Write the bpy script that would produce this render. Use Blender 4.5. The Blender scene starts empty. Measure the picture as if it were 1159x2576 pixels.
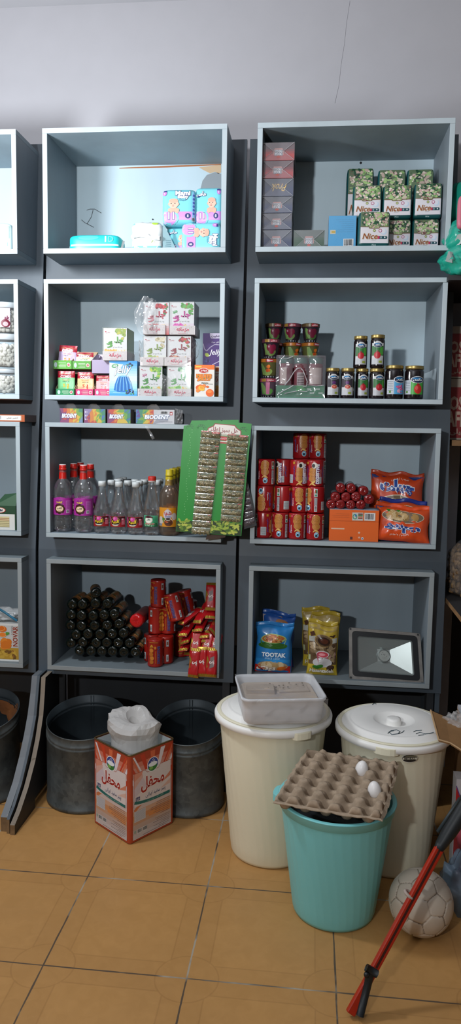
import bpy, math, random, unicodedata
from mathutils import Vector, Matrix
random.seed(7)
PI = math.pi
C = bpy.context.scene.collection
SC = bpy.context.scene

# ---------------------------------------------------------------- camera
FPX, PITCH, YAW, ROLL = 1900.0, math.radians(6.2), math.radians(6.0), math.radians(0.955)
EYE = Vector((0, 0, 1.5))
FW = Vector((-math.sin(YAW)*math.cos(PITCH), math.cos(YAW)*math.cos(PITCH), -math.sin(PITCH)))
_r = Vector((math.cos(YAW), math.sin(YAW), 0)); _u = _r.cross(FW)
RT = _r*math.cos(ROLL) + _u*math.sin(ROLL); UP = -_r*math.sin(ROLL) + _u*math.cos(ROLL)
cd = bpy.data.cameras.new('camera'); cam = bpy.data.objects.new('camera', cd); C.objects.link(cam)
cd.sensor_fit = 'VERTICAL'; cd.sensor_height = 36; cd.lens = 36*FPX/2576; cd.clip_start = 0.05
cam.matrix_world = Matrix(((RT.x, UP.x, -FW.x, EYE.x), (RT.y, UP.y, -FW.y, EYE.y), (RT.z, UP.z, -FW.z, EYE.z), (0, 0, 0, 1)))
SC.camera = cam
# survey of the place: a sighting through the camera cut by a known plane of the room
def ray(x, y): return FW*FPX + RT*(x-579.5) - UP*(y-1288)
def AY(x, y, Y): d = ray(x, y); return EYE + d*((Y-EYE.y)/d.y)
def AZ(x, y, Z): d = ray(x, y); return EYE + d*((Z-EYE.z)/d.z)
def AX(x, y, X): d = ray(x, y); return EYE + d*((X-EYE.x)/d.x)

# ---------------------------------------------------------------- materials
def lin(h):
    if isinstance(h, str):
        h = h.lstrip('#'); c = [int(h[i:i+2], 16)/255 for i in (0, 2, 4)]
    else: c = h
    return tuple(x/12.92 if x <= .04045 else ((x+.055)/1.055)**2.4 for x in c)
_M = {}
class NT:
    def __init__(s, m): s.m = m; s.t = m.node_tree; s.n = s.t.nodes; s.b = s.n.get('Principled BSDF')
    def new(s, k, **kw):
        n = s.n.new(k)
        for a, v in kw.items(): setattr(n, a, v)
        return n
    def put(s, n, i, v):
        if hasattr(v, 'links') or hasattr(v, 'is_linked'): s.t.links.new(v, n.inputs[i])
        elif v is not None: n.inputs[i].default_value = v
    def math(s, op, a, b=None, c=None):
        n = s.new('ShaderNodeMath', operation=op); s.put(n, 0, a); s.put(n, 1, b); s.put(n, 2, c); return n.outputs[0]
    def mix(s, f, a, b):
        n = s.new('ShaderNodeMix', data_type='RGBA')
        s.put(n, 0, f)
        for i, v in ((6, a), (7, b)):
            if isinstance(v, (tuple, list)): v = tuple(v[:3])+(1,)
            s.put(n, i, v)
        return n.outputs[2]
    def noise(s, scale, detail=3, vec=None, dist=0.0):
        n = s.new('ShaderNodeTexNoise'); n.inputs['Scale'].default_value = scale; n.inputs['Detail'].default_value = detail; n.inputs['Distortion'].default_value = dist
        if vec is None: vec = s.obj()
        s.put(n, 0, vec); return n.outputs[0]
    def obj(s):
        if not hasattr(s, '_o'): s._o = s.new('ShaderNodeTexCoord').outputs['Object']
        return s._o
    def ramp(s, f, lo, hi):
        n = s.new('ShaderNodeMapRange'); s.put(n, 0, f); n.inputs[1].default_value = lo; n.inputs[2].default_value = hi; return n.outputs[0]
    def bump(s, h, st, d=.002):
        n = s.new('ShaderNodeBump'); n.inputs['Strength'].default_value = st; n.inputs['Distance'].default_value = d; s.put(n, 'Height', h)
        s.t.links.new(n.outputs[0], s.b.inputs['Normal'])
def newmat(name):
    m = bpy.data.materials.new(name); m.use_nodes = True; return m, NT(m)
def M(col, rough=.5, metal=0, spec=.4, vary=None, bump=None, coat=0, stretch=None):
    """plain procedural material: colour, slight variation, bump"""
    if not isinstance(col, (str, tuple)): return col
    if isinstance(col, str) and col in _M: return _M[col]
    k = (col, rough, metal, spec, vary, bump, coat, stretch)
    if k in _M: return _M[k]
    m, t = newmat('paint_%d' % len(_M)); b = t.b
    c = lin(col)
    b.inputs['Base Color'].default_value = c+(1,); b.inputs['Roughness'].default_value = rough; b.inputs['Metallic'].default_value = metal
    b.inputs['Specular IOR Level'].default_value = spec; b.inputs['Coat Weight'].default_value = coat; b.inputs['Coat Roughness'].default_value = .12
    vec = None
    if stretch:
        mp = t.new('ShaderNodeMapping'); mp.inputs['Scale'].default_value = stretch; t.put(mp, 0, t.obj()); vec = mp.outputs[0]
    if vary:
        sc, am = vary
        n = t.noise(sc, 4, vec); lo = tuple(x*(1-am) for x in c); hi = tuple(min(1, x*(1+am)) for x in c)
        t.t.links.new(t.mix(t.ramp(n, .3, .7), lo, hi), b.inputs['Base Color'])
    if bump: t.bump(t.noise(bump[0], 4, vec), bump[1], bump[2] if len(bump) > 2 else .002)
    _M[k] = m; return m
def film(name, col=(.95, .97, 1), op=.12, gl=.25, crumple=0, rough=.08, tint=(1, 1, 1), diff=None):
    """clear plastic: mostly see-through, a little milky, glossy by angle"""
    if name in _M: return _M[name]
    m, t = newmat(name)
    for n in list(t.n):
        if n.type != 'OUTPUT_MATERIAL': t.n.remove(n)
    out = [n for n in t.n if n.type == 'OUTPUT_MATERIAL'][0]
    tr = t.new('ShaderNodeBsdfTransparent'); tr.inputs[0].default_value = tint+(1,)
    df = t.new('ShaderNodeBsdfDiffuse'); df.inputs[0].default_value = (diff or col)+(1,)
    g = t.new('ShaderNodeBsdfGlossy'); g.inputs[0].default_value = col+(1,); g.inputs['Roughness'].default_value = rough
    m1 = t.new('ShaderNodeMixShader'); m1.inputs[0].default_value = op
    t.t.links.new(tr.outputs[0], m1.inputs[1]); t.t.links.new(df.outputs[0], m1.inputs[2])
    m2 = t.new('ShaderNodeMixShader'); lw = t.new('ShaderNodeLayerWeight'); lw.inputs[0].default_value = .35
    f = t.math('MULTIPLY_ADD', lw.outputs[0], gl, gl*.05)
    if crumple:
        bp = t.new('ShaderNodeBump'); bp.inputs['Strength'].default_value = .22; bp.inputs['Distance'].default_value = .002
        n1 = t.noise(crumple, 2, None, 1.5)
        t.put(bp, 'Height', n1)
        for q in (g, df): t.t.links.new(bp.outputs[0], q.inputs['Normal'])
    f = t.math('MINIMUM', f, 1.0)
    t.t.links.new(f, m2.inputs[0]); t.t.links.new(m1.outputs[0], m2.inputs[1]); t.t.links.new(g.outputs[0], m2.inputs[2])
    t.t.links.new(m2.outputs[0], out.inputs[0])
    _M[name] = m; return m

# ---------------------------------------------------------------- meshes
class Geo:
    def __init__(s): s.v = []; s.f = []; s.m = []; s.s = []
    def add(s, vs, fs, mat, smooth=False):
        o = len(s.v); s.v += [tuple(v) for v in vs]
        mat = M(mat)
        for f in fs: s.f.append(tuple(i+o for i in f)); s.m.append(mat); s.s.append(smooth)
        return s
    def box(s, x0, x1, y0, y1, z0, z1, mat, top=None, front=None):
        v = [(x, y, z) for z in (z0, z1) for y in (y0, y1) for x in (x0, x1)]
        s.add(v, [(0, 2, 3, 1), (1, 3, 7, 5), (3, 2, 6, 7), (2, 0, 4, 6)], mat)
        s.add(v, [(0, 1, 5, 4)], front or mat)
        return s.add(v[4:], [(0, 1, 3, 2)], top or mat)
    def hexa(s, v, mat):   # 8 corners: bottom ring 4 (ccw), top ring 4
        return s.add(v, [(3, 2, 1, 0), (4, 5, 6, 7), (0, 1, 5, 4), (1, 2, 6, 5), (2, 3, 7, 6), (3, 0, 4, 7)], mat)
    def lathe(s, prof, mat, n=28, c=(0, 0, 0), cap0=True, cap1=True, smooth=True, xf=None, sq=None):
        """prof: (r,z) list; sq: optional function angle->radius factor"""
        vs = []; fs = []
        for r, z in prof:
            for i in range(n):
                a = 2*PI*i/n; k = sq(a, z) if sq else 1
                vs.append(Vector((c[0]+r*k*math.cos(a), c[1]+r*k*math.sin(a), c[2]+z)))
        for j in range(len(prof)-1):
            for i in range(n):
                i2 = (i+1) % n; fs.append((j*n+i, j*n+i2, j*n+n+i2, j*n+n+i))
        if cap0 and prof[0][0] > 1e-6: fs.append(tuple(reversed(range(n))))
        if cap1 and prof[-1][0] > 1e-6: fs.append(tuple(range((len(prof)-1)*n, len(prof)*n)))
        if xf: vs = [xf @ v for v in vs]
        return s.add(vs, fs, mat, smooth)
    def tube(s, pts, rad, mat, n=10, smooth=True, cap=True):
        pts = [Vector(p) for p in pts]; vs = []; fs = []
        if not isinstance(rad, (list, tuple)): rad = [rad]*len(pts)
        ref = Vector((0, 0, 1))
        for i, p in enumerate(pts):
            d = (pts[min(i+1, len(pts)-1)]-pts[max(i-1, 0)]).normalized()
            if abs(d.dot(ref)) > .95: ref = Vector((1, 0, 0)) if abs(d.x) < .9 else Vector((0, 1, 0))
            a = d.cross(ref).normalized(); b = d.cross(a)
            for k in range(n):
                t = 2*PI*k/n; vs.append(p+(a*math.cos(t)+b*math.sin(t))*rad[i])
        for i in range(len(pts)-1):
            for k in range(n):
                k2 = (k+1) % n; fs.append((i*n+k, i*n+k2, i*n+n+k2, i*n+n+k))
        if cap: fs.append(tuple(range(n))); fs.append(tuple(reversed(range((len(pts)-1)*n, len(pts)*n))))
        return s.add(vs, fs, mat, smooth)
    def grid(s, fn, nu, nv, mat, smooth=True, wrapu=False):
        vs = [fn(i/(nu), j/(nv)) for j in range(nv+1) for i in range(nu+1)]; fs = []
        for j in range(nv):
            for i in range(nu):
                a = j*(nu+1)+i; fs.append((a, a+1, a+nu+2, a+nu+1))
        return s.add(vs, fs, mat, smooth)
    def prism(s, pts, d, mat, axis='y', smooth=False):
        """outline pts (a,b) extruded d=(d0,d1) along axis"""
        n = len(pts); mk = {'y': lambda a, b, t: (a, t, b), 'x': lambda a, b, t: (t, a, b), 'z': lambda a, b, t: (a, b, t)}[axis]
        vs = [mk(a, b, d[0]) for a, b in pts]+[mk(a, b, d[1]) for a, b in pts]
        fs = [tuple(range(n)), tuple(reversed(range(n, 2*n)))]+[(i, i+n, (i+1) % n+n, (i+1) % n) for i in range(n)]
        return s.add(vs, fs, mat, smooth)
    def xform(s, mtx, start=0):
        s.v = s.v[:start]+[tuple(mtx @ Vector(v)) for v in s.v[start:]]; return s
    def mesh(s, name):
        me = bpy.data.meshes.new(name); me.from_pydata(s.v, [], s.f)
        ms = []; idx = []
        for m in s.m:
            if m not in ms: ms.append(m)
            idx.append(ms.index(m))
        for m in ms: me.materials.append(m)
        me.polygons.foreach_set('material_index', idx); me.polygons.foreach_set('use_smooth', s.s)
        me.update(); return me
    def build(s, name, parent=None, loc=None, rot=None, bevel=0, sub=0, fix=False):
        me = s.mesh(name)
        if fix:
            import bmesh
            bm = bmesh.new(); bm.from_mesh(me); bmesh.ops.remove_doubles(bm, verts=bm.verts, dist=1e-6); bmesh.ops.recalc_face_normals(bm, faces=bm.faces); bm.to_mesh(me); bm.free()
        return put(name, me, parent, loc, rot, bevel, sub)
def put(name, me, parent=None, loc=None, rot=None, bevel=0, sub=0):
    o = bpy.data.objects.new(name, me); C.objects.link(o)
    if parent: o.parent = parent
    if loc is not None: o.location = loc
    if rot is not None: o.rotation_euler = rot
    if bevel:
        b = o.modifiers.new('bevel', 'BEVEL'); b.width = bevel; b.segments = 2; b.limit_method = 'ANGLE'; b.angle_limit = .6
    if sub:
        b = o.modifiers.new('sub', 'SUBSURF'); b.levels = sub; b.render_levels = sub
    return o
def tag(o, label=None, cat=None, group=None, kind=None):
    if label: o['label'] = label
    if cat: o['category'] = cat
    if group: o['group'] = group
    if kind: o['kind'] = kind
    return o
def thing(name, label, cat, loc=(0, 0, 0), rot=None, group=None):
    o = bpy.data.objects.new(name, None); C.objects.link(o); o.location = loc; o.empty_display_size = .05
    if rot is not None: o.rotation_euler = rot if hasattr(rot, '__len__') else (0, 0, rot)
    return tag(o, label, cat, group)
def struct(name, g, **kw): return tag(g.build(name, **kw), kind='structure')

# ---------------------------------------------------------------- lettering
_F = {}
for cp in list(range(0xFB50, 0xFBFF+1))+list(range(0xFE80, 0xFEFC+1)):
    d = unicodedata.decomposition(chr(cp)).split()
    if len(d) == 2 and d[0] in ('<isolated>', '<final>', '<initial>', '<medial>'):
        _F.setdefault(chr(int(d[1], 16)), {}).setdefault(d[0][1:-1], chr(cp))
def shape_fa(s):
    if not any('\u0600' <= c <= '\u06ff' for c in s): return s
    out = []
    for i, c in enumerate(s):
        f = _F.get(c)
        if not f: out.append(c); continue
        p = _F.get(s[i-1], {}) if i else {}; n = _F.get(s[i+1], {}) if i+1 < len(s) else {}
        jp = 'initial' in p and 'final' in f; jn = 'initial' in f and 'final' in n
        k = 'medial' if jp and jn else 'final' if jp else 'initial' if jn else 'isolated'
        out.append(f.get(k) or f.get('isolated') or c)
    return ''.join(reversed(out))
_T = {}
def text_mesh(s, bold=0.0):
    k = (s, bold)
    if k in _T: return _T[k]
    c = bpy.data.curves.new('t', 'FONT'); c.body = shape_fa(s); c.size = 1; c.resolution_u = 2; c.offset = bold
    o = bpy.data.objects.new('t', c); C.objects.link(o)
    m = o.to_mesh()
    vs = [(v.co.x, v.co.y) for v in m.vertices]; fs = [tuple(p.vertices) for p in m.polygons]
    fs = [f if sum(vs[f[i]][0]*vs[f[(i+1) % len(f)]][1]-vs[f[(i+1) % len(f)]][0]*vs[f[i]][1] for i in range(len(f))) > 0 else f[::-1] for f in fs]
    o.to_mesh_clear(); bpy.data.objects.remove(o); bpy.data.curves.remove(c)
    x0 = min(v[0] for v in vs); x1 = max(v[0] for v in vs); y0 = min(v[1] for v in vs); y1 = max(v[1] for v in vs)
    vs = [(x-(x0+x1)/2, y-(y0+y1)/2) for x, y in vs]
    _T[k] = (vs, fs, x1-x0, y1-y0); return _T[k]
def plane(O, U, V):
    O, U, V = Vector(O), Vector(U).normalized(), Vector(V).normalized(); N = U.cross(V)
    return lambda u, v, w: O+U*u+V*v+N*w
def cyl(cx, cy, r, a0=0.0, z0=0.0, tap=0.0):
    def f(u, v, w):
        R = r+tap*v; a = a0+u/r; return Vector((cx+(R+w)*math.sin(a), cy-(R+w)*math.cos(a), z0+v))
    return f
class Art:
    """flat printed artwork (u right, v up) laid on a face in thin layers"""
    def __init__(s, g, mp, curved=False, lay=.0004, rough=.5): s.g = g; s.mp = mp; s.c = curved; s.lay = lay; s.rough = rough
    def m(s, c): return M(c, s.rough) if isinstance(c, (str, tuple)) else c
    def pts(s, ps, l): return [s.mp(u, v, s.lay*l) for u, v in ps]
    def rect(s, u0, v0, u1, v1, c, l=1):
        n = max(1, int(abs(u1-u0)/.004)) if s.c else 1; k = max(1, int(abs(v1-v0)/.01)) if s.c == 2 else 1
        ps = [(u0+(u1-u0)*i/n, v0+(v1-v0)*j/k) for j in range(k+1) for i in range(n+1)]
        s.g.add(s.pts(ps, l), [(j*(n+1)+i, j*(n+1)+i+1, (j+1)*(n+1)+i+1, (j+1)*(n+1)+i) for j in range(k) for i in range(n)], s.m(c)); return s
    def ell(s, cu, cv, ru, rv, c, l=2, n=18, rot=0, a0=0, a1=2*PI):
        cr, sr = math.cos(rot), math.sin(rot); K = 3 if s.c else 1
        ps = [(cu, cv)]; full = abs(a1-a0-2*PI) < 1e-6; nn = n if full else n+1
        for k in range(1, K+1):
            for i in range(nn):
                a = a0+(a1-a0)*i/n; x, y = ru*k/K*math.cos(a), rv*k/K*math.sin(a); ps.append((cu+x*cr-y*sr, cv+x*sr+y*cr))
        fs = []
        for i in range(n):
            j = (i+1) % nn; fs.append((0, 1+i, 1+j))
            for k in range(1, K): fs.append((1+(k-1)*nn+i, 1+k*nn+i, 1+k*nn+j, 1+(k-1)*nn+j))
        s.g.add(s.pts(ps, l), fs, s.m(c)); return s
    def ring(s, cu, cv, ru, rv, t, c, l=2, n=20, a0=0, a1=2*PI):
        ps = []
        for i in range(n+1):
            a = a0+(a1-a0)*i/n
            for k in (1, 1-t): ps.append((cu+ru*k*math.cos(a), cv+rv*k*math.sin(a)))
        s.g.add(s.pts(ps, l), [(2*i+1, 2*i, 2*i+2, 2*i+3) for i in range(n)], s.m(c)); return s
    def poly(s, ps, c, l=2):
        a = sum(ps[i][0]*ps[(i+1) % len(ps)][1]-ps[(i+1) % len(ps)][0]*ps[i][1] for i in range(len(ps)))
        if a < 0: ps = ps[::-1]
        s.g.add(s.pts(ps, l), [tuple(range(len(ps)))], s.m(c)); return s
    def line(s, ps, t, c, l=2):
        for (a, b), (d, e) in zip(ps, ps[1:]):
            L = math.hypot(d-a, e-b) or 1; nx, ny = -(e-b)/L*t/2, (d-a)/L*t/2
            s.poly([(a+nx, b+ny), (a-nx, b-ny), (d-nx, e-ny), (d+nx, e+ny)], c, l)
        return s
    def text(s, t, cu, cv, c, w=None, h=None, l=3, bold=0.0, rot=0, skew=0, out=None, outw=.05):
        if out: s.text(t, cu, cv, out, w, h, l-.5, bold+outw, rot, skew, None)
        vs, fs, W, H = text_mesh(t, bold)
        if bold and (w or h): _, _, W, H = text_mesh(t, 0.0)
        sx = w/W if w else h/H; sy = h/H if h else sx
        cr, sr = math.cos(rot), math.sin(rot); ps = []
        for x, y in vs:
            x, y = x*sx+skew*y*sy, y*sy; ps.append((cu+x*cr-y*sr, cv+x*sr+y*cr))
        s.g.add(s.pts(ps, l), fs, s.m(c)); return s
    def vgrad(s, u0, v0, u1, v1, cs, n=8, l=1):
        L = [tuple(int(c.lstrip('#')[i:i+2], 16)/255 for i in (0, 2, 4)) for c in cs]
        for k in range(n):
            t = (k+.5)/n*(len(L)-1); i = min(int(t), len(L)-2); f = t-i
            col = '#%02x%02x%02x' % tuple(int(255*(L[i][q]*(1-f)+L[i+1][q]*f)) for q in range(3))
            s.rect(u0, v0+(v1-v0)*k/n, u1, v0+(v1-v0)*(k+1)/n, col, l)
        return s
    def barcode(s, u0, v0, u1, v1, l=2, vert=False):
        s.rect(u0, v0, u1, v1, '#d8dadb', l); rnd = random.Random(int((u0+v0)*1e5)); p = .08
        while p < .9:
            w = rnd.choice((.02, .035, .05))
            if vert: s.rect(u0+(u1-u0)*.12, v0+(v1-v0)*p, u0+(u1-u0)*.88, v0+(v1-v0)*(p+w), '#1d1f24', l+1)
            else: s.rect(u0+(u1-u0)*p, v0+(v1-v0)*.15, u0+(u1-u0)*(p+w), v0+(v1-v0)*.92, '#1d1f24', l+1)
            p += w+rnd.choice((.02, .03, .05))
        return s
    def lines(s, u0, v0, u1, v1, n, c, l=2, rag=.3, t=.35):
        rnd = random.Random(int((u0*7+v0*3+n)*1e5))
        for i in range(n):
            h = (v1-v0)/n; s.rect(u0+(u1-u0)*rnd.uniform(0, rag), v0+h*(i+.3), u1, v0+h*(i+.3+t), c, l)
        return s
    def leaves(s, u0, v0, u1, v1, n, cols, r0, r1, l=2, seed=1, asp=.5):
        rnd = random.Random(seed)
        for i in range(n):
            r = rnd.uniform(r0, r1); s.ell(rnd.uniform(u0+r, u1-r), rnd.uniform(v0+r*asp, v1-r*asp), r, r*asp, rnd.choice(cols), l+.9*i/n, 8, rnd.uniform(-.5 if asp > .8 else -1.2, 1.2))
        return s

# ---------------------------------------------------------------- generic packages
def spot(x0, x1, ytop, Y, z0, ybot=None):
    """where a package stands: centre x, width, height from a sighting at front depth Y and a known base height"""
    ym = ytop+40 if ybot is None else (ytop+ybot)/2
    a, b = AY(x0, ym, Y), AY(x1, ym, Y); t = AY((x0+x1)/2, ytop, Y)
    return (a.x+b.x)/2, b.x-a.x, t.z-z0
def rbox(g, w, d, h, mat, puff=.0, n=4, nx=8, ny=6, nz=8, jit=0, seed=0, pinch=0):
    """soft pack: super-ellipsoid box centred on x,y, base at z=0"""
    rnd = random.Random(seed); V = {}
    def sp(a, p): return math.copysign(abs(a)**p, a)
    def pt(i, j, k):
        x, y, z = 2*i/nx-1, 2*j/ny-1, 2*k/nz-1
        L = (abs(x)**n+abs(y)**n+abs(z)**n)**(1/n); m = max(abs(x), abs(y), abs(z))
        x, y, z = (q/L*m for q in (x, y, z))
        q = Vector((x*w/2, y*d/2, (z+1)*h/2))
        if puff: q.y *= 1+puff*(1-x*x)*(1-z*z)
        if pinch: q.y *= 1-pinch*abs(z)**3
        if jit: q += Vector((rnd.uniform(-jit, jit), rnd.uniform(-jit, jit), rnd.uniform(-jit, jit)*(0 if k == 0 else 1)))
        return q
    def vid(i, j, k):
        if (i, j, k) not in V: V[(i, j, k)] = len(vs); vs.append(pt(i, j, k))
        return V[(i, j, k)]
    vs = []; fs = []
    for i in range(nx):
        for k in range(nz):
            fs.append((vid(i, 0, k), vid(i+1, 0, k), vid(i+1, 0, k+1), vid(i, 0, k+1)))
            fs.append((vid(i+1, ny, k), vid(i, ny, k), vid(i, ny, k+1), vid(i+1, ny, k+1)))
    for j in range(ny):
        for k in range(nz):
            fs.append((vid(0, j+1, k), vid(0, j, k), vid(0, j, k+1), vid(0, j+1, k+1)))
            fs.append((vid(nx, j, k), vid(nx, j+1, k), vid(nx, j+1, k+1), vid(nx, j, k+1)))
    for i in range(nx):
        for j in range(ny):
            fs.append((vid(i, j+1, 0), vid(i+1, j+1, 0), vid(i+1, j, 0), vid(i, j, 0)))
            fs.append((vid(i, j, nz), vid(i+1, j, nz), vid(i+1, j+1, nz), vid(i, j+1, nz)))
    g.add(vs, fs, mat, True)
    def front(u, v, wv):   # maps artwork (u from -w/2, v from 0) on the front skin
        x = max(-1, min(1, 2*u/w)); z = max(-1, min(1, 2*v/h-1))
        a, b = abs(x), abs(z)
        m = 1.0; px, pz = x, z
        y = -max(0.0, (1-min(.999, a**n+b**n)))**(1/n) if n < 20 else -1
        y = y*d/2
        if puff: y *= 1+puff*(1-x*x)*(1-z*z)
        if pinch: y *= 1-pinch*abs(z)**3
        return Vector((u, y-wv-.0008, v))
    return front
def carton(name, label, cat, x, Y, z, w, d, h, col, art=None, rz=0, group=None, side=None, wrap=None, wrapname='film_wrap', top=None, bev=0):
    g = Geo(); g.box(-w/2, w/2, -d/2, d/2, 0, h, side or col, top)
    g.add([(-w/2, -d/2-.0002, 0), (w/2, -d/2-.0002, 0), (w/2, -d/2-.0002, h), (-w/2, -d/2-.0002, h)], [(0, 1, 2, 3)], col)
    if art: art(Art(g, plane((-w/2, -d/2-.0002, 0), (1, 0, 0), (0, 0, 1))), w, h)
    loc = (x+math.sin(-rz)*-0, Y+d/2, z)
    if not wrap: return tag(g.build(name, loc=loc, rot=(0, 0, rz)), label, cat, group)
    t = thing(name, label, cat, loc, rz, group); g.build('carton', t); wrap(t, w, d, h); return t
# ---------------------------------------------------------------- setting
YW = 3.36      # back wall
def wallmat(name, col, sc, am, bump=.15):
    m, t = newmat(name); b = t.b; c = lin(col)
    n = t.noise(sc, 5); n2 = t.noise(sc*9, 3)
    f = t.math('MULTIPLY_ADD', n2, .35, t.math('MULTIPLY', n, .65))
    col = t.mix(t.ramp(f, .3, .7), tuple(x*(1-am) for x in c), tuple(min(1, x*(1+am)) for x in c))
    t.t.links.new(col, b.inputs['Base Color']); b.inputs['Roughness'].default_value = .55; t.bump(n2, bump, .003); return m
plaster = wallmat('grey_plaster', '#b2b1b6', 1.2, .04)
def tilemat():
    m, t = newmat('floor_tile'); b = t.b
    sx = t.new('ShaderNodeSeparateXYZ'); t.put(sx, 0, t.obj()); X, Y = sx.outputs[0], sx.outputs[1]
    TX, TY, OX, OY = .4065, .427, .107, 1.903
    def cell(v, o, T):    # distance to the nearest joint, in metres
        f = t.math('FRACT', t.math('DIVIDE', t.math('SUBTRACT', v, o), T))
        return t.math('MULTIPLY', t.math('SUBTRACT', .5, t.math('ABSOLUTE', t.math('SUBTRACT', f, .5))), T), f
    wob = t.math('MULTIPLY', t.math('SUBTRACT', t.noise(9, 3), .5), .003)
    dx, fx = cell(t.math('ADD', X, wob), OX, TX); dy, fy = cell(t.math('ADD', Y, wob), OY, TY)
    d = t.math('MINIMUM', dx, dy)
    nb, nf, nm = t.noise(3, 5), t.noise(90, 3), t.noise(22, 4, None, 1.0)
    base = t.mix(t.ramp(nm, .35, .7), lin('#b58750'), lin('#bd8e56'))
    base = t.mix(t.math('MULTIPLY', t.ramp(nb, .4, .75), .35), base, lin('#a67f53'))
    def band(v, c, w): return t.math('LESS_THAN', t.math('ABSOLUTE', t.math('SUBTRACT', v, c)), w)
    def edge(lo, w):   # a printed frame line at `lo` from the joint
        return t.math('MINIMUM', 1.0, t.math('MAXIMUM', t.math('MULTIPLY', band(dx, lo, w), t.math('GREATER_THAN', dy, lo)), t.math('MULTIPLY', band(dy, lo, w), t.math('GREATER_THAN', dx, lo))))
    r = t.math('SQRT', t.math('ADD', t.math('POWER', dx, 2.0), t.math('POWER', dy, 2.0)))
    incorner = t.math('LESS_THAN', r, .088)
    fr = t.math('MULTIPLY', edge(.056, .0022), t.math('SUBTRACT', 1.0, incorner))
    rim = band(r, .088, .0022)
    rest = t.math('GREATER_THAN', d, .056)
    base = t.mix(t.math('MULTIPLY', t.math('SUBTRACT', 1.0, rest), .16), base, lin('#a27747'))
    base = t.mix(t.math('MULTIPLY', t.math('MAXIMUM', fr, rim), .24), base, lin('#875e35'))
    g = t.math('LESS_THAN', d, t.math('MULTIPLY_ADD', t.noise(14, 2), .003, .0009))
    gc = t.mix(t.ramp(t.noise(5, 3), .52, .62), lin('#5d4e40'), lin('#a79c8c'))
    t.t.links.new(t.mix(g, base, gc), b.inputs['Base Color'])
    b.inputs['Roughness'].default_value = .38; t.put(b, 'Roughness', t.math('MULTIPLY_ADD', nf, .15, .3)); b.inputs['Specular IOR Level'].default_value = .3
    t.bump(t.math('ADD', t.math('MULTIPLY', g, -1.0), t.math('MULTIPLY', nf, .05)), .4, .002); return m
struct('floor', Geo().box(-3.2, 2.4, -3.2, 3.6, -.05, 0, tilemat()))
wb = Geo().box(-3.2, .60, YW, YW+.08, 0, 3.3, plaster).box(.60, 2.4, 3.72, 3.8, 0, 3.3, wallmat('far_plaster', '#c9c8c6', 1, .03)).box(.60, .64, YW+.001, 3.72, 0, 3.3, plaster)
# hairline cracks in the plaster
for pts in ([(880, 2), (871, 60), (866, 110), (858, 160), (852, 215), (842, 260)],):
    wb.tube([AY(x, y, YW-.0002) for x, y in pts], .0006, '#7c7c83', 4)
struct('wall_back', wb)
struct('ceiling', Geo().box(-3.2, 2.4, -3.2, 3.8, 3.3, 3.36, wallmat('ceiling_paint', '#c4c4c8', 1, .03)))
struct('wall_left', Geo().box(-3.28, -3.2, -3.2, 3.8, 0, 3.3, wallmat('side_plaster', '#b8b6b4', 1, .03)))
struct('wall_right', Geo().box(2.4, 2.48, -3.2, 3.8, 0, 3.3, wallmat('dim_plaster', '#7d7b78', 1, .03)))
struct('wall_front', Geo().box(-3.2, 2.4, -3.28, -3.2, 0, 3.3, wallmat('rear_plaster', '#a9a7a4', 1, .03)))

# ---------------------------------------------------------------- painted wood
def paintwood(name, col, chip='#c9b79c', amt=.66, rough=.5, am=.1):
    m, t = newmat(name); b = t.b; c = lin(col)
    mp = t.new('ShaderNodeMapping'); mp.inputs['Scale'].default_value = (1, 1, .25); t.put(mp, 0, t.obj())
    n = t.noise(6, 5, mp.outputs[0]); n2 = t.noise(38, 4, mp.outputs[0])
    base = t.mix(t.ramp(n, .3, .7), tuple(x*(1-am) for x in c), tuple(min(1, x*(1+am)) for x in c))
    chipm = t.math('GREATER_THAN', t.math('MULTIPLY_ADD', t.noise(60, 2), .4, t.math('MULTIPLY', t.noise(4.5, 4), .6)), amt)
    t.t.links.new(t.mix(chipm, base, lin(chip)), b.inputs['Base Color']); b.inputs['Roughness'].default_value = rough
    t.bump(t.math('SUBTRACT', n2, t.math('MULTIPLY', chipm, .6)), .25, .0015); return m
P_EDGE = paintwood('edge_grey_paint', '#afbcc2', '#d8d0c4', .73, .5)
P_EDGES = [P_EDGE, P_EDGE, paintwood('edge_grey_paint_dimmed', '#9ba7ac', '#d0c8bc', .73, .5), paintwood('edge_grey_paint_shaded', '#858c8e', '#b5aea2', .73, .6)]  # lower two rows: light falling off downwards is put into the edge colour
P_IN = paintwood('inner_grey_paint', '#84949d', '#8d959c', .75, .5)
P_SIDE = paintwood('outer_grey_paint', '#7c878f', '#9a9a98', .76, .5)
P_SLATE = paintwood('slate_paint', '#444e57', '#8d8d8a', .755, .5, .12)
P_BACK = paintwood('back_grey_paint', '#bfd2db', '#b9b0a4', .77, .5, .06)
P_BACKS = [P_BACK, P_BACK, paintwood('back_grey_dimmed', '#abbcc5', '#b9b0a4', .77, .5, .06), paintwood('back_grey_shaded', '#8d9ba4', '#b9b0a4', .77, .55, .08)]  # back boards painted darker row by row for the fading light
P_INS = [P_IN, P_IN, paintwood('inner_grey_dimmed', '#77858e', '#8d959c', .75, .5), paintwood('inner_grey_shaded', '#687277', '#8d959c', .75, .6)]  # same downward loss of light painted into the inner boards
P_DARK = paintwood('dark_slate_paint', '#24272b', '#55534f', .78, .6)

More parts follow.
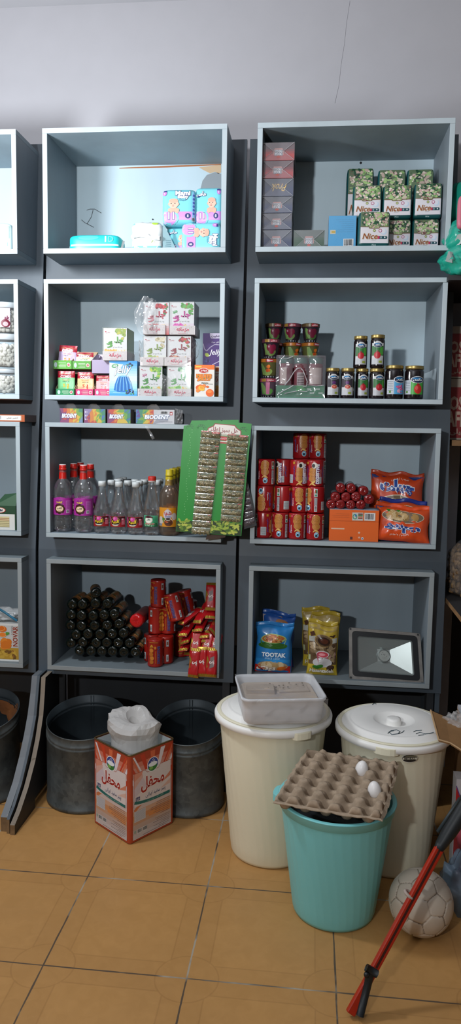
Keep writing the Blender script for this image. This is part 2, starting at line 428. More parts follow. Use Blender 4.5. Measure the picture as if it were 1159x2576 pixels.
# leaning slate boards that the boxes stand out of
def yp(z):
    T = [(-.1, 2.955), (.43, 2.962), (1.0, 2.978), (1.6, 3.045), (2.07, 3.095), (2.7, 3.15)]
    for (a, ya), (b, yb) in zip(T, T[1:]):
        if a <= z <= b: return ya+(yb-ya)*(z-a)/(b-a)
    return T[-1][1]
ROWS = [(2.162, 2.622, 3.265, .019), (1.607, 2.067, 3.315, .018), (1.062, 1.518, 3.315, .018), (.516, .973, 3.315, .018)]
ZTOP, ZBOT = 2.655, .478
def board(g, x0, x1, holes, zt=ZTOP, zb=ZBOT, th=.018):
    zs = sorted(set([zt, zb, 1.0, 1.6]+[z for r in ROWS for z in r[:2]])); xs = sorted(set([x0, x1]+[v for h in holes for v in h]))
    zs = [z for z in zs if zb <= z <= zt]
    for za, zc in zip(zs, zs[1:]):
        inrow = any(r[0]-1e-6 <= za and zc <= r[1]+1e-6 for r in ROWS)
        for xa, xb in zip(xs, xs[1:]):
            if inrow and any(h[0]-1e-6 <= xa and xb <= h[1]+1e-6 for h in holes): continue
            g.hexa([(xa, yp(za), za), (xb, yp(za), za), (xb, yp(za)+th, za), (xa, yp(za)+th, za), (xa, yp(zc), zc), (xb, yp(zc), zc), (xb, yp(zc)+th, zc), (xa, yp(zc)+th, zc)], P_SLATE)
COLS = {'far': (-1.853, -1.148), 'left': (-1.045, -.340), 'right': (-.228, .480)}
def make_board(label, x0, x1, col, side=None, foot=()):
    t = thing('shelf_backboard', label, 'board', ((x0+x1)/2, 3.0, 0)); off = Matrix.Translation((-(x0+x1)/2, -3.0, 0))
    g = Geo(); board(g, x0, x1, [COLS[col]]); g.xform(off); g.build('board', t)
    if side:
        g = Geo(); P = [(yp(z)+.02, z) for z in (0.001, .43, 1.0, 1.6, 2.07, ZTOP)]
        g.prism(P+[(YW-.004, ZTOP), (YW-.004, 0.001)], side, P_SLATE, 'x'); g.xform(off); g.build('side_board', t)
    for a, b in foot:
        g = Geo(); g.box(a, b, 2.985, 3.035, 0.001, ZBOT, P_DARK); g.xform(off); g.build('post', t)
    g = Geo(); g.box(x0, x1, YW-.02, YW-.004, .002, ZBOT+.04, P_DARK); g.xform(off); g.build('kick_board', t); return t
make_board('tall slate board at left edge behind the half seen left column of boxes', -1.95, -1.118, 'far')
make_board('tall slate board behind the middle column of grey boxes', -1.106, -.2885, 'left', None, ((-.335, -.305),))
make_board('tall slate board behind the right column of grey boxes with a dark side', -.2765, .535, 'right', (.517, .535), ((-.262, -.236), (.485, .512)))

def shelf_box(col, row, label):
    x0, x1 = COLS[col]; z0, z1, yb, th = ROWS[row]; cx = (x0+x1)/2; yf = 2.9; rnd = random.Random(row*7+len(col))
    t = thing('shelf_box', label, 'shelf', (cx, yf, z0), None, 'grey wooden wall boxes'); off = Matrix.Translation((-cx, -yf, -z0))
    def bd(nm, a, b, c, d, e, f, m):
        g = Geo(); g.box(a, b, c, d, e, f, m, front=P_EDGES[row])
        g.xform(off); return g.build(nm, t, bevel=.0012, fix=True)
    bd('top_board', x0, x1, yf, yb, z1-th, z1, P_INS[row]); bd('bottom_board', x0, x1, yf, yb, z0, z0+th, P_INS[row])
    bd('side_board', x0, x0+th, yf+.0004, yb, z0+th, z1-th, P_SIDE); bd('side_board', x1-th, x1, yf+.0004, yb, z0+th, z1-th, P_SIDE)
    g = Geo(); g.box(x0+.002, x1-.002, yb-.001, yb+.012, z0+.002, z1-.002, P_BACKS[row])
    if (col, row) == ('left', 0):   # torn hardboard at the top right corner and pencil scratches
        y = yb-.0016
        def Q(px, py): p = AY(px, py, y); return (p.x, y, p.z)
        g.add([Q(*p) for p in [(500, 421), (556, 414), (556, 434), (549, 437), (541, 432), (528, 436), (512, 428)]][::-1], [tuple(range(7))], '#c9ad8c')
        g.add([Q(*p) for p in [(556, 437), (541, 433), (520, 440), (509, 455), (504, 475), (556, 478)]], [tuple(range(6))], '#8f979d')
        g.add([Q(*p) for p in [(300, 422), (420, 417), (556, 412), (556, 415), (420, 421.5), (300, 424)]][::-1], [tuple(range(6))], '#a5673f')
        for ps in ([(218, 529), (226, 526), (238, 526), (255, 536)], [(234, 528), (230, 545), (219, 563)], [(205, 553), (213, 560), (221, 564), (236, 572)]):
            g.tube([(Q(*p)[0], y, Q(*p)[2]) for p in ps], .0011, '#3c4046', 4)
    if row == 0 and col == 'right':
        p = AY(907, 410, yb); g.lathe([(.005, -.004), (.005, .0015)], '#2a2d31', 10, xf=Matrix.Translation(p) @ Matrix.Rotation(PI/2, 4, 'X'))
    g.xform(off); g.build('back_board', t); return t
WH = ['top', 'second from the top', 'third from the top', 'bottom']
NOTE = {('left', 0): 'bright grey wooden box holding nappy packs, top of the middle column', ('left', 1): 'grey wooden box full of jelly powder cartons in the middle column',
 ('left', 2): 'grey wooden box holding clear bottles in the middle column', ('left', 3): 'grey wooden box with dark rolls and red biscuits, bottom of the middle column',
 ('right', 0): 'grey wooden box with green Nice packs, top of the right column', ('right', 1): 'grey wooden box holding jam jars in the right column',
 ('right', 2): 'grey wooden box holding red biscuit rolls and crisp bags in the right column', ('right', 3): 'grey wooden box holding the floodlight, bottom of the right column',
 ('far', 0): 'glaringly lit grey box cut by the left edge, top of the left column', ('far', 1): 'grey box cut by the left edge with jars of white lumps',
 ('far', 2): 'grey box cut by the left edge holding a dark green carton', ('far', 3): 'grey box cut by the left edge holding a juice carton, bottom of the left column'}
for (c, r), lb in NOTE.items(): shelf_box(c, r, lb)
def FL(row): return ROWS[row][0]+ROWS[row][3]      # inner floor height of a row

# curved wooden ribs at the left
def rib(label, xc, wd, edge, tail, mat, endm):
    pts = [AX(x, y, xc) for x, y in edge]; pts = [(p.y, p.z) for p in pts]
    yb, zb = pts[-1]; out = [(3.02, ZBOT)]+[(3.02, .02)]+[(yb+.10, .0)]+[(yb-.002, 0.0)]+pts[::-1]
    t = thing('curved_rib', label, 'rib', (xc, 3.0, 0)); g = Geo()
    n = len(pts)
    # body as strips from the curved edge back to the straight back
    P = [(y, z) for y, z in pts]+[(yb, 0.0)]
    for (ya, za), (yc, zc) in zip(P, P[1:]):
        bk = lambda z: 3.05 if z > .06 else 2.75
        x0, x1 = xc-wd/2, xc+wd/2
        g.add([(x0, ya, za), (x1, ya, za), (x1, yc, zc), (x0, yc, zc)], [(3, 2, 1, 0)], endm if zc == 0 else mat, True)
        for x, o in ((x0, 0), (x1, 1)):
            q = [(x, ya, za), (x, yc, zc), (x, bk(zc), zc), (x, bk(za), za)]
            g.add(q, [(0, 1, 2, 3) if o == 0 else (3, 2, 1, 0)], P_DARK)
    g.add([(x0, P[0][0], P[0][1]), (x1, P[0][0], P[0][1]), (x1, 3.05, P[0][1]), (x0, 3.05, P[0][1])], [(0, 1, 2, 3)], mat)
    g.xform(Matrix.Translation((-xc, -3.0, 0))); g.build('rib_board', t, fix=False); return t
P_RIB = paintwood('rib_paint', '#686d72', '#a8937a', .62, .5)
P_TAN = paintwood('raw_plywood_edge', '#84786a', '#6b5f50', .6, .7)
P_END = M('#7d6446', .8, vary=(40, .25), bump=(80, .4))
rib('grey painted curved rib with chipped paint at the left, foot on the tiles', -1.096, .026, [(88, 1700), (84, 1745), (77, 1800), (68, 1850), (56, 1905), (40, 1968), (22, 2022), (10, 2056)], 0, P_RIB, P_END)
rib('narrow blue grey curved rib squeezed between its chipped and raw edged neighbours', -1.0755, .011, [(97, 1700), (93, 1745), (88, 1800), (79, 1850), (67, 1905), (52, 1968), (33, 2030), (20, 2062)], 0, P_SLATE, P_END)
rib('raw plywood edged curved rib, rightmost of the three at left', -1.056, .018, [(109, 1704), (107, 1745), (103, 1800), (94, 1860), (83, 1915), (66, 1980), (46, 2040), (31, 2076)], 0, P_TAN, P_END)

# ---------------------------------------------------------------- lights
def lamp(name, kind, loc, e, col, r=.1):
    d = bpy.data.lights.new(name, kind); d.energy = e; d.color = col
    if kind == 'POINT': d.shadow_soft_size = r
    o = bpy.data.objects.new(name, d); C.objects.link(o); o.location = loc; return o
rl = lamp('room_lamp', 'AREA', (-1.02, -.95, 2.0), 100, (.94, .97, 1.0)); rl.data.shape = 'DISK'; rl.data.size = .16
rl.rotation_euler = (math.radians(90+45), 0, math.radians(-14))
lamp('bulb_by_left_boxes', 'POINT', (-1.30, 2.17, 2.26), 62, (.9, .95, 1.0), .10)
w = bpy.data.worlds.new('world'); SC.world = w; w.use_nodes = True
w.node_tree.nodes['Background'].inputs[0].default_value = (.8, .88, 1, 1); w.node_tree.nodes['Background'].inputs[1].default_value = .0
SC.view_settings.view_transform = 'Standard'; SC.view_settings.look = 'None'; SC.view_settings.exposure = 0; SC.view_settings.gamma = 1
SC.cycles.max_bounces = 8; SC.cycles.transparent_max_bounces = 24; SC.cycles.caustics_reflective = False; SC.cycles.caustics_refractive = False; SC.cycles.sample_clamp_indirect = 4
from mathutils import noise as NZ
def nz(x, y, z, s=1.0): return NZ.noise(Vector((x*s, y*s, z*s)))
# ---------------------------------------------------------------- galvanised buckets
def galv():
    m, t = newmat('galvanised'); b = t.b
    v = t.new('ShaderNodeTexVoronoi'); v.inputs['Scale'].default_value = 55; t.put(v, 0, t.obj())
    n = t.noise(14, 5)
    f = t.math('MULTIPLY_ADD', v.outputs['Color'], .25, t.math('MULTIPLY', n, .75))
    t.t.links.new(t.mix(t.ramp(f, .3, .7), lin('#42484a'), lin('#666d6e')), b.inputs['Base Color'])
    b.inputs['Metallic'].default_value = .35; b.inputs['Roughness'].default_value = .5; t.bump(n, .1, .002); return m
GALV = galv(); GALVIN = M('#343c41', .5, .3, vary=(9, .25)); RUST = M('#7a4a26', .85, vary=(20, .35))
def bucket(label, cx, cy, r, zf, zb, rust=False):
    t = thing('metal_bucket', label, 'bucket', (cx, cy, 0), None, 'galvanised buckets under the boxes'); n = 56
    rimz = lambda a: (zf+zb)/2+(zb-zf)/2*math.sin(a)
    def ring(rr, dz, a): return Vector((rr*math.cos(a), rr*math.sin(a), rimz(a)+dz))
    g = Geo(); A = [2*PI*i/n for i in range(n+1)]
    def skin(prof, mat):   # prof entries: (radius, kind, value)  kind 'r' below the rim, 'z' absolute
        vs = []; fs = []
        for rr, k, v in prof:
            for a in A[:-1]: vs.append(ring(rr, v, a) if k == 'r' else Vector((rr*math.cos(a), rr*math.sin(a), v)))
        for j in range(len(prof)-1):
            for i in range(n):
                i2 = (i+1) % n; fs.append((j*n+i, j*n+i2, j*n+n+i2, j*n+n+i))
        g.add(vs, fs, mat, True)
    beads = [(r, 'r', -.052), (r+.003, 'r', -.049), (r, 'r', -.045), (r, 'r', -.039), (r+.003, 'r', -.035), (r, 'r', -.031)]
    skin([(r-.004, 'z', .0), (r+.003, 'z', .004), (r+.003, 'z', .016), (r, 'z', .02), (r, 'z', .06), (r, 'z', .12)]+beads+[(r, 'r', -.004), (r+.002, 'r', -.002), (r, 'r', .0)], GALV)
    q = r-.003
    skin([(r, 'r', 0), (q, 'r', -.002), (q, 'r', -.031), (q-.003, 'r', -.035), (q, 'r', -.039), (q, 'r', -.045), (q-.003, 'r', -.049), (q, 'r', -.053), (q, 'z', .012)], GALVIN)
    g.add([(0, 0, .012)]+[(q*math.cos(a), q*math.sin(a), .012) for a in A[:-1]], [(0, 1+i, 1+(i+1) % n) for i in range(n)], RUST if rust else GALVIN)
    g.build('bucket_wall', t)
    sa = PI*.54
    for rr, sgn in ((q, -1),):
        a = sa if sgn < 0 else -PI*.62
        d = Vector((math.cos(a), math.sin(a), 0)); e = Vector((-math.sin(a), math.cos(a), 0)); zt = rimz(a)-.004
        for o in (-.006, .006):
            s = Geo(); s.tube([d*rr+e*o+Vector((0, 0, .02)), d*rr+e*o+Vector((0, 0, zt))], .0016, GALVIN if sgn < 0 else GALV, 6); s.build('seam', t)
    if rust:
        s = Geo(); rnd = random.Random(5)
        for k in range(14):
            a0 = rnd.uniform(.35, 1.3); z0 = rnd.uniform(.16, .31); w_, h_ = rnd.uniform(.02, .05), rnd.uniform(.02, .05)
            vs = [Vector((0, 0, 0))]
            for i in range(12):
                b = 2*PI*i/12; k2 = rnd.uniform(.6, 1.1); a = a0+w_*k2*math.cos(b)/q; vs.append(Vector(((q-.0012-k*5e-5)*math.cos(a), (q-.0012-k*5e-5)*math.sin(a), z0+h_*k2*math.sin(b))))
            vs[0] = Vector(((q-.0012-k*5e-5)*math.cos(a0), (q-.0012-k*5e-5)*math.sin(a0), z0)); s.add(vs, [(0, 1+(i+1) % 12, 1+i) for i in range(12)], RUST)
        s.build('rust_patch', t)
    return t
bucket('galvanised bucket with slanted rim left of the square cheese tin', -.876, 2.878, .157, .302, .372)
bucket('galvanised bucket with slanted rim right of the square cheese tin', -.452, 2.885, .139, .297, .38)
bucket('galvanised bucket with rust inside cut by the left edge of the photo', -1.318, 2.86, .157, .302, .385, True)

# ---------------------------------------------------------------- square cheese tin
def tin():
    A = Vector((-.788, 2.676, 0)); B = Vector((-.613, 2.534, 0)); D = Vector((-.483, 2.712, 0)); E = A+D-B; c = (A+B+D+E)/4; H = .337
    t = thing('cheese_tin', 'tall square orange cheese tin standing open on the tiles between two buckets', 'tin', c)
    U = (D-B).normalized(); V = (A-B).normalized(); w = (D-B).length; d = (A-B).length
    def RP(ins, z, rr=.012):   # rounded square ring
        P = []; B0 = B-c
        for (cx, cy), a0 in (((ins+rr, ins+rr), PI), ((w-ins-rr, ins+rr), 1.5*PI), ((w-ins-rr, d-ins-rr), 0), ((ins+rr, d-ins-rr), .5*PI)):
            for k in range(5):
                a = a0+PI/2*k/4; P.append(B0+U*(cx+rr*math.cos(a))+V*(cy+rr*math.sin(a))+Vector((0, 0, z)))
        return P
    OR = M('#a8432a', .35, vary=(8, .08)); RIMC = M('#6d5a3c', .45, .6); INW = M('#c4ccce', .4)
    g = Geo(); n = 20
    R = [RP(.004, .0), RP(0, .004), RP(0, H-.004)]
    g.add([v for r_ in R for v in r_], [(j*n+i, j*n+(i+1) % n, j*n+n+(i+1) % n, j*n+n+i) for j in range(2) for i in range(n)]+[tuple(reversed(range(n)))], OR)
    for O, X, wd in ((B-c, U, w), (A-c, (B-A).normalized(), d)):
        a = Art(g, plane(O+X*.012, X, (0, 0, 1)), lay=.0003, rough=.35); W = wd-.024
        a.vgrad(.004, .012, W-.004, .30, ['#c9c4c6', '#b9a7a0', '#c88a5c', '#cfc4c6', '#e0d7da', '#d9d0d4', '#cf9f94', '#c96a52'], 16, 1)
        for k in range(11):   # sunburst
            an = math.radians(20+14*k); a0, a1 = an-.055, an+.055; L0, L1 = .05, .21
            cx, cv = W/2, .16
            def cl(u, v): return (min(max(u, .002), W-.002), min(v, H-.012))
            a.poly([cl(cx+L0*math.cos(a0), cv+L0*math.sin(a0)), cl(cx+L1*math.cos(a0), cv+L1*math.sin(a0)), cl(cx+L1*math.cos(a1), cv+L1*math.sin(a1)), cl(cx+L0*math.cos(a1), cv+L0*math.sin(a1))], ['#c03f26', '#ded6dc', '#d36a45'][k % 3], 1.5+.02*k)
        for k, (u0, v0, u1, v1, tt, cc) in enumerate([(.0, .15, .08, .20, .016, '#d9845a'), (.10, .155, W, .18, .008, '#cf6a4c'), (.11, .148, W, .166, .004, '#c4553c'), (.0, .12, .06, .145, .012, '#c97a50'), (.08, .085, W, .075, .03, '#cf8a54')]):
            u0, u1 = max(u0, .010), min(u1, W-.010); a.line([(u0, v0), ((u0+u1)/2, (v0+v1)/2+.004), (u1, v1)], min(tt, .016), cc, 1.8+.05*k)
        a.rect(.008, .135, W-.008, .262, '#d8cdcb', 2.05)
        for k, cc in enumerate(('#d88f78', '#d5a79a', '#cdbcc2')): a.poly([(.008, .262-.03*k), (.05, .262-.012*k), (.03+.02*k, .20), (.008, .19-.01*k)], cc, 2.1+.03*k)
        for k, cc in enumerate(('#cf8468', '#d9b3a4')): a.poly([(W-.008, .22-.03*k), (W-.06, .185-.02*k), (W-.010, .2-.03*k)], cc, 2.1+.03*k)
        a.line([(.008, .135), (.008, .262), (.06, .262), (.072, .250), (W-.07, .250), (W-.06, .262), (W-.008, .262), (W-.008, .135)], .0016, '#a6432c', 2.4)
        a.ell(W/2, .272, .028, .028, '#eef0ee', 2.6); a.ell(W/2, .272, .0255, .0255, '#31408c', 2.8); a.ell(W/2, .262, .021, .0145, '#3c7a3c', 3); a.ell(W/2, .273, .022, .009, '#e8ecf0', 3.1)
        a.ell(W/2-.008, .259, .009, .006, '#7fae55', 3.2); a.text('پاک', W/2, .286, '#f0f2f6', w=.02, l=3.3)
        a.text('محفل', W/2, .207, '#a3241c', w=.112, h=.056, l=4, bold=.025, out='#f1e6e0', outw=.03)
        a.text('پنیر سفید ایرانی', W/2+.014, .162, '#34375e', w=.098, h=.021, l=4, bold=.012, out='#eee8ea')
        a.rect(.016, .156, .036, .17, '#3c3f6a', 3.2); a.text('فتا', .026, .163, '#f1eef2', w=.014, l=3.6)
        a.line([(.010, .152), (.035, .146), (.075, .1405), (.12, .138), (W-.012, .138)], .011, '#1d6a66', 3.4)
        a.text('طعم خوب پنیر ایرانی', W*.55, .1385, '#c9dcd8', w=.09, h=.005, l=3.8)
        a.rect(.010, .077, .064, .118, '#c3c3c8', 2.2); a.lines(.012, .08, .062, .116, 9, '#9a9aa2', 2.5, .1)
        a.lines(.085, .066, W-.012, .122, 8, '#7d5f5a', 2.4, .55, .22); a.lines(.10, .02, W-.012, .06, 6, '#80706c', 2.4, .5, .22)
        a.barcode(.024, .030, .046, .047, 2.5); a.barcode(.050, .030, .072, .047, 2.5); a.ell(.014, .040, .005, .006, '#8fa396', 2.5)
        a.line([(.004, .012), (W-.004, .012)], .0015, '#e4dcd8', 2.3)
        a.lines(.05, .015, W-.03, .019, 1, '#7d5f5a', 2.4, .1)
    g.build('can_body', t)
    g = Geo(); I = [RP(.004, H-.006), RP(.004, .01)]
    g.add([v for r_ in I for v in r_], [(j*n+i, j*n+(i+1) % n, j*n+n+(i+1) % n, j*n+n+i)[::1] for j in range(1) for i in range(n)]+[tuple(range(n, 2*n))], INW); g.build('inner_wall', t)
    g = Geo(); g.tube([v for v in RP(.001, H-.002)]+[RP(.001, H-.002)[0]], .003, RIMC, 6); g.build('rim', t)
    return c
TC = tin()
def lumpy(name, label, cat, c, fn, mat, nu=48, nv=30, group=None):
    g = Geo(); g.grid(lambda u, v: fn(u, v), nu, nv, mat); return tag(g.build(name, loc=c), label, cat, group)
BAGM = film('milky_bag', (.93, .92, .90), .55, .20, 40, .18, (.95, .94, .92), (.74, .72, .70))
def bagfn(u, v):
    a = 2*PI*u; q = PI*v
    # a thick rolled ring with a hollow in the middle, sunk in the tin
    R, r_ = .058, .050
    x = (R+r_*math.cos(2*q))*math.cos(a); y = (R+r_*math.cos(2*q))*math.sin(a)*.9; z = r_*1.45*math.sin(2*q)
    k = .030*nz(x, y, z+3, 13)-.020*abs(nz(x, y, z*.5, 26))+.012
    s = 1+k/.1; x, y, z = x*s, y*s, z*s+.014*math.cos(a-2.2)+.010*nz(x, y, 1, 20)
    if z < .012:
        L = math.hypot(x, y); m = .088
        if L > m: x, y = x*m/L, y*m/L
    else:
        L = math.hypot(x, y); m = .088+min(.014, (z-.012)*.8)
        if L > m: x, y = x*m/L, y*m/L
    return Vector((x, y, z))
lumpy('plastic_bag', 'crumpled milky plastic bag stuffed into the open square tin', 'bag', TC+Vector((.0, .01, .345)), bagfn, BAGM, 34, 20)
for pl in bpy.data.objects['plastic_bag'].data.polygons: pl.use_smooth = False

# ---------------------------------------------------------------- plastic bins
CREAM = M('#e4dfc6', .42, vary=(5, .03)); LIDW = M('#ebeae6', .4, vary=(7, .03)); TEAL = M('#7cc9cc', .36, vary=(5, .03))
def bin_(label, cx, cy, rb, rt, h, mat, lid=None, handles=(), knob=False):
    t = thing('plastic_bin', label, 'bin', (cx, cy, 0)); N = 304
    fl = lambda a, z: 1+.0065*max(0, math.sin(38*(a+z*.75)))**3*(1 if .03 < z < h*.90 else 0)
    g = Geo(); pr_ = [(rb-.012, 0), (rb-.003, .004), (rb, .014)]+[(rb+(rt-rb)*k/12, .014+(h-.03)*k/12) for k in range(1, 13)]
    g.lathe(pr_, mat, N, cap1=False, sq=fl)
    g.lathe([(rt, h-.02), (rt+.001, h-.018)], mat, 64, cap0=False, cap1=False)
    g.lathe([(rt-.004, h-.001), (rt-.006, h-.03), (rb-.004, .02), (.001, .016)], mat, 64, cap0=False, cap1=False)
    g.build('bin_body', t)
    g = Geo(); g.lathe([(rt, h-.03), (rt+.004, h-.028), (rt+.006, h-.006), (rt+.010, h-.002), (rt+.006, h), (rt-.004, h-.001)], mat, 72, cap0=False, cap1=False); g.build('rim', t)
    for a, wd, dr in handles:
        g = Geo(); r0 = rt+.002; P = []
        for z in (h-.036, h-.012):
            for k in range(7): b = a+wd*(k/6-.5); e = dr*(1-(abs(k-3)/3)**4*.5); P.append(((r0+e)*math.cos(b), (r0+e)*math.sin(b), z))
        for z in (h-.036, h-.012):
            for k in range(7): b = a+wd*(k/6-.5); P.append((r0*math.cos(b), r0*math.sin(b), z))
        f = [(k, k+1, k+8, k+7) for k in range(6)]+[(k+7, k+8, k+22, k+21) for k in range(6)]+[(k+14, k+15, k+1, k) for k in range(6)]+[(14, 0, 7, 21), (6, 20, 27, 13)]
        g.add(P, f, mat); g.build('handle', t, bevel=.0015)
    if lid:
        R = lid; z0 = h-.014; g = Geo()
        pr_ = [(R-.004, z0-.016), (R, z0-.014), (R+.001, z0), (R-.002, z0+.006), (R-.012, z0+.009), (R-.03, z0+.013), (R-.042, z0+.024), (R-.048, z0+.0265), (R-.052, z0+.025), (R-.056, z0+.0265)]
        if knob: pr_ += [(.074, z0+.027), (.069, z0+.0255), (.055, z0+.014), (.04, z0+.010), (.028, z0+.0095)]
        else: pr_ += [(.05, z0+.028)]
        g.lathe(pr_+[(.0005, pr_[-1][1])], LIDW, 96, cap0=False, cap1=False)
        lo = g.build('lid', t)
        if knob:
            g = Geo(); g.lathe([(.026, z0+.009), (.0255, z0+.024), (.0235, z0+.030), (.015, z0+.0315), (.0005, z0+.0318)], LIDW, 36, cap0=False); g.build('knob', lo)
    return t, h
W1 = bin_('cream bin with a plain white lid, plastic food tub on top', -.108, 2.59, .142, .190, .524, CREAM, .207, ((-1.02, .36, .024),))
W2 = bin_('cream bin with knobbed white lid beside the egg tray', .312, 2.585, .138, .184, .496, CREAM, .201, ((-1.80, .42, .020),), True)
def bin2_art():
    t = W2[0]; g = Geo(); rt = .184
    f0 = cyl(0, 0, rt+.0035, 0, .496-.056)
    a = Art(g, lambda u, v, w: f0(u+.034*1.0, v, w), True, .0005); a.ell(0, .010, .027, .014, '#d9d6cc', 1); a.ell(0, .010, .0255, .0125, '#2a2622', 2); a.rect(-.024, .006, .024, .013, '#cfc9b4', 3); a.text('MOBAL', 0, .0093, '#1c1a18', w=.036, h=.007, l=4, bold=.02); a.lines(-.02, .015, .02, .021, 2, '#a89f7e', 3, .3)
    g.build('maker_sticker', t)
    g = Geo(); z = .496-.014+.0275
    def Q(x, y): p = AZ(x, y, z); return (p.x-.312, p.y-2.585, z)
    for ps in ([(975, 1845), (983, 1838), (997, 1836), (1006, 1840), (1000, 1846), (985, 1848), (978, 1841), (990, 1838)], [(1002, 1846), (1012, 1842), (1016, 1838)], [(1046, 1846), (1056, 1842), (1068, 1846), (1080, 1845), (1090, 1842)], [(1040, 1841), (1046, 1838), (1060, 1837)], [(1052, 1850), (1066, 1848)], [(936, 1772), (941, 1769), (946, 1771)]):
        g = Geo(); g.tube([Q(*p) for p in ps], .0013, '#41545c', 5); g.build('ink_scribble', t)
bin2_art()
T1 = bin_('turquoise bin without a lid, under the grey egg tray', .110, 2.272, .130, .174, .372, TEAL, None, ((2.95, .42, .026),))
g = Geo(); g.lathe([(.0005, .30), (.155, .30)], M('#1c2024', .8, bump=(30, .6, .01)), 40, c=(0, 0, 0), cap0=False, cap1=False); g.build('dark_content', T1[0])

# ---------------------------------------------------------------- egg tray + eggs
PULP = M('#a08e7a', .95, spec=.15, vary=(60, .12), bump=(220, .5, .0012))
FL_, FR_, BR_, BL_ = Vector((-.079, 2.150, .398)), Vector((.226, 2.088, .396)), Vector((.300, 2.350, .447)), Vector((.020, 2.415, .450))
NC, NR = 5, 6
def tray_h(u, v):
    x, y = u*NC+.15, v*NR-.1
    cxv = math.cos(2*PI*x)+math.cos(2*PI*y)        # +2 at cell corners (peaks), -2 at cup bottoms
    st = lambda q: (lambda k: k*k*(3-2*k))(min(1, max(0, q)))
    h = .023*st((cxv-.15)/1.25)-.031*st((-cxv-.05)/1.35)
    e = min(u, 1-u, v, 1-v)*6
    if e < .10: h = h*(e/.10)*.8+(.004)*(1-e/.10)
    return h
def tray_at(u, v, dz=0):
    p = FL_.lerp(FR_, u).lerp(BL_.lerp(BR_, u), v); n = Vector((-.02, -.17, .98))
    wv = .004*math.sin(5*v+2)*(1 if u > .8 else .3)*u
    return p+n*(tray_h(u, v)+dz+wv)
c0 = (FL_+FR_+BR_+BL_)/4
g = Geo(); g.grid(lambda u, v: tray_at(u, v)-c0, NC*14, NR*14, PULP)
# torn rim
def rimpt(s):
    s = s % 4; k = int(s); f = s-k
    return ((f, 0), (1, f), (1-f, 1), (0, 1-f))[k]
tr = tag(g.build('egg_tray', loc=c0), 'grey pulp egg tray with two eggs, lying across the turquoise bin', 'egg tray')
md = tr.modifiers.new('s', 'SOLIDIFY'); md.thickness = .0022
vs = []; rnd = random.Random(3); g = Geo(); n = 88
for i in range(n):
    u, v = rimpt(4*i/n); p = tray_at(u, v)-c0; o = Vector((u-.5, v-.5, 0)); o.normalize()
    d = .005+.007*rnd.random(); q = p+Vector((o.x*d, o.y*d, -.001-.006*rnd.random()*(1.6 if u > .97 else .5))); vs += [p, q]
g.add(vs, [(2*i, 2*i+1, (2*i+3) % (2*n), (2*i+2) % (2*n)) for i in range(n)], PULP); ro = g.build('torn_rim', tr); md = ro.modifiers.new('s', 'SOLIDIFY'); md.thickness = .0025
EGG = M('#e9e6e4', .35)
def egg(label, cu, cv, tilt):
    u, v = (cu-.15)/NC, (cv+.1)/NR; p = FL_.lerp(FR_, u).lerp(BL_.lerp(BR_, u), v)+Vector((-.002, -.012*.17, .011)); g = Geo(); pr_ = []
    for k in range(19):
        a = PI*k/18; z = -math.cos(a); pr_.append((max(.0005, .0205*math.sin(a)*(1-.12*z)), z*.0265))
    g.lathe(pr_, EGG, 28, cap0=False, cap1=False, xf=Matrix.Rotation(tilt, 4, 'Y')); return tag(g.build('egg', loc=p), label, 'egg', 'eggs in the pulp tray')
egg('white egg nearer the back corner of the pulp tray, upper of the two', 3.5, 4.5, .12); egg('white egg in the tray one row nearer the camera, lower of the two', 4.5, 2.5, -.1)

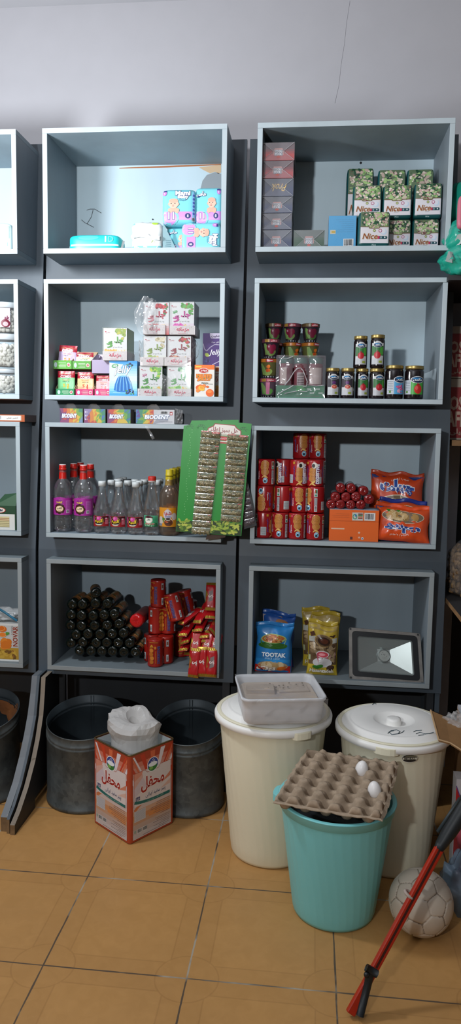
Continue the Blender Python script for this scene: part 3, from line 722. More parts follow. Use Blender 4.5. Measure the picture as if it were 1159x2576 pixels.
# ---------------------------------------------------------------- food tub on the lid
TUBM = film('tub_plastic', (.92, .94, .97), .60, .22, 0, .2, (.97, .98, 1), (.90, .91, .94)); CLING = film('cling_film', (1, 1, 1), .10, .35, 30, .07)
def tub():
    a = AZ(615, 1826, .5392); b = AZ(812, 1822, .5392); ang = math.atan2(b.y-a.y, b.x-a.x); U = (b-a).normalized(); V = Vector((-U.y, U.x, 0)); w, d = (b-a).length, .235; H = .092
    c = a+U*w/2+V*d/2+Vector((0, 0, 0)); 
    t = thing('food_tub', 'translucent white plastic tub of beige paste standing on the left bin lid', 'tub', c, ang)
    def RP(w_, d_, z, r_=.03):
        P = []
        for cx, cy, a0 in ((w_/2-r_, d_/2-r_, 0), (-w_/2+r_, d_/2-r_, .5*PI), (-w_/2+r_, -d_/2+r_, PI), (w_/2-r_, -d_/2+r_, 1.5*PI)):
            for k in range(7): q = a0+PI/2*k/6; P.append((cx+r_*math.cos(q), cy+r_*math.sin(q), z))
        return P
    g = Geo(); n = 28; L = [RP(w-.012, d-.012, .001), RP(w, d, .008), RP(w+.006, d+.006, .05), RP(w+.012, d+.012, H-.012), RP(w+.022, d+.022, H-.010), RP(w+.024, d+.024, H), RP(w+.012, d+.012, H)]
    L2 = [RP(w+.006, d+.006, H-.01), RP(w-.004, d-.004, .012)]; L += L2
    g.add([v for r_ in L for v in r_], [(j*n+i, j*n+(i+1) % n, j*n+n+(i+1) % n, j*n+n+i) for j in range(len(L)-1) for i in range(n)]+[tuple(reversed(range(n)))], TUBM, True); g.build('tub_body', t)
    PASTE = M('#b3a394', .8, vary=(16, .1), bump=(50, .4, .003)); g = Geo(); zt = H-.016
    L = [RP(w-.014, d-.014, .010), RP(w-.006, d-.006, zt-.012), RP(w-.014, d-.014, zt-.008)]
    g.add([v for r_ in L for v in r_], [(j*n+i, j*n+(i+1) % n, j*n+n+(i+1) % n, j*n+n+i) for j in range(2) for i in range(n)]+[tuple(range(2*n, 3*n))], PASTE); g.build('paste', t)
    g = Geo(); g.hexa([(-w*.44, -.01, .03), (-.01, -.02, .03), (.0, .055, .03), (-w*.42, .06, .03), (-w*.43, -.008, zt+.008), (-.018, -.016, zt+.008), (-.012, .05, zt+.006), (-w*.41, .055, zt+.006)], PASTE)
    g.hexa([(.0, -.01, .03), (w*.42, -.0, .03), (w*.40, .075, .03), (.01, .07, .03), (.0, -.008, zt-.001), (w*.41, .0, zt-.001), (w*.4, .07, zt-.001), (.01, .065, zt-.001)], PASTE); rnd = random.Random(2)
    for k in range(16): g.lathe([(.0005, .004), (.003, .003), (.004, 0)], '#6b5a48', 6, c=(rnd.uniform(-.1, .1), rnd.uniform(-.0, .06), zt+.004)) 
    g.build('paste_block', t, bevel=.004)
    g = Geo(); g.grid(lambda u, v: Vector(((u-.5)*(w+.02), (v-.5)*(d+.02), H+.0015-.010*math.sin(PI*u)*math.sin(PI*v)+.003*nz(u, v, 0, 9))), 24, 20, CLING)
    g.grid(lambda u, v: Vector(((u-.5)*(w+.024), -d/2-.013+.004*nz(u, v, 5, 11)+.006*(1-v), .004+v*(H-.004)-.006*abs(nz(u, 3, 1, 7))*(1-v))), 30, 8, CLING); g.build('cling_film', t)
tub()

# ---------------------------------------------------------------- ball
def ball():
    p = AZ(1058, 2269, .0955); r = .0955; ph = (1+5**.5)/2
    V = [Vector(v).normalized() for s1 in (1, -1) for s2 in (1, -1) for v in ((0, s1, s2*ph), (s1, s2*ph, 0), (s2*ph, 0, s1))]
    ed = min((a-b).length for a in V for b in V if a != b)*1.05; ctr = [(v, 0.0) for v in V]
    for i in range(12):
        for j in range(i+1, 12):
            for k in range(j+1, 12):
                if (V[i]-V[j]).length < ed and (V[j]-V[k]).length < ed and (V[i]-V[k]).length < ed: ctr.append(((V[i]+V[j]+V[k]).normalized(), .055))
    R = Matrix.Rotation(.5, 3, 'X') @ Matrix.Rotation(.35, 3, 'Y') @ Matrix.Rotation(.2, 3, 'Z')
    SK = M('#beb3a4', .6, vary=(9, .12), bump=(160, .2, .001)); SEAM = M('#8a7d6f', .8, vary=(30, .2)); g = Geo(); nu, nv = 220, 120
    def gap(d):
        q = sorted((d-R @ c).length-k for c, k in ctr); return q[1]-q[0]
    vs = []; gp = []
    for j in range(nv+1):
        for i in range(nu):
            a, b = 2*PI*i/nu, PI*j/nv-PI/2; d = Vector((math.cos(a)*math.cos(b), math.sin(a)*math.cos(b), math.sin(b))); e = gap(d); gp.append(e)
            f = max(0, 1-e/.085); dent = .018*max(0, nz(d.x, d.y, d.z+2, 1.3)); vs.append(d*(r*(1-dent*.4)-.0032*f*f))
    for j in range(nv):
        for i in range(nu):
            q = (j*nu+i, j*nu+(i+1) % nu, j*nu+nu+(i+1) % nu, j*nu+nu+i); m = sum(gp[k] for k in q)/4
            d = vs[q[0]]; g_ = nz(d.x, d.y, d.z, 18)
            g.f.append(q); g.m.append(SEAM if m < .026+.020*g_ else SK); g.s.append(True)
    g.v = [tuple(v) for v in vs]; tag(g.build('soccer_ball', loc=p), 'worn dirty white football on the tiles behind the red tool', 'ball')
ball()

# ---------------------------------------------------------------- red hand tool
def tool():
    t = thing('hand_cutter', 'long red tool with black rubber grips leaning over the football', 'tool', (.145, 1.835, 0)); off = Vector((.145, 1.835, 0))
    RED = M('#a92a14', .35, vary=(20, .08)); BLK = M('#1a1f22', .5, bump=(90, .3, .001)); STEEL = M('#3a3c3f', .4, .7)
    b = AZ(880, 2550, .012); top = AY(1109, 2125, 2.02)
    def bar(pts, wd, th, mat):
        g = Geo(); pts = [Vector(p)-off for p in pts]
        d = (pts[1]-pts[0]).normalized(); s = d.cross(Vector((0, -1, 0))).normalized(); q = d.cross(s); P = []
        for k, p in enumerate(pts):
            w_ = wd[k] if isinstance(wd, (list, tuple)) else wd
            P += [p-s*w_-q*th, p+s*w_-q*th, p+s*w_+q*th, p-s*w_+q*th]
        n = len(pts); f = [(3, 2, 1, 0), (4*n-4, 4*n-3, 4*n-2, 4*n-1)]
        for k in range(n-1): f += [(4*k+i, 4*k+(i+1) % 4, 4*k+4+(i+1) % 4, 4*k+4+i) for i in range(4)]
        g.add(P, f, mat); return g
    mid = b.lerp(top, .27)
    bar([b, mid, top], [.012, .0105, .0125], .008, RED).build('red_arm', t, bevel=.003, fix=True)
    d = (top-b).normalized(); s = d.cross(Vector((0, -1, 0))).normalized()
    g = bar([b.lerp(top, .27)+Vector((0, -.0085, 0)), top+Vector((0, -.0085, 0))], .003, .001, '#3d1710'); g.build('groove', t, fix=True)
    a2 = AY(932, 2443, b.lerp(top, .26).y-.01); e2 = AZ(905, 2556, .012)
    g = Geo(); g.tube([a2-off, a2.lerp(e2, .5)-off, e2-off], [.011, .0105, .010], BLK, 12); g.build('lower_grip', t)
    g = Geo(); g.tube([a2-off+Vector((-.012, -.004, .012)), a2-off+Vector((.016, -.004, -.004))], .010, BLK, 10); g.lathe([(.007, 0), (.007, .006), (.003, .008)], STEEL, 8, xf=Matrix.Translation(a2-off+Vector((-.012, -.012, .0))) @ Matrix.Rotation(PI/2, 4, 'X')); g.build('pivot', t)
    gt = AY(1178, 2015, 2.07); ge = gt+(gt-top)*.5
    g = Geo(); g.tube([top-off-(gt-top)*.10, top-off, top.lerp(gt, .3)-off, top.lerp(gt, .8)-off, gt-off, ge-off], [.013, .016, .021, .024, .026, .026], BLK, 14); g.build('upper_grip', t)
    s1 = AY(1100, 2093, 1.995); s2 = AY(1156, 2008, 2.045); g = Geo(); g.tube([s1-off, s2-off], .0045, '#2a3336', 8); g.build('grip_seam', t)
    rp = AY(1030, 2253, b.lerp(top, .70).y); g = Geo(); k = []
    for i in range(17): q = 2*PI*i/16; k.append(rp-off+s*(.0165*math.cos(q))+d*.002+Vector((0, .0125, 0))*math.sin(q))
    g.tube(k, .0045, '#a89a90', 8); g.build('white_ring', t)
tool()

# ---------------------------------------------------------------- bags and cartons at the right edge
BLUEBAG = film('blue_bag', (.80, .88, .98), .42, .4, 26, .1, (.62, .74, .86), (.30, .42, .55))
def blob(w, d, h, am, sc, sd):
    def f(u, v):
        a, q = 2*PI*u, PI*v-PI/2; x, y, z = math.cos(a)*math.cos(q), math.sin(a)*math.cos(q), math.sin(q)
        k = 1+am*nz(x+sd, y, z, sc)+am*.5*nz(x, y+sd, z, sc*2.6); return Vector((x*w/2*k, y*d/2*k, max(-h/2, z*h/2*k)))
    return f
lumpy('plastic_bag', 'crumpled clear bluish plastic bag on the floor right of the football', 'bag', AY(1152, 2255, 2.36)+Vector((.03, .0, -.02)), blob(.20, .2, .31, .35, 2.2, 4), BLUEBAG)
lumpy('cloth_sack', 'pinkish red sack with white edge cut by the right photo edge', 'sack', AY(1172, 2085, 2.38)+Vector((.045, 0, 0)), blob(.17, .16, .17, .2, 1.6, 9), M('#8e3842', .7, vary=(14, .15)))
def carton_pile():
    p = AZ(1083, 1787, .505); CB = M('#8f6a43', .85, vary=(12, .12), bump=(60, .2)); CE = M('#a98a66', .9)
    t = thing('cardboard_box', 'open brown cardboard box flap hanging over the right bin lid', 'box', (.62, 2.55, 0))
    off = Vector((.62, 2.55, 0))
    q = [AZ(1083, 1787, .540), AZ(1103, 1861, .535), AZ(1132, 1869, .525), AZ(1190, 1905, .515), AZ(1190, 1830, .515), AZ(1120, 1803, .53)]
    g = Geo(); n = 6; g.add([v-off for v in q]+[v-off-Vector((0, 0, .006)) for v in q], [tuple(range(n))[::1], tuple(reversed(range(n, 2*n)))]+[(i, i+n, (i+1) % n+n, (i+1) % n) for i in range(n)], CB); g.build('flap', t, fix=True)
    g = Geo(); g.tube([q[0]-off, q[1]-off, q[2]-off, q[3]-off], .0032, CE, 6); g.build('torn_edge', t)
    g = Geo(); g.box(.56-.62, .80-.62, 2.50-2.55, 2.76-2.55, .001, .505, CB); g.build('carton', t)
    a = AY(1127, 1766, 2.74); bb = AY(1175, 1812, 2.74)
    carton('snack_carton', 'white and purple carton standing behind the brown cardboard flap', 'carton', .61, 2.66, .506, .11, .07, a.z-.506-.004, '#b9bac0', lambda A, w, h: (A.poly([(0, .0), (0, .045), (.03, .02), (.03, 0)], '#5a2f7a', 1), A.lines(.04, .02, w-.01, h-.02, 3, '#8a8c94', 1)))
    lumpy('plastic_wrap', 'crumpled clear wrapper lying on the cardboard flap at right', 'wrapper', AY(1150, 1822, 2.55), blob(.09, .09, .07, .5, 3, 2), film('wrapper', (1, 1, 1), .18, .4, 40, .06), 36, 24)
    r0 = AY(1146, 1955, 2.45)
    carton('juice_carton', 'red and white carton at the right edge above the black tool grip', 'carton', r0.x+.05, 2.435, .001, .10, .06, r0.z-.001, '#b8b6b8', lambda A, w, h: (A.poly([(0, h*.78), (0, h*.94), (.022, h*.78)], '#a81f1c', 1), A.rect(0, 0, w, h*.78, '#8f2a28', 1), A.line([(0, h*.94), (.022, h*.78)], .003, '#5a3a78', 2)))
carton_pile()
# ================================================================ shelf contents
WRAP = film('box_film', (.98, .99, 1), .05, .34, 9, .05)
FOLD = film('film_fold', (.95, .96, 1), .10, .40, 20, .10, diff=(.6, .62, .66))
CREASE = film('film_crease', (1, 1, 1), .35, .4, 0, .15, diff=(.7, .72, .75))
BAG = film('loose_film', (.97, .98, 1), .10, .5, 12, .08)
def film_sheet(name, parent, fn, nu=22, nv=18, mat=None):
    g = Geo(); g.grid(fn, nu, nv, mat or BAG); return g.build(name, parent)
def flip(mp, W, H, quarter):
    """artwork turned by quarter turns clockwise on a face W x H"""
    if quarter == 1: return lambda u, v, w: mp(v, H-u, w)
    if quarter == 2: return lambda u, v, w: mp(W-u, H-v, w)
    return mp
# ---------------------------------------------------------------- top middle box: nappies
CY = '#7fd3e0'
def nappy_art(A, w, h, fa=False):
    A.rect(-w*.44, h*.13, w*.46, h*.36, '#cf93db', 1)
    A.ell(-w*.24, h*.20, w*.25, h*.20, '#86dbe4', 2); A.ell(-w*.28, h*.18, w*.23, h*.18, '#d79be0', 3)
    A.text('11', -w*.22, h*.24, '#fbf6ff', w=w*.16, l=5, bold=.03, out='#4a3f8c')
    A.ell(w*.27, h*.24, w*.085, h*.075, '#2c3672', 2); A.text('8', w*.27, h*.24, '#e7e0f5', h=h*.07, l=3, bold=.02)
    x = w*.12 if fa else -w*.15
    A.ell(x, h*.40, w*.17, h*.07, '#e3ae98', 3); A.ell(x-w*.1, h*.37, w*.06, h*.06, '#e6b39c', 3.3); A.ell(x+w*.1, h*.37, w*.06, h*.06, '#e6b39c', 3.3)
    A.ell(x, h*.58, w*.145, h*.135, '#ecc0aa', 4); A.ell(x, h*.655, w*.135, h*.06, '#dcae98', 4.4)
    A.ell(x-w*.14, h*.56, w*.025, h*.03, '#e0a892', 3.8); A.ell(x+w*.14, h*.56, w*.025, h*.03, '#e0a892', 3.8)
    for s in (-1, 1): A.ell(x+s*w*.055-.002, h*.58, w*.016, h*.013, '#4a3a3c', 5)
    A.ell(x-.002, h*.55, w*.018, h*.012, '#dca08c', 5); A.ell(x-.002, h*.51, w*.035, h*.010, '#b9636a', 5)
    if fa: A.text('مامی', -w*.26, h*.80, '#fbfdff', w=w*.32, h=h*.14, l=5, bold=.05, out='#2e3a7a')
    else:
        A.text('Mami', w*.12, h*.87, '#fbfdff', w=w*.42, h=h*.12, l=5, bold=.05, out='#2e3a7a'); A.text('Baby', w*.13, h*.755, '#fbfdff', w=w*.3, h=h*.11, l=5, bold=.05, out='#2e3a7a')
        A.text('Diaper', w*.12, h*.67, '#3b6f8f', w=w*.2, l=4)
    A.ell(w*.37 if fa else -w*.42, h*.87, w*.065, h*.075, '#c97fd0', 3); A.rect((w*.37 if fa else -w*.42)-w*.065, h*.90, (w*.37 if fa else -w*.42)+w*.065, h*.94, '#2e3a7a', 4)
    A.text('1', w*.37 if fa else -w*.42, h*.86, '#fbf6ff', h=h*.06, l=5, bold=.03)
def soft(name, label, cat, x, Y, z, w, d, h, col, art, rz=0, q=0, n=8, puff=.04, group=None, extra=None, seed=1, tilt=0, **kw):
    t = thing(name, label, cat, (x, Y+d/2, z), (tilt, 0, rz), group)
    g = Geo(); fr = rbox(g, w, d, h, M(col, .35), puff, n, 12, 8, 12, **kw)
    base = lambda u, v, wv: fr(u-0, v, wv)
    if q == 1: mp = lambda u, v, wv: base(v-w/2, h/2-u, wv); A = Art(g, mp, 2, .0005, .35); art(A, h, w)
    else: A = Art(g, base, 2, .0005, .35); art(A, w, h)
    if extra: extra(A, w, h)
    g.build('pack', t)
    return t
F0 = FL(0)
def nside(A, w, h):
    A.rect(w*.40, h*.10, w*.475, h*.92, '#8cc4e6', 2)
    for k in range(6): A.ell(w*.437, h*(.3+.1*k), w*.03, h*.035, '#5566b8', 3)
    A.barcode(w*.38, h*.09, w*.47, h*.19, 3)
Yn = 2.985
x, w, h0 = spot(413, 470, 568, Yn+.012, F0, 622); soft('nappy_pack', 'turquoise nappy pack at bottom, half hidden behind the pack lying sideways', 'nappy pack', x+.012, Yn+.012+.02, F0, w+.02, .11, h0, CY, lambda A, w, h: nappy_art(A, w, h, True), group='turquoise nappy packs')
x, w, h1 = spot(458, 556, 564, Yn-.012, F0, 622); soft('nappy_pack', 'turquoise nappy pack lying sideways with its letters running downwards', 'nappy pack', x, Yn-.03, F0, w-.002, .04, h1, CY, nappy_art, q=1, group='turquoise nappy packs')
x, w, h2 = spot(406, 491, 475, Yn, F0+h0, 562); soft('nappy_pack', 'upright turquoise nappy pack on top, left of the pair, with white Mami Baby letters', 'nappy pack', x, Yn, F0+h0+.001, w, .12, h2, CY, nappy_art, group='turquoise nappy packs', extra=nside, rz=.03)
x, w, h3 = spot(492, 562, 471, Yn+.015, F0+h0, 562); soft('nappy_pack', 'upright turquoise nappy pack on top, right of the pair, baby near its middle', 'nappy pack', x-.004, Yn+.012, F0+h0+.001, w, .12, h3, CY, lambda A, w, h: nappy_art(A, w, h, True), group='turquoise nappy packs')
# wipes pack
x, w, h = spot(174, 303, 591, 2.99, F0, 630)
def wipes(A, w, h):
    A.rect(-w*.45, h*.36, w*.47, h*.45, '#e9f6f6', 1); A.text('D', w*.33, h*.72, '#6fe0e0', h=h*.3, l=2, bold=.02); A.text('I', w*.23, h*.72, '#e8fbfb', h=h*.3, l=2, bold=.04)
    A.ell(-w*.1, h*.8, w*.2, h*.12, '#4cd3d6', 1); A.poly([(w*.1, .004), (w*.45, .004), (w*.45, h*.2), (w*.3, h*.25)], '#2fb8bd', 1)
t = soft('wipes_pack', 'flat turquoise wipes pack with a white stripe lying at the left of the bright box', 'wipes', x, 2.975, F0, w, .11, h, '#22c4c8', wipes, n=6)
for sx in (-1, 1):
    g = Geo(); g.grid(lambda u, v: Vector((sx*(w/2+.006*u+.002*nz(u, v, sx, 9)), -.03+.06*u*.2+.05*(v-.5), .004+h*.75*v)), 4, 8, M('#d9dcdc', .4)); g.build('end_seal', t)
# white and green wrapped roll pack
x, w, h = spot(330, 410, 558, 2.985, F0, 625)
def wrapart(A, w, h):
    A.rect(-w*.47, .002, w*.47, h*.22, '#7cc4c9', 1); A.rect(-w*.47, h*.2, w*.47, h*.3, '#dfe6e6', 1.2)
    A.poly([(w*.02, .002), (w*.45, .002), (w*.36, h*.22), (w*.2, h*.38), (w*.1, h*.24)], '#9fc514', 2); A.poly([(-w*.38, .002), (-w*.05, .002), (-w*.1, h*.1)], '#9fc514', 2)
    A.ell(w*.26, h*.94, w*.1, h*.06, '#b3d84a', 2); A.ell(-w*.42, h*.93, w*.05, h*.05, '#8fd6ee', 2)
t = soft('tissue_pack', 'white tissue pack with lime green print, crumpled seam and loose flap', 'tissue pack', x, 2.975, F0, w, .12, h, '#e3e6e4', wrapart, n=6, jit=.002)
g = Geo(); g.grid(lambda u, v: Vector((-w*.47+w*.9*u, -.066-.006*math.sin(PI*v)-.002*abs(math.sin(17*u)), h*.42+h*.16*v*(.8+.3*nz(u, 1, 1, 8))-.012*u*0+.006*math.sin(5*u))), 40, 6, M('#e9ebea', .5)); g.build('crimped_seam', t)
g = Geo(); g.grid(lambda u, v: Vector((w*.5+.045*u, -.055+.015*u, max(.001, h*(.95-.75*u)*(v)+.002))), 10, 10, M('#9fbfc6', .4)); A = Art(g, lambda u, v, wv: Vector((w*.5+u, -.0555+.015*u/.045-wv, v)), False, .0005); A.lines(.008, .008, .03, .05, 6, '#7596a0', 1, .2); g.build('loose_flap', t)
p = AY(384, 552, 3.262); g = Geo(); g.lathe([(.0004, .003), (.003, .0025), (.003, 0)], '#23272b', 8, xf=Matrix.Translation(p) @ Matrix.Rotation(PI/2, 4, 'X')); tag(g.build('nail', None), 'tiny black nail in the back board of the bright box', 'nail')

# ---------------------------------------------------------------- top right box: biscuit boxes, blue box, Nice packs
def xwrap(t, w, d, h):
    g = Geo(); y = -d/2; e = .0012
    g.box(-w/2-e, w/2+e, y-e, d/2+e, .0003, h+e*.5, WRAP)
    c = .17*w; m1 = h*.52; m0 = h*.48; yy = y-.0024
    for P in ([(-w/2, h), (w/2, h), (c, m1), (-c, m1)], [(-w/2, 0), (w/2, 0), (c, m0), (-c, m0)][::-1]):
        g.add([(a, y-.0016, b) for a, b in (P[0], P[1])]+[(a, yy-.0014, b) for a, b in (P[2], P[3])], [(3, 2, 1, 0)], FOLD)
    g.build('film_wrap', t)
    for P in ([(-w/2, h), (-c, m1), (c, m1), (w/2, h)], [(-w/2, 0), (-c, m0), (c, m0), (w/2, 0)]):
        g = Geo(); g.tube([(a, yy-.0012, b) for a, b in P], .0008, CREASE, 5); g.build('film_crease', t)
def cook(c0, c1, script=False):
    def f(A, w, h):
        A.vgrad(0, 0, w, h, [c0, c0, c1, c1], 8, 1)
        if script: A.text('Prok', w*.52, h*.5, '#d9b878', w=w*.46, h=h*.42, l=3, rot=PI, skew=.35, bold=.012); A.lines(w*.4, h*.6, w*.7, h*.74, 2, '#7f4a52', 2, .2); return
        A.poly([(w*.34, h*.30), (w*.66, h*.30), (w*.66, h*.50), (w*.62, h*.68), (w*.38, h*.68), (w*.34, h*.50)], '#c98d88', 2)
        A.rect(w*.37, h*.26, w*.63, h*.60, '#8d8f9a', 2.4); A.ell(w*.5, h*.20, w*.06, h*.07, '#c2402c', 2.6)
        A.text('COOK', w*.5, h*.51, '#e3e3ea', w=w*.2, h=h*.13, l=4, bold=.05, out='#3b3f52'); A.text('POOK', w*.5, h*.35, '#e3e3ea', w=w*.2, h=h*.13, l=4, bold=.05, out='#3b3f52')
    return f
rows = [('navy biscuit box, lowest of the stack of six at left', 655, 734, 578, 621, '#1d2f5c', '#4a5062', 0), ('navy biscuit box, second from the bottom of the stack of six', 656, 734, 536, 578, '#1f2f58', '#4d4a58', 0),
 ('navy biscuit box just under the one with upside down gold script', 657, 736, 494, 536, '#22345f', '#454a58', 0), ('navy biscuit box with upside down gold script in the stack of six', 658, 738, 449, 494, '#2a3a60', '#3d4458', 1),
 ('red biscuit box just under the topmost one of the stack', 658, 738, 404, 449, '#a8323c', '#5a2f3a', 0), ('red biscuit box on top of the stack of six', 660, 741, 358, 404, '#b02c30', '#5f4a52', 0)]
z = F0; Yb = 2.945
for i, (lb, a, b, yt, yb_, c0, c1, sc) in enumerate(rows):
    x, w, _ = spot(a, b, yt, Yb, z, yb_); zt = AY((a+b)/2, yt, Yb).z
    carton('biscuit_box', lb, 'box', x, Yb, z+.0006, w-.002, .19, zt-z-.002, c0, cook(c0, c1, sc), 0, 'film wrapped biscuit boxes', side=c1, wrap=xwrap); z = zt
x, w, h = spot(738, 816, 579, Yb, F0, 620); carton('biscuit_box', 'single dark green film wrapped biscuit box right of the stack', 'box', x, Yb, F0, w-.002, .17, h, '#1d4a30', cook('#1d4a30', '#4b5a54'), 0, 'film wrapped biscuit boxes', side='#2f4438', wrap=xwrap)
x, w, h = spot(826, 895, 543, 2.95, F0, 620)
def blue(A, w, h):
    A.lines(w*.1, h*.5, w*.9, h*.92, 7, '#2c86b8', 1, .5, .12); A.rect(w*.06, h*.46, w*.26, h*.58, '#c9c3a8', 2); A.rect(w*.11, h*.49, w*.24, h*.54, '#b79a3e', 3); A.barcode(w*.55, h*.09, w*.92, h*.31, 2); A.text('6 260 117 01', w*.735, h*.12, '#22262c', w=w*.3, l=4)
def bluewrap(t, w, d, h):
    g = Geo(); g.box(-w/2-.0012, w/2+.0012, -d/2-.0012, d/2+.0012, .0003, h+.0008, WRAP); g.build('film_wrap', t)
    film_sheet('film_tail', t, lambda u, v: Vector((w*.28+.028*u+.004*nz(u, v, 1, 7), -d/2+.004-.006*v, h-.004+.022*v*(1-abs(2*u-1)*.7))), 8, 6)
carton('blue_box', 'bright blue film wrapped box with a barcode beside the green Nice packs', 'box', x, 2.95, F0, w, .13, h, '#2f9fd6', blue, 0, None, side='#1f5f86', wrap=bluewrap)
NG = '#0f4a4c'
def nice(seed):
    def f(A, w, h):
        a, b = -w*.44, w*.46
        A.rect(a, h*.10, b, h*.56, '#d6d3d8', 1); A.rect(a, h*.56, b, h*.985, '#5f7358', 1)
        A.leaves(a, h*.56, b, h*.985, 46, ['#9fbf7c', '#2c5a3c', '#1f4632', '#c7b9a6', '#b9a498', '#7f9d66', '#24503a', '#86ab6a'], .006, .0125, 1.2, seed)
        A.leaves(a, h*.58, b, h*.96, 34, ['#d3c4b8', '#c9aca4', '#e0d6c8', '#a8c78a'], .003, .0062, 2.3, seed+5, .7); A.leaves(a, h*.58, b, h*.96, 18, ['#7a3f48', '#8f5a5a', '#17382c'], .0012, .0028, 3.3, seed+9, .8)
        A.text('N', -w*.1, h*.86, '#1f3f34', h=h*.08, l=4.4, bold=.03, rot=-PI/2)
        A.rect(-w*.18, h*.52, w*.16, h*.6, '#8a9a72', 3.4); A.leaves(-w*.18, h*.52, w*.16, h*.60, 7, ['#c7b9a6', '#9fbf7c', '#7a4a4c'], .003, .006, 3.6, seed+2); A.line([(a, h*.562), (-w*.18, h*.558), (-w*.16, h*.52), (w*.14, h*.52), (w*.16, h*.56), (b, h*.565)], .0022, '#6f5238', 4.6)
        A.ell(0, h*.455, w*.045, h*.04, '#6f7a2c', 2); A.ell(0, h*.452, w*.028, h*.022, '#c9cf9a', 3); A.ell(w*.19, h*.45, w*.058, h*.048, '#a8306a', 2); A.ell(w*.19, h*.45, w*.04, h*.033, '#e0d3dc', 3); A.ell(w*.30, h*.42, w*.1, h*.085, '#bcd0e2', 1.6); A.ell(w*.28, h*.44, w*.08, h*.07, '#d6d8e0', 1.8)
        A.text('Nice', -w*.12, h*.29, '#8a4a26', w=w*.46, h=h*.155, l=4, skew=.25, bold=.02, out='#e6d9b8', outw=.02)
        A.rect(w*.12, h*.215, w*.38, h*.30, '#1f4a52', 2.2); A.ell(w*.13, h*.2575, w*.045, h*.0425, '#c42f58', 2.4); A.ell(w*.38, h*.2575, w*.04, h*.0425, '#1f4a52', 2.3); A.ell(w*.22, h*.2575, w*.025, h*.03, '#8fa0a8', 2.6); A.ell(w*.34, h*.262, w*.02, h*.022, '#e6e9ea', 2.6)
        A.lines(-w*.1, h*.175, w*.05, h*.195, 1, '#5c4a44', 3, .1); A.text('Nice', 0, h*.052, '#b9d6d6', w=w*.13, l=2, skew=.25)
    return f
def nicepack(lb, a, b, yt, Y, z, h=None, d=.085, rz=0, seed=1, tilt=0):
    x, w, hh = spot(a, b, yt, Y, z, yt+60); return soft('pad_pack', lb, 'pad pack', x, Y, z, w, d, h or hh, NG, nice(seed), rz=rz, n=14, group='dark green floral Nice packs', puff=.03, tilt=tilt), (h or hh)
zt2 = AY(1075, 550, 2.99).z; H1 = zt2-F0
for lb, a, b, s in (('green floral Nice pack mostly hidden behind the front pack and the blue box', 893, 968, 11), ('green floral Nice pack in the bottom row, middle, half behind the front pack', 968, 1034, 12), ('green floral Nice pack in the bottom row at the right', 1037, 1105, 13)):
    nicepack(lb, a, b, 550, 2.995, F0, H1, seed=s)
for lb, a, b, yt, s in (('green floral Nice pack, left of the middle row, above the front pack', 888, 961, 465, 21), ('green floral Nice pack in the centre of the middle row', 963, 1037, 465, 22), ('green floral Nice pack, right of the middle row, next to the side board', 1042, 1113, 460, 23)):
    nicepack(lb, a, b, yt, 2.99, zt2+.0015, None, seed=s, rz=-.03)
z3 = AY(985, 424, 3.10).z
for lb, a, b, yt, s, r in (('tilted shaded green Nice pack at the top left of the back row', 872, 940, 423, 31, .0), ('shaded green Nice pack in the middle of the back row', 950, 1021, 426, 32, 0), ('shaded green Nice pack at the right of the back row', 1023, 1091, 425, 33, 0)):
    nicepack('green Nice pack under the back row, hidden behind the middle row', a, b, yt, 3.10, F0, H1, seed=s+10)
    nicepack(lb, a, b, yt, 3.10, F0+H1+.0015, AY((a+b)/2, yt, 3.10).z-(F0+H1), seed=s, rz=r)
nicepack('green floral Nice pack standing in front of all the others beside the blue box', 901, 980, 532, 2.915, F0, None, d=.07, seed=41, rz=.05)

# ---------------------------------------------------------------- second row, middle: jelly and drink powders
F1 = FL(1)
CARD = M('#b99f7f', .85, vary=(20, .08))
def fruitbits(A, u0, v0, u1, v1, cols, n, r0, r1, seed, l=2, asp=.6): A.leaves(u0, v0, u1, v1, n, cols, r0, r1, l, seed, asp)
def comix_face(A, w, h, c0, c1, fruit, seed=1):
    A.vgrad(-w/2, 0, w/2, h*.72, [c1, c0, c0], 6, 1); A.rect(-w/2, h*.72, w/2, h*.985, '#a3182f', 1)
    A.poly([(-w*.5, h*.72), (-w*.2, h*.64), (0, h*.62), (w*.2, h*.64), (w*.5, h*.72)], '#a3182f', 2); A.line([(-w*.5, h*.70), (-w*.2, h*.62), (0, h*.60), (w*.2, h*.62), (w*.5, h*.70)], .0012, '#c9a04a', 2.5)
    A.line([(-w*.42, h*.86), (-w*.2, h*.90), (0, h*.86), (w*.2, h*.9), (w*.42, h*.86)], .0016, '#c9964a', 2.6)
    A.text('COMIX', 0, h*.76, '#f2e6ea', w=w*.62, h=h*.11, l=4, bold=.03, out='#6b0f20', outw=.03)
    A.text('drink powder', 0, h*.55, '#2f2a22', w=w*.4, l=3)
    A.poly([(-w*.17, h*.46), (w*.17, h*.46), (w*.13, h*.06), (-w*.13, h*.06)], fruit, 3); A.poly([(-w*.15, h*.38), (w*.15, h*.38), (w*.13, h*.08), (-w*.13, h*.08)], fruit, 3.2); A.line([(w*.02, h*.44), (w*.1, h*.58)], .0012, '#d9d6d0', 3.6)
    A.leaves(-w*.45, h*.04, -w*.1, h*.2, 4, [fruit, '#c98a2c', '#7a4a22'], .003, .006, 3.4, seed)
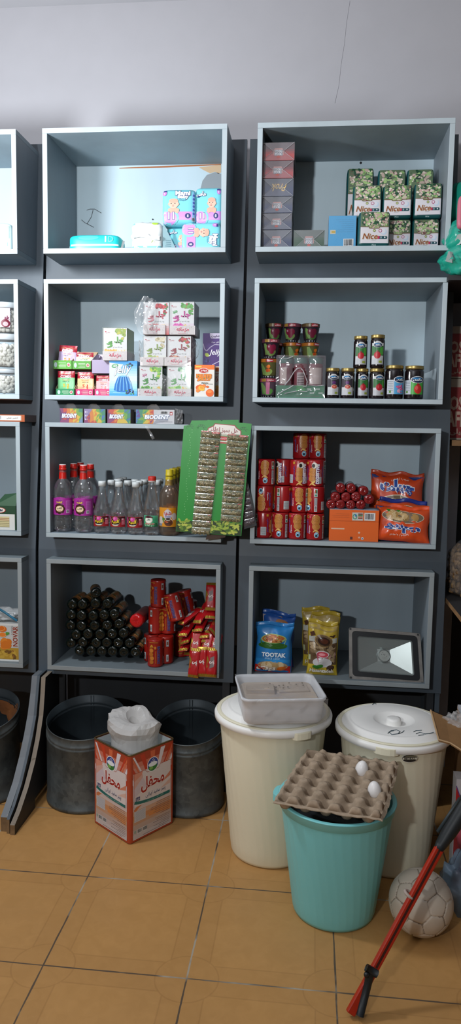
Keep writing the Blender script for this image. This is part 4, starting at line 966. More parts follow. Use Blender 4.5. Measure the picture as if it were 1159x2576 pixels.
def sachet(label, x, y, z, w, h, col, art, rx=-.10, ry=0, group=None):
    t = Geo(); d = .010
    def sk(u, v, s, wv=0): q = (1-(2*u/w)**2) if abs(2*u/w) < 1 else 0; b = max(0, 1-(2*v/h-1)**6); return Vector((u, s*(d*.5*max(q, 0)**.6*b+.0006+wv)+(.0012*nz(u*60, v*40, s, 1.3) if s < 0 else 0), v))
    t.grid(lambda a, b: sk((a-.5)*w, b*h, -1), 14, 16, M(col, .3)); t.grid(lambda a, b: sk((.5-a)*w, b*h, 1), 10, 12, M(col, .3))
    A = Art(t, lambda u, v, wv: sk(u, v, -1, wv+.0003), 2, .0003, .3); art(A, w, h)
    return tag(t.build('drink_sachet', loc=(x, y, z), rot=(rx, ry, 0)), label, 'sachet', group)
def display_box(label, x, Y, z, w, d, hf, hb, col, lid=None, rz=0, side=None):
    t = thing('display_box', label, 'box', (x, Y+d/2, z), rz, 'open drink powder boxes')
    g = Geo(); e = .0012; g.box(-w/2, w/2, -d/2, -d/2+e, 0, hf, col); g.box(-w/2, w/2, -d/2, d/2, 0, e, CARD); g.box(-w/2, w/2, d/2-e, d/2, 0, hb, CARD)
    for sx in (-1, 1):
        x0 = sx*w/2-(e if sx > 0 else 0); g.hexa([(x0, -d/2, 0), (x0+e, -d/2, 0), (x0+e, d/2, 0), (x0, d/2, 0), (x0, -d/2, hf), (x0+e, -d/2, hf), (x0+e, d/2, hb), (x0, d/2, hb)], side or CARD)
    A = Art(g, plane((-w/2, -d/2-.0002, 0), (1, 0, 0), (0, 0, 1)))
    A.ell(w*.18, hf*.5, w*.075, hf*.3, '#b9cfd0', 1); A.ell(w*.83, hf*.5, w*.09, hf*.24, '#d8c4bd', 1, rot=.5); A.ell(w*.83, hf*.5, w*.06, hf*.14, '#b8656a', 2, rot=.5); A.lines(w*.32, hf*.2, w*.7, hf*.8, 4, '#d9e4cf', 1, .25, .25)
    g.build('tray', t)
    if lid:
        g = Geo(); g.hexa([(-w/2, d/2-.001, hb), (w/2, d/2-.001, hb), (w/2, d/2+.0005, hb), (-w/2, d/2+.0005, hb)]+[tuple(Vector(q)) for q in lid], CARD); g.build('lid_flap', t)
    return t
Yc = 2.945
cx = []
zc = AY(190, 932, Yc).z
for lb, lf, a, b, yt, yf, col, c0, c1, fr in (
  ('green drink powder display box, first from left in the lower row', 'green COMIX sachet in the leftmost lower display box', 139.5, 187, 929, 978, '#2d8a56', '#7fc48a', '#4f9a62', '#d9b23c'),
  ('magenta drink powder display box, second from left in the lower row', 'magenta COMIX sachet with red glass in the second lower display box', 189.5, 235, 932, 979, '#c4316c', '#e0c08c', '#c43a6c', '#c8442c'),
  ('pink drink powder display box, third from left, against the blue jelly carton', 'pink COMIX sachet with a pale glass in the third lower display box', 237, 279, 940, 979, '#cf3a72', '#eab3b4', '#d65a86', '#e09488')):
    x, w, h = spot(a, b, yt, Yc, F1, 990); hf = AY((a+b)/2, yf, Yc).z-F1
    display_box(lb, x, Yc, F1, w, .10, hf, h-.004, col); cx.append((x, w, h))
    sachet(lf, x, Yc+.016, F1+.003, w*.9, h-.008, '#a3182f', lambda A, w, h, c0=c0, c1=c1, fr=fr: comix_face(A, w, h, c0, c1, fr, 3), rx=-.04)
zu = F1+max(cx[0][2], cx[1][2])
for k, (lb, lf, a, b, yf, ylid, col, c0, c1, fr, dx, yt) in enumerate((
  ('light green drink powder box with raised cardboard back, upper left', 'red and violet COMIX sachet standing in the upper left open box', 131, 181, 907, 867, '#5ba63c', '#b9a7c9', '#d9a08a', '#e08a2c', .012, 868),
  ('light green drink powder box with cardboard back, second of the upper pair', 'red and green COMIX sachet leaning in the second upper open box', 181, 229, 909, 868, '#549a3a', '#c4d6b4', '#6faf6a', '#cfd9c4', .004, 886))):
    Y = 2.955; x, w, hf = spot(a, b, yf, Y, zu, 925); zb = AY((a+b)/2, ylid, Y+.10).z-zu
    display_box(lb, x, Y, zu+.001, w, .10, hf, min(zb, hf+.045), col, rz=0)
    hs = AY((a+b)/2, yt, Y+.02).z-zu; sachet(lf, x+dx, Y+.02, zu+.004, w*.9, hs-.004, '#8f1830', lambda A, w, h, c0=c0, c1=c1, fr=fr: comix_face(A, w, h, c0, c1, fr, 4), rx=-.12, ry=.06*(1 if k == 0 else .4))
# open lilac carton
def lilac():
    a, b = AY(232, 930, 2.95), AY(277, 930, 2.95); z0 = F1+cx[2][2]+.001; zt = AY(250, 905, 2.95).z; w = b.x-a.x+.02; d = .09; h = zt-z0
    t = thing('open_carton', 'empty lilac carton with raised flaps between drink boxes and jelly carton', 'carton', ((a.x+b.x)/2+.008, 2.95+d/2, z0)); L = M('#a79bb4', .6); LI = M('#cfc2dc', .6); e = .001
    g = Geo(); g.box(-w/2, w/2, -d/2, -d/2+e, 0, h, L); g.box(-w/2, w/2, d/2-e, d/2, 0, h, LI); g.box(-w/2, -w/2+e, -d/2, d/2, 0, h, L); g.box(w/2-e, w/2, -d/2, d/2, 0, h, L); g.box(-w/2, w/2, -d/2, d/2, 0, e, LI); g.build('carton', t)
    g = Geo(); g.add([(-w/2, -d/2+.002, h), (-w/2, d/2, h), (-w/2+.006, d/2, h+.028), (-w/2+.012, -d/2+.02, h+.022)], [(0, 3, 2, 1), (0, 1, 2, 3)][:1], LI); o = g.build('flap', t); o.modifiers.new('s', 'SOLIDIFY').thickness = .001
    g = Geo(); g.add([(-w/2, d/2, h), (w/2, d/2, h), (w/2, d/2+.006, h+.03), (-w/2, d/2+.006, h+.03)], [(0, 1, 2, 3)], LI); o = g.build('flap', t); o.modifiers.new('s', 'SOLIDIFY').thickness = .001
lilac()
# blue jelly carton
x, w, h = spot(275, 345, 908, 2.935, F1, 997)
def bluejelly(A, w, h):
    A.vgrad(0, 0, w, h, ['#2f8fd0', '#9fd3ec', '#cfd6dc', '#8fc0e0', '#2a86c8'], 14, 1)
    A.poly([(0, h*.35), (w*.5, h*.9), (0, h*.95)], '#c4ccd2', 1.4)
    A.poly([(w*.16, h*.17), (w*.20, h*.34), (w*.28, h*.5), (w*.34, h*.57), (w*.64, h*.57), (w*.70, h*.5), (w*.78, h*.32), (w*.82, h*.16), (w*.7, h*.12), (w*.3, h*.12)], '#1f6fb8', 2)
    for k in range(5): A.line([(w*(.36+.07*k), h*.57), (w*(.27+.12*k), h*.34), (w*(.24+.135*k), h*.15)], w*.022, '#7fb8e6', 2.5)
    for k in range(5): A.line([(w*(.40+.07*k), h*.56), (w*(.325+.12*k), h*.34), (w*(.30+.135*k), h*.14)], w*.012, '#123f86', 2.6)
    A.ell(w*.49, h*.575, w*.15, h*.025, '#6fb0e4', 2.7); A.line([(w*.34, h*.565), (w*.49, h*.6), (w*.64, h*.565)], .0012, '#e3f0fa', 2.9)
    A.text('jelly', w*.48, h*.73, '#f0f2f4', w=w*.56, h=h*.27, l=4, skew=.3, bold=.012, rot=.08, out='#5f6f7c', outw=.02)
    A.ell(w*.2, h*.86, w*.12, h*.05, '#2f8a4a', 3, rot=.2); A.ell(w*.2, h*.86, w*.085, h*.03, '#cfe6d0', 3.3, rot=.2); A.text('golha', w*.2, h*.86, '#1f6a3a', w=w*.13, l=4)
    A.leaves(w*.56, h*.78, w*.88, h*.96, 16, ['#2a2f52', '#3a4068', '#1e2240', '#4a9a4a'], .002, .0036, 3, 6, 1); A.leaves(w*.56, h*.04, w*.9, h*.22, 16, ['#2a2f52', '#3a3460', '#1e2240', '#3f8a3f'], .0025, .004, 3, 7, 1); A.lines(w*.12, h*.08, w*.4, h*.1, 1, '#e3eef6', 2)
carton('jelly_carton', 'large blue jelly carton with a blue moulded jelly picture', 'carton', x, 2.935, F1, w, .085, h, '#9fc6de', bluejelly, 0, None, side='#1f6fae')
zblue = F1+h
# white fruit jelly multipacks
def jeli(tc, frt, bot, badge=None, seed=1, side='#a8a9a8'):
    def f(A, w, h):
        A.vgrad(0, 0, w, h*.35, [bot[0], '#dadcdc'], 5, .6)
        A.leaves(w*.42, h*.80, w*.99, h*.985, 22, frt, .004, .0085, 1.5, seed, .75); A.leaves(w*.72, h*.6, w*.99, h*.85, 8, frt, .003, .007, 2.5, seed+3, .75)
        A.leaves(w*.03, h*.20, w*.62, h*.36, 16, bot, .004, .010, 1.6, seed+1, .6); A.leaves(w*.5, h*.24, w*.95, h*.32, 4, ['#d6b04a', '#e0c98c'], .003, .008, 1.7, seed+2, .35)
        A.text('جلی', w*.58, h*.61, tc, w=w*.50, h=h*.23, l=4, bold=.04); A.text('ژ', w*.27, h*.49, tc, w=w*.18, h=h*.18, l=4, bold=.05)
        A.line([(w*.14, h*.52), (w*.24, h*.5), (w*.33, h*.57)], w*.05, tc, 3.8)
        A.text('پودر ژله میوه ای', w*.6, h*.41, '#4a4f4c', w=w*.4, l=3); A.text('شادی', w*.2, h*.86, '#b83a4c', w=w*.16, l=3); A.ell(w*.1, h*.885, w*.03, h*.018, '#b83a4c', 3)
        if badge: A.text('جدید', w*.22, h*.70, badge, w=w*.2, h=h*.1, l=4, bold=.03, rot=.3)
    return f
def multipack(label, a, b, yt, ytr, ybt, Y, z, ta, tb, tc, frt, bot, badge=None, seed=1, side='#a8a9a8', depth=.12, loose=None):
    x, w, h = spot(a, b, yt, Y, z, ybt); ht = AY((a+b)/2, ytr, Y).z-z
    def wr(t, w_, d, h_):
        g = Geo(); xa, xb = AY(ta, ybt, Y-.008).x-x, AY(tb, ybt, Y-.008).x-x
        g.box(xa, xb, -d/2-.008, d/2, -.0004+.0006, ht, M('#cfc9c8', .5)); A = Art(g, plane((xa, -d/2-.0082, 0), (1, 0, 0), (0, 0, 1)), lay=.0003); W = xb-xa
        A.leaves(.001, .001, W-.001, ht-.001, 14, ['#dcd4d2', '#b9aeb0', '#d9c4c2', '#c4bcbc'], .002, .005, .5, seed+4, .4); A.text('مزمانه', W*.52, ht*.55, '#c2405a', w=W*.48, h=ht*.52, l=3, bold=.04, out='#eedfe0', outw=.05); A.lines(W*.3, ht*.1, W*.65, ht*.22, 1, '#c98a92', 2, .1)
        g.build('display_tray', t)
        g = Geo(); g.box(-w_/2-.0015, w_/2+.0015, -d/2-.010, d/2+.002, .0005, h_+.001, WRAP); g.build('film_wrap', t)
        if loose: film_sheet('loose_film', t, lambda u, v: loose(u, v, w_, d, h_), 26, 20)
    return carton('jelly_multipack', label, 'jelly pack', x, Y, z, w, depth, h, '#d9dbdc', jeli(tc, frt, bot, badge, seed), 0, 'film wrapped jelly multipacks', side=side, wrap=wr)
GR = ['#4f9a2c', '#6fb83c', '#3a7a24', '#9fcf5a']; RD = ['#a81f2c', '#c83a3c', '#7a1620', '#5a8a3a']; Y2 = 2.935
z0 = F1; zb1 = AY(380, 921, Y2).z; zm1 = AY(385, 843, Y2).z
multipack('green jelly multipack with lime picture, bottom left of the six white packs', 351, 408, 921, 978, 998, Y2, F1, 346, 406, '#2f8a2c', ['#6fb83c', '#c9d63c', '#3f8a2c', '#9fcf4a'], GR, '#c42f7a', 11, '#2c6a2c', loose=lambda u, v, w, d, h: Vector((w/2+.002+.022*u, -d/2-.012-.012*math.sin(3*v)+.008*nz(u, v, 1, 6), h*(.72*v)*(1-.15*u)+.002*nz(u, v, 3, 9)+.003)))
multipack('pale green jelly multipack with mint leaf picture, bottom right of the six', 421, 479.5, 921, 978, 999, Y2, F1, 421, 480, '#4a9a4c', ['#9fc8a0', '#6fae8a', '#4a8a5c', '#b9d6b0'], ['#7fc23c', '#5aa23c', '#a8d66a'], None, 12, '#8fa86a')
multipack('creamy white jelly multipack, middle left of the six, glossy film on it', 361, 418, 846, 899, 919, Y2, zb1+.001, 352, 411.5, '#7f9a3c', ['#c9bc98', '#d9cfb0', '#a89a72', '#e0d8c0'], ['#a8b86a', '#8fa84a', '#c4cc9a'], None, 13, '#b9b4a4', loose=lambda u, v, w, d, h: Vector((-w/2-.003-.014*u+.004*nz(u, v, 1, 7), -d/2-.008+.010*nz(u, v, 2, 5), h*(.1+.72*v)+.004)))
multipack('dark red jelly multipack, middle right of the six, film bulging at its right', 421, 480, 846, 899, 919, Y2, zb1+.001, 413, 471, '#8f1f2c', RD, ['#7a2a2c', '#9a4a3c', '#d9a07a'], None, 14, '#a0444c', loose=lambda u, v, w, d, h: Vector((w/2+.003+.026*math.sin(PI*v)*u+.006*nz(u, v, 1, 7), -d/2-.006+.05*u+.008*nz(u, v, 2, 6), h*(.15+.85*v))))
multipack('red berry jelly multipack, top left of the six, in a loose clear bag', 363, 425, 761, 818, 841, Y2, zm1+.001, 360, 415, '#b82f4c', ['#b81f2c', '#d8404c', '#8f1620', '#3f7a3c'], ['#d65a5a', '#e08a8a', '#c43a4a'], None, 15, '#c9a4a8', loose=lambda u, v, w, d, h: Vector((-w/2-.038*math.sin(PI*min(1, v*.9+.1))*(1-u)+w*.5*u+.006*nz(u, v, 1, 6), -d/2-.012-.008*math.sin(PI*u)+.008*nz(u, v, 4, 5), h*(-.05+1.2*v)*(1-.12*u)+.006*nz(u, v, 8, 5)+.006)))
multipack('magenta jelly multipack with green cactus picture, top right of the six', 426.5, 488, 760, 820, 843, Y2, zm1+.001, 426, 490, '#b82a8a', ['#4f9a3c', '#5fae4a', '#3f8a34', '#b04a4c'], ['#c42f9a', '#d84fae', '#a8207a'], '#2fa84c', 16, '#9a9496')
multipack('green grape jelly multipack standing alone on the blue jelly carton', 260, 319, 825, 884, 905, 2.937, zblue+.001, 258, 319, '#4a9a2c', ['#b9b84a', '#8fa83c', '#a8a83c', '#6f8a2c'], ['#d6a03a', '#e0b85a', '#c98a2c'], None, 17, '#7f9a4a', loose=lambda u, v, w, d, h: Vector((w/2+.004+.03*u, -d/2-.002+.10*u+.006*nz(u, v, 1, 6), h*(.02+.3*v)+.006*nz(u, v, 2, 6))))
# fruit jelly cartons at right
x, w, h = spot(488.5, 538, 918, 2.925, F1, 998)
def fruits(A, w, h):
    A.rect(0, h*.86, w, h, '#e8742a', 1); A.rect(w*.05, h*.92, w*.35, h*.97, '#f0c24a', 2); A.ell(w*.46, h*.82, w*.26, h*.085, '#e9dfd8', 2.2); A.ell(w*.46, h*.82, w*.23, h*.07, '#b8322c', 2.4); A.text('پودر', w*.46, h*.82, '#f2e8e4', w=w*.3, h=h*.07, l=3.4, bold=.03)
    A.text('FRUITS', w*.48, h*.65, '#e8862a', w=w*.74, h=h*.10, l=4, bold=.08, out='#a8541f'); A.text('JELLY', w*.50, h*.545, '#e8862a', w=w*.66, h=h*.09, l=4, bold=.08, out='#a8541f')
    A.leaves(w*.1, h*.5, w*.85, h*.7, 6, ['#5a9a3c'], .002, .003, 4.6, 3, .5)
    A.text('PEACH', w*.52, h*.435, '#3a4238', w=w*.32, h=h*.045, l=3, bold=.03); A.text('JELLY POWDER', w*.72, h*.40, '#4a4f48', w=w*.42, l=3)
    A.leaves(w*.04, h*.14, w*.62, h*.42, 12, ['#e8742a', '#e0641f', '#ee8a3c'], .004, .010, 1.5, 4, .8); A.ell(w*.36, h*.27, w*.17, h*.075, '#f0b83a', 3, rot=-.5); A.ell(w*.37, h*.29, w*.11, h*.04, '#e89a2c', 3.3, rot=-.5); A.ell(w*.78, h*.13, w*.2, h*.12, '#e8641f', 3); A.ell(w*.76, h*.17, w*.12, h*.05, '#f08a3c', 3.2); A.ell(w*.66, h*.32, w*.08, h*.035, '#e0641f', 2.5)
carton('jelly_carton', 'white and orange Fruits Jelly carton with peach picture, in front at right', 'carton', x, 2.925, F1, w, .05, h, '#e3ded6', fruits, .04, None, side='#cfc2b4')
x2, w2, h2 = spot(522, 566, 922, 2.99, F1, 998)
def fruits2(A, w, h): A.rect(0, h*.84, w, h*.97, '#c8642a', 1); A.text('ژله', w*.62, h*.60, '#b8442a', w=w*.4, l=2, bold=.03); A.leaves(w*.3, h*.02, w*.98, h*.45, 8, ['#d88a1f', '#e0a03a', '#c4741f'], .006, .012, 1, 2, .7); A.lines(w*.4, h*.74, w*.95, h*.8, 1, '#b8442a', 2)
carton('jelly_carton', 'second orange jelly carton mostly hidden behind the Fruits Jelly one', 'carton', x2-.012, 2.985, F1, w2-.012, .045, h2, '#d9cfc2', fruits2, 0, None, side='#c98a4a')
x, w, h = spot(510, 566, 839, 2.985, F1+h2, 920)
def purple(A, w, h):
    A.poly([(w*.42, h*.84), (w, h*.84), (w, h), (w*.36, h), (w*.36, h*.92)], '#b9b0c4', 1); A.text('شایین', w*.66, h*.91, '#3a2452', w=w*.46, h=h*.07, l=2, bold=.04)
    A.text('انگور سیاه', w*.66, h*.73, '#e3dcea', w=w*.42, l=2); A.line([(w*.02, h*.68), (w*.08, h*.52), (w*.2, h*.46), (w*.4, h*.58), (w*.62, h*.66), (w, h*.64)], .003, '#a59cb4', 1.5); A.text('Jelly', w*.66, h*.40, '#efeaf4', w=w*.6, h=h*.2, l=3, skew=.3, bold=.012)
    A.ell(w*.22, h*.34, w*.09, h*.07, '#a8b84a', 2, rot=1); A.leaves(w*.04, h*.04, w*.42, h*.24, 14, ['#2c2a5a', '#3a3f78', '#1f1c40', '#4a4a8a'], .003, .0048, 2, 5, 1); A.line([(w*.5, h*.04), (w*.9, h*.16)], .003, '#b9aec8', 2)
carton('jelly_carton', 'purple Jelly carton with black grapes in the right corner', 'carton', x-.006, 2.985, F1+h2+.001, w-.012, .05, h, '#43246a', purple, 0, None, side='#2f1a4c')
# ---------------------------------------------------------------- soap cartons on the ledge
ZL = ROWS[2][1]+.0008
def biod(mode, seed):
    def f(A, w, h):
        cols = ['#8a2f6a', '#c8442c', '#d8802c', '#d8b83a', '#6fa83a', '#2f8a6a', '#3a6fb0', '#5a3a8a']
        if mode == 3:
            A.rect(0, 0, w, h, '#c9cbce', .8); W = w*.46
        else: W = w
        rnd = random.Random(seed); nx, ny = (7, 4) if mode != 3 else (5, 4); P = {}
        for i in range(nx+1):
            for j in range(ny+1): P[i, j] = (W*(i+(rnd.uniform(-.35, .35) if 0 < i < nx else 0))/nx, h*(j+(rnd.uniform(-.35, .35) if 0 < j < ny else 0))/ny)
        for i in range(nx):
            for j in range(ny):
                for tri in ((P[i, j], P[i+1, j], P[i+1, j+1]), (P[i, j], P[i+1, j+1], P[i, j+1])):
                    k = (i/nx if mode != 3 else 1-i/nx*.9)*6.2+rnd.uniform(-.8, .8)+(j/ny-.5)*1.5; A.poly(list(tri), cols[int(max(0, min(7, k+(.6 if mode else 0))))], 1)
        if mode == 0: A.poly([(0, 0), (0, h), (w*.14, h*.5)], '#4a2a62', 1.6); A.poly([(w*.82, 0), (w, 0), (w, h*.5)], '#6f8fb0', 1.6)
        if mode == 1:
            A.poly([(0, h), (w*.4, h), (w*.08, h*.3), (0, h*.2)], '#8f7fae', 1.6)
            for k in range(3): A.ell(w*.07, h*(.25+.26*k), w*.03, h*.06, '#e3dfe8', 2); A.ell(w*.14, h*(.25+.26*k), w*.02, h*.05, '#cfc4d4', 2)
        if mode == 2: A.poly([(0, 0), (0, h), (w*.1, h*.55)], '#5a2a62', 1.6)
        if mode == 3:
            A.poly([(w*.44, 0), (w*.5, h*.3), (w*.56, h*.85), (w*.64, h), (w, h), (w, 0)], '#cfd0d4', 1.4); A.barcode(w*.64, h*.70, w*.82, h*.90, 2); A.rect(w*.88, h*.62, w*.95, h*.86, '#c43a3c', 2); A.rect(w*.895, h*.67, w*.935, h*.80, '#e3d4d4', 3)
            A.poly([(w*.44, 0), (w*.54, h*.34), (w*.84, h*.34), (w*.84, h*.2), (w*.5, 0)], '#9fa2ac', 1.5); A.lines(w*.6, h*.08, w*.95, h*.2, 2, '#8a8c94', 2, .3, .3)
        if mode != 1: A.text('BIODENT', w*(.55 if mode == 3 else .40 if mode == 2 else .42), h*.48, '#e6edf2', w=w*(.62 if mode != 2 else .58), h=h*(.27), l=4, skew=.15, bold=.045, out='#2a4f8a', outw=.05)
    return f
def soapwrap(t, w, d, h):
    g = Geo(); g.box(-w/2-.001, w/2+.001, -d/2-.001, d/2+.001, .0003, h+.0006, WRAP); g.build('film_wrap', t)
    film_sheet('film_tail', t, lambda u, v: Vector((-.03+.05*u+.004*nz(u, v, w*50, 6), d/2-.05-.01*v, h-.002+.022*v*(1-abs(2*u-1)**3*.7)+.003*nz(u, v, 2, 8))), 10, 8)
for k, (lb, a, b, yt, yb_, mode) in enumerate((('colourful soap carton on the ledge, leftmost of four, with letters', 149.5, 209, 1027, 1064, 0), ('colourful soap carton with white dots, second from left on the ledge', 210.5, 266, 1028, 1064, 1), ('colourful soap carton, third from left on the ledge, glittering film', 269, 329, 1029, 1066, 2))):
    x, w, h = spot(a, b, yt, 2.915, ZL, yb_); carton('soap_carton', lb, 'soap box', x, 2.915, ZL, w-.003, .065, h-.001, '#7a5a7a', biod(mode, 4+k), 0, 'soap cartons on the ledge', side='#6a4a32', wrap=soapwrap)
x, w, h = spot(342, 438.5, 1030, 2.91, ZL, 1067)
def soapwrap2(t, w, d, h):
    soapwrap(t, w, d, h); film_sheet('film_end', t, lambda u, v: Vector((w/2+.002+.030*u, -d/2+.004+.008*nz(u, v, 2, 6), .002+(h+.004)*v*(1-.12*u)+.003*nz(u, v, 5, 9)*u)), 12, 10)
carton('soap_carton', 'white ended soap carton lying lengthwise, rightmost of four on the ledge', 'soap box', x, 2.91, ZL, w, .05, h-.001, '#c9cbce', biod(3, 9), 0, 'soap cartons on the ledge', side='#b4b6ba', wrap=soapwrap2)
g = Geo(); a_ = AY(368, 1072, 2.894); g.grid(lambda u, v: a_+Vector((.004+.030*v+.010*u-.01, -.003*math.sin(9*v), -.052*v*(1-.12*u)+.004*nz(u, v, 1, 6))), 6, 14, BAG); tag(g.build('film_strip'), 'torn strip of clear film hanging from the ledge under the soap cartons', 'film strip')
# ================================================================ second row, right: pudding cups and jam jars
PLAST = film('clear_pot', (1, 1, 1), .10, .45, 0, .06, (.97, .98, 1))
GLASS = film('clear_glass', (1, 1, 1), .04, .62, 0, .04, (.90, .93, .94))
def cup_mesh(k):
    g = Geo(); r0, r1, h = .0262, .0352, .0725; rnd = random.Random(k)
    body = ['#2f1f2c', '#2c1c2a', '#5a5a30', '#5c4a58'][k % 4]
    prof = [(.0235, 0), (.0245, .002), (.0255, .010), (r0, .011), (.0300, .040), (.0330, .056), (r1, .060), (r1+.0006, .070), (r1+.0014, .0725), (r1-.0004, .0735), (.0005, .0738)]
    g.lathe(prof[:3], '#15151a', 32, cap1=False); g.lathe(prof[2:7], body, 32, cap0=False, cap1=False); g.lathe(prof[6:9], [ '#5f4a2f', '#6a3a4a', '#a8641f', '#a8486a'][k % 4], 32, cap0=False, cap1=False); g.lathe(prof[8:], '#4a4644', 32, cap0=False, cap1=False)
    f = lambda u, v, w: (lambda a, R: Vector(((R+w)*math.sin(a), -(R+w)*math.cos(a), v)))(u/.031, .0262+(.0352-.0262)*min(1, max(0, (v-.011)/.049)))
    A = Art(g, f, 2, .0006, .3); fruit = ['#6a1a34', '#7a1a38', '#d8641f', '#8a2440'][k % 4]; leaf = ['#4a6a34', '#6f8a4a', '#8fa85a', '#5f9a4a'][k % 4]
    for o in (-.08, .0, .08):
        A.poly([(o-.026, .014), (o-.012, .014), (o-.018, .056), (o-.028, .056)], leaf, .8); A.ell(o+.003, .022, .019, .012, leaf, 1, rot=.3); A.ell(o-.016, .034, .008, .02, '#7a9a5a', 1.2, rot=.3)
        if k % 4 == 3: A.rect(o-.007, .013, o+.007, .058, '#c87a9a', 2)
        elif k % 4 == 2:
            for q in range(7): A.ell(o+.006+rnd.uniform(-.008, .008), .034+rnd.uniform(-.009, .010), .0055, .006, rnd.choice(['#d8641f', '#e07a2c', '#c4501f']), 2+q*.1)
        else:
            A.ell(o-.006, .040, .0105, .0125, fruit, 2); A.ell(o+.009, .040, .0105, .0125, fruit, 2.1); A.ell(o+.002, .027, .010, .010, fruit, 2.2); A.ell(o-.008, .044, .003, .004, '#b88a9a', 3)
        A.rect(o-.002, .0605, o+.022, .0715, '#a8283a', 2); A.text('شایان' if k % 4 != 2 else 'Shayan', o+.010, .066, '#e9d6d8', w=.019, l=3, bold=.03)
        A.rect(o-.022, .0605, o-.006, .0715, ['#7a6a4a', '#a8823a', '#c8782c', '#a8823a'][k % 4], 2)
    for q in range(12): A.rect(-.075+.0125*q, .003, -.075+.0125*q+rnd.uniform(.004, .008), .0075, '#8d8f94', 1)
    return g.mesh('pudding_cup')
CUPM = [cup_mesh(k) for k in range(4)]; HC = .0742
def cup(label, px, Y, lev, k, rz=0, dx=0):
    x = AY(px, 930, Y).x; return tag(put('pudding_cup', CUPM[k], None, (x+dx, Y+.036, FL(1)+.0008+lev*HC), (0, 0, rz)), label, 'pudding cup', 'fruit pudding cups')
Yf = 2.925
cup('pudding cup at the bottom of the front left column, pink stripe', 674, Yf, 0, 3); cup('orange pudding cup, second from the bottom of the front left column', 676, Yf, 1, 2, -.25); cup('dark red pudding cup, third from the bottom of the front left column', 678, Yf, 2, 1, .1)
for px, nm, k in ((686, 'left', 0), (732, 'middle', 1), (778.5, 'right', 0)):
    for lev in (0, 1): cup('pudding cup in the back row, hidden behind the front cups and wrapped pack', px, 3.04, lev, 2, dx=.004)
    cup('shaded pudding cup, third up of the %s column in the back row' % nm, px, 3.04, 2, 2 if nm != 'left' else 0, .5)
    cup('dark red pudding cup on top of the %s column in the back row' % nm, px, 3.04, 3, k, -.3 if nm == 'middle' else .15)
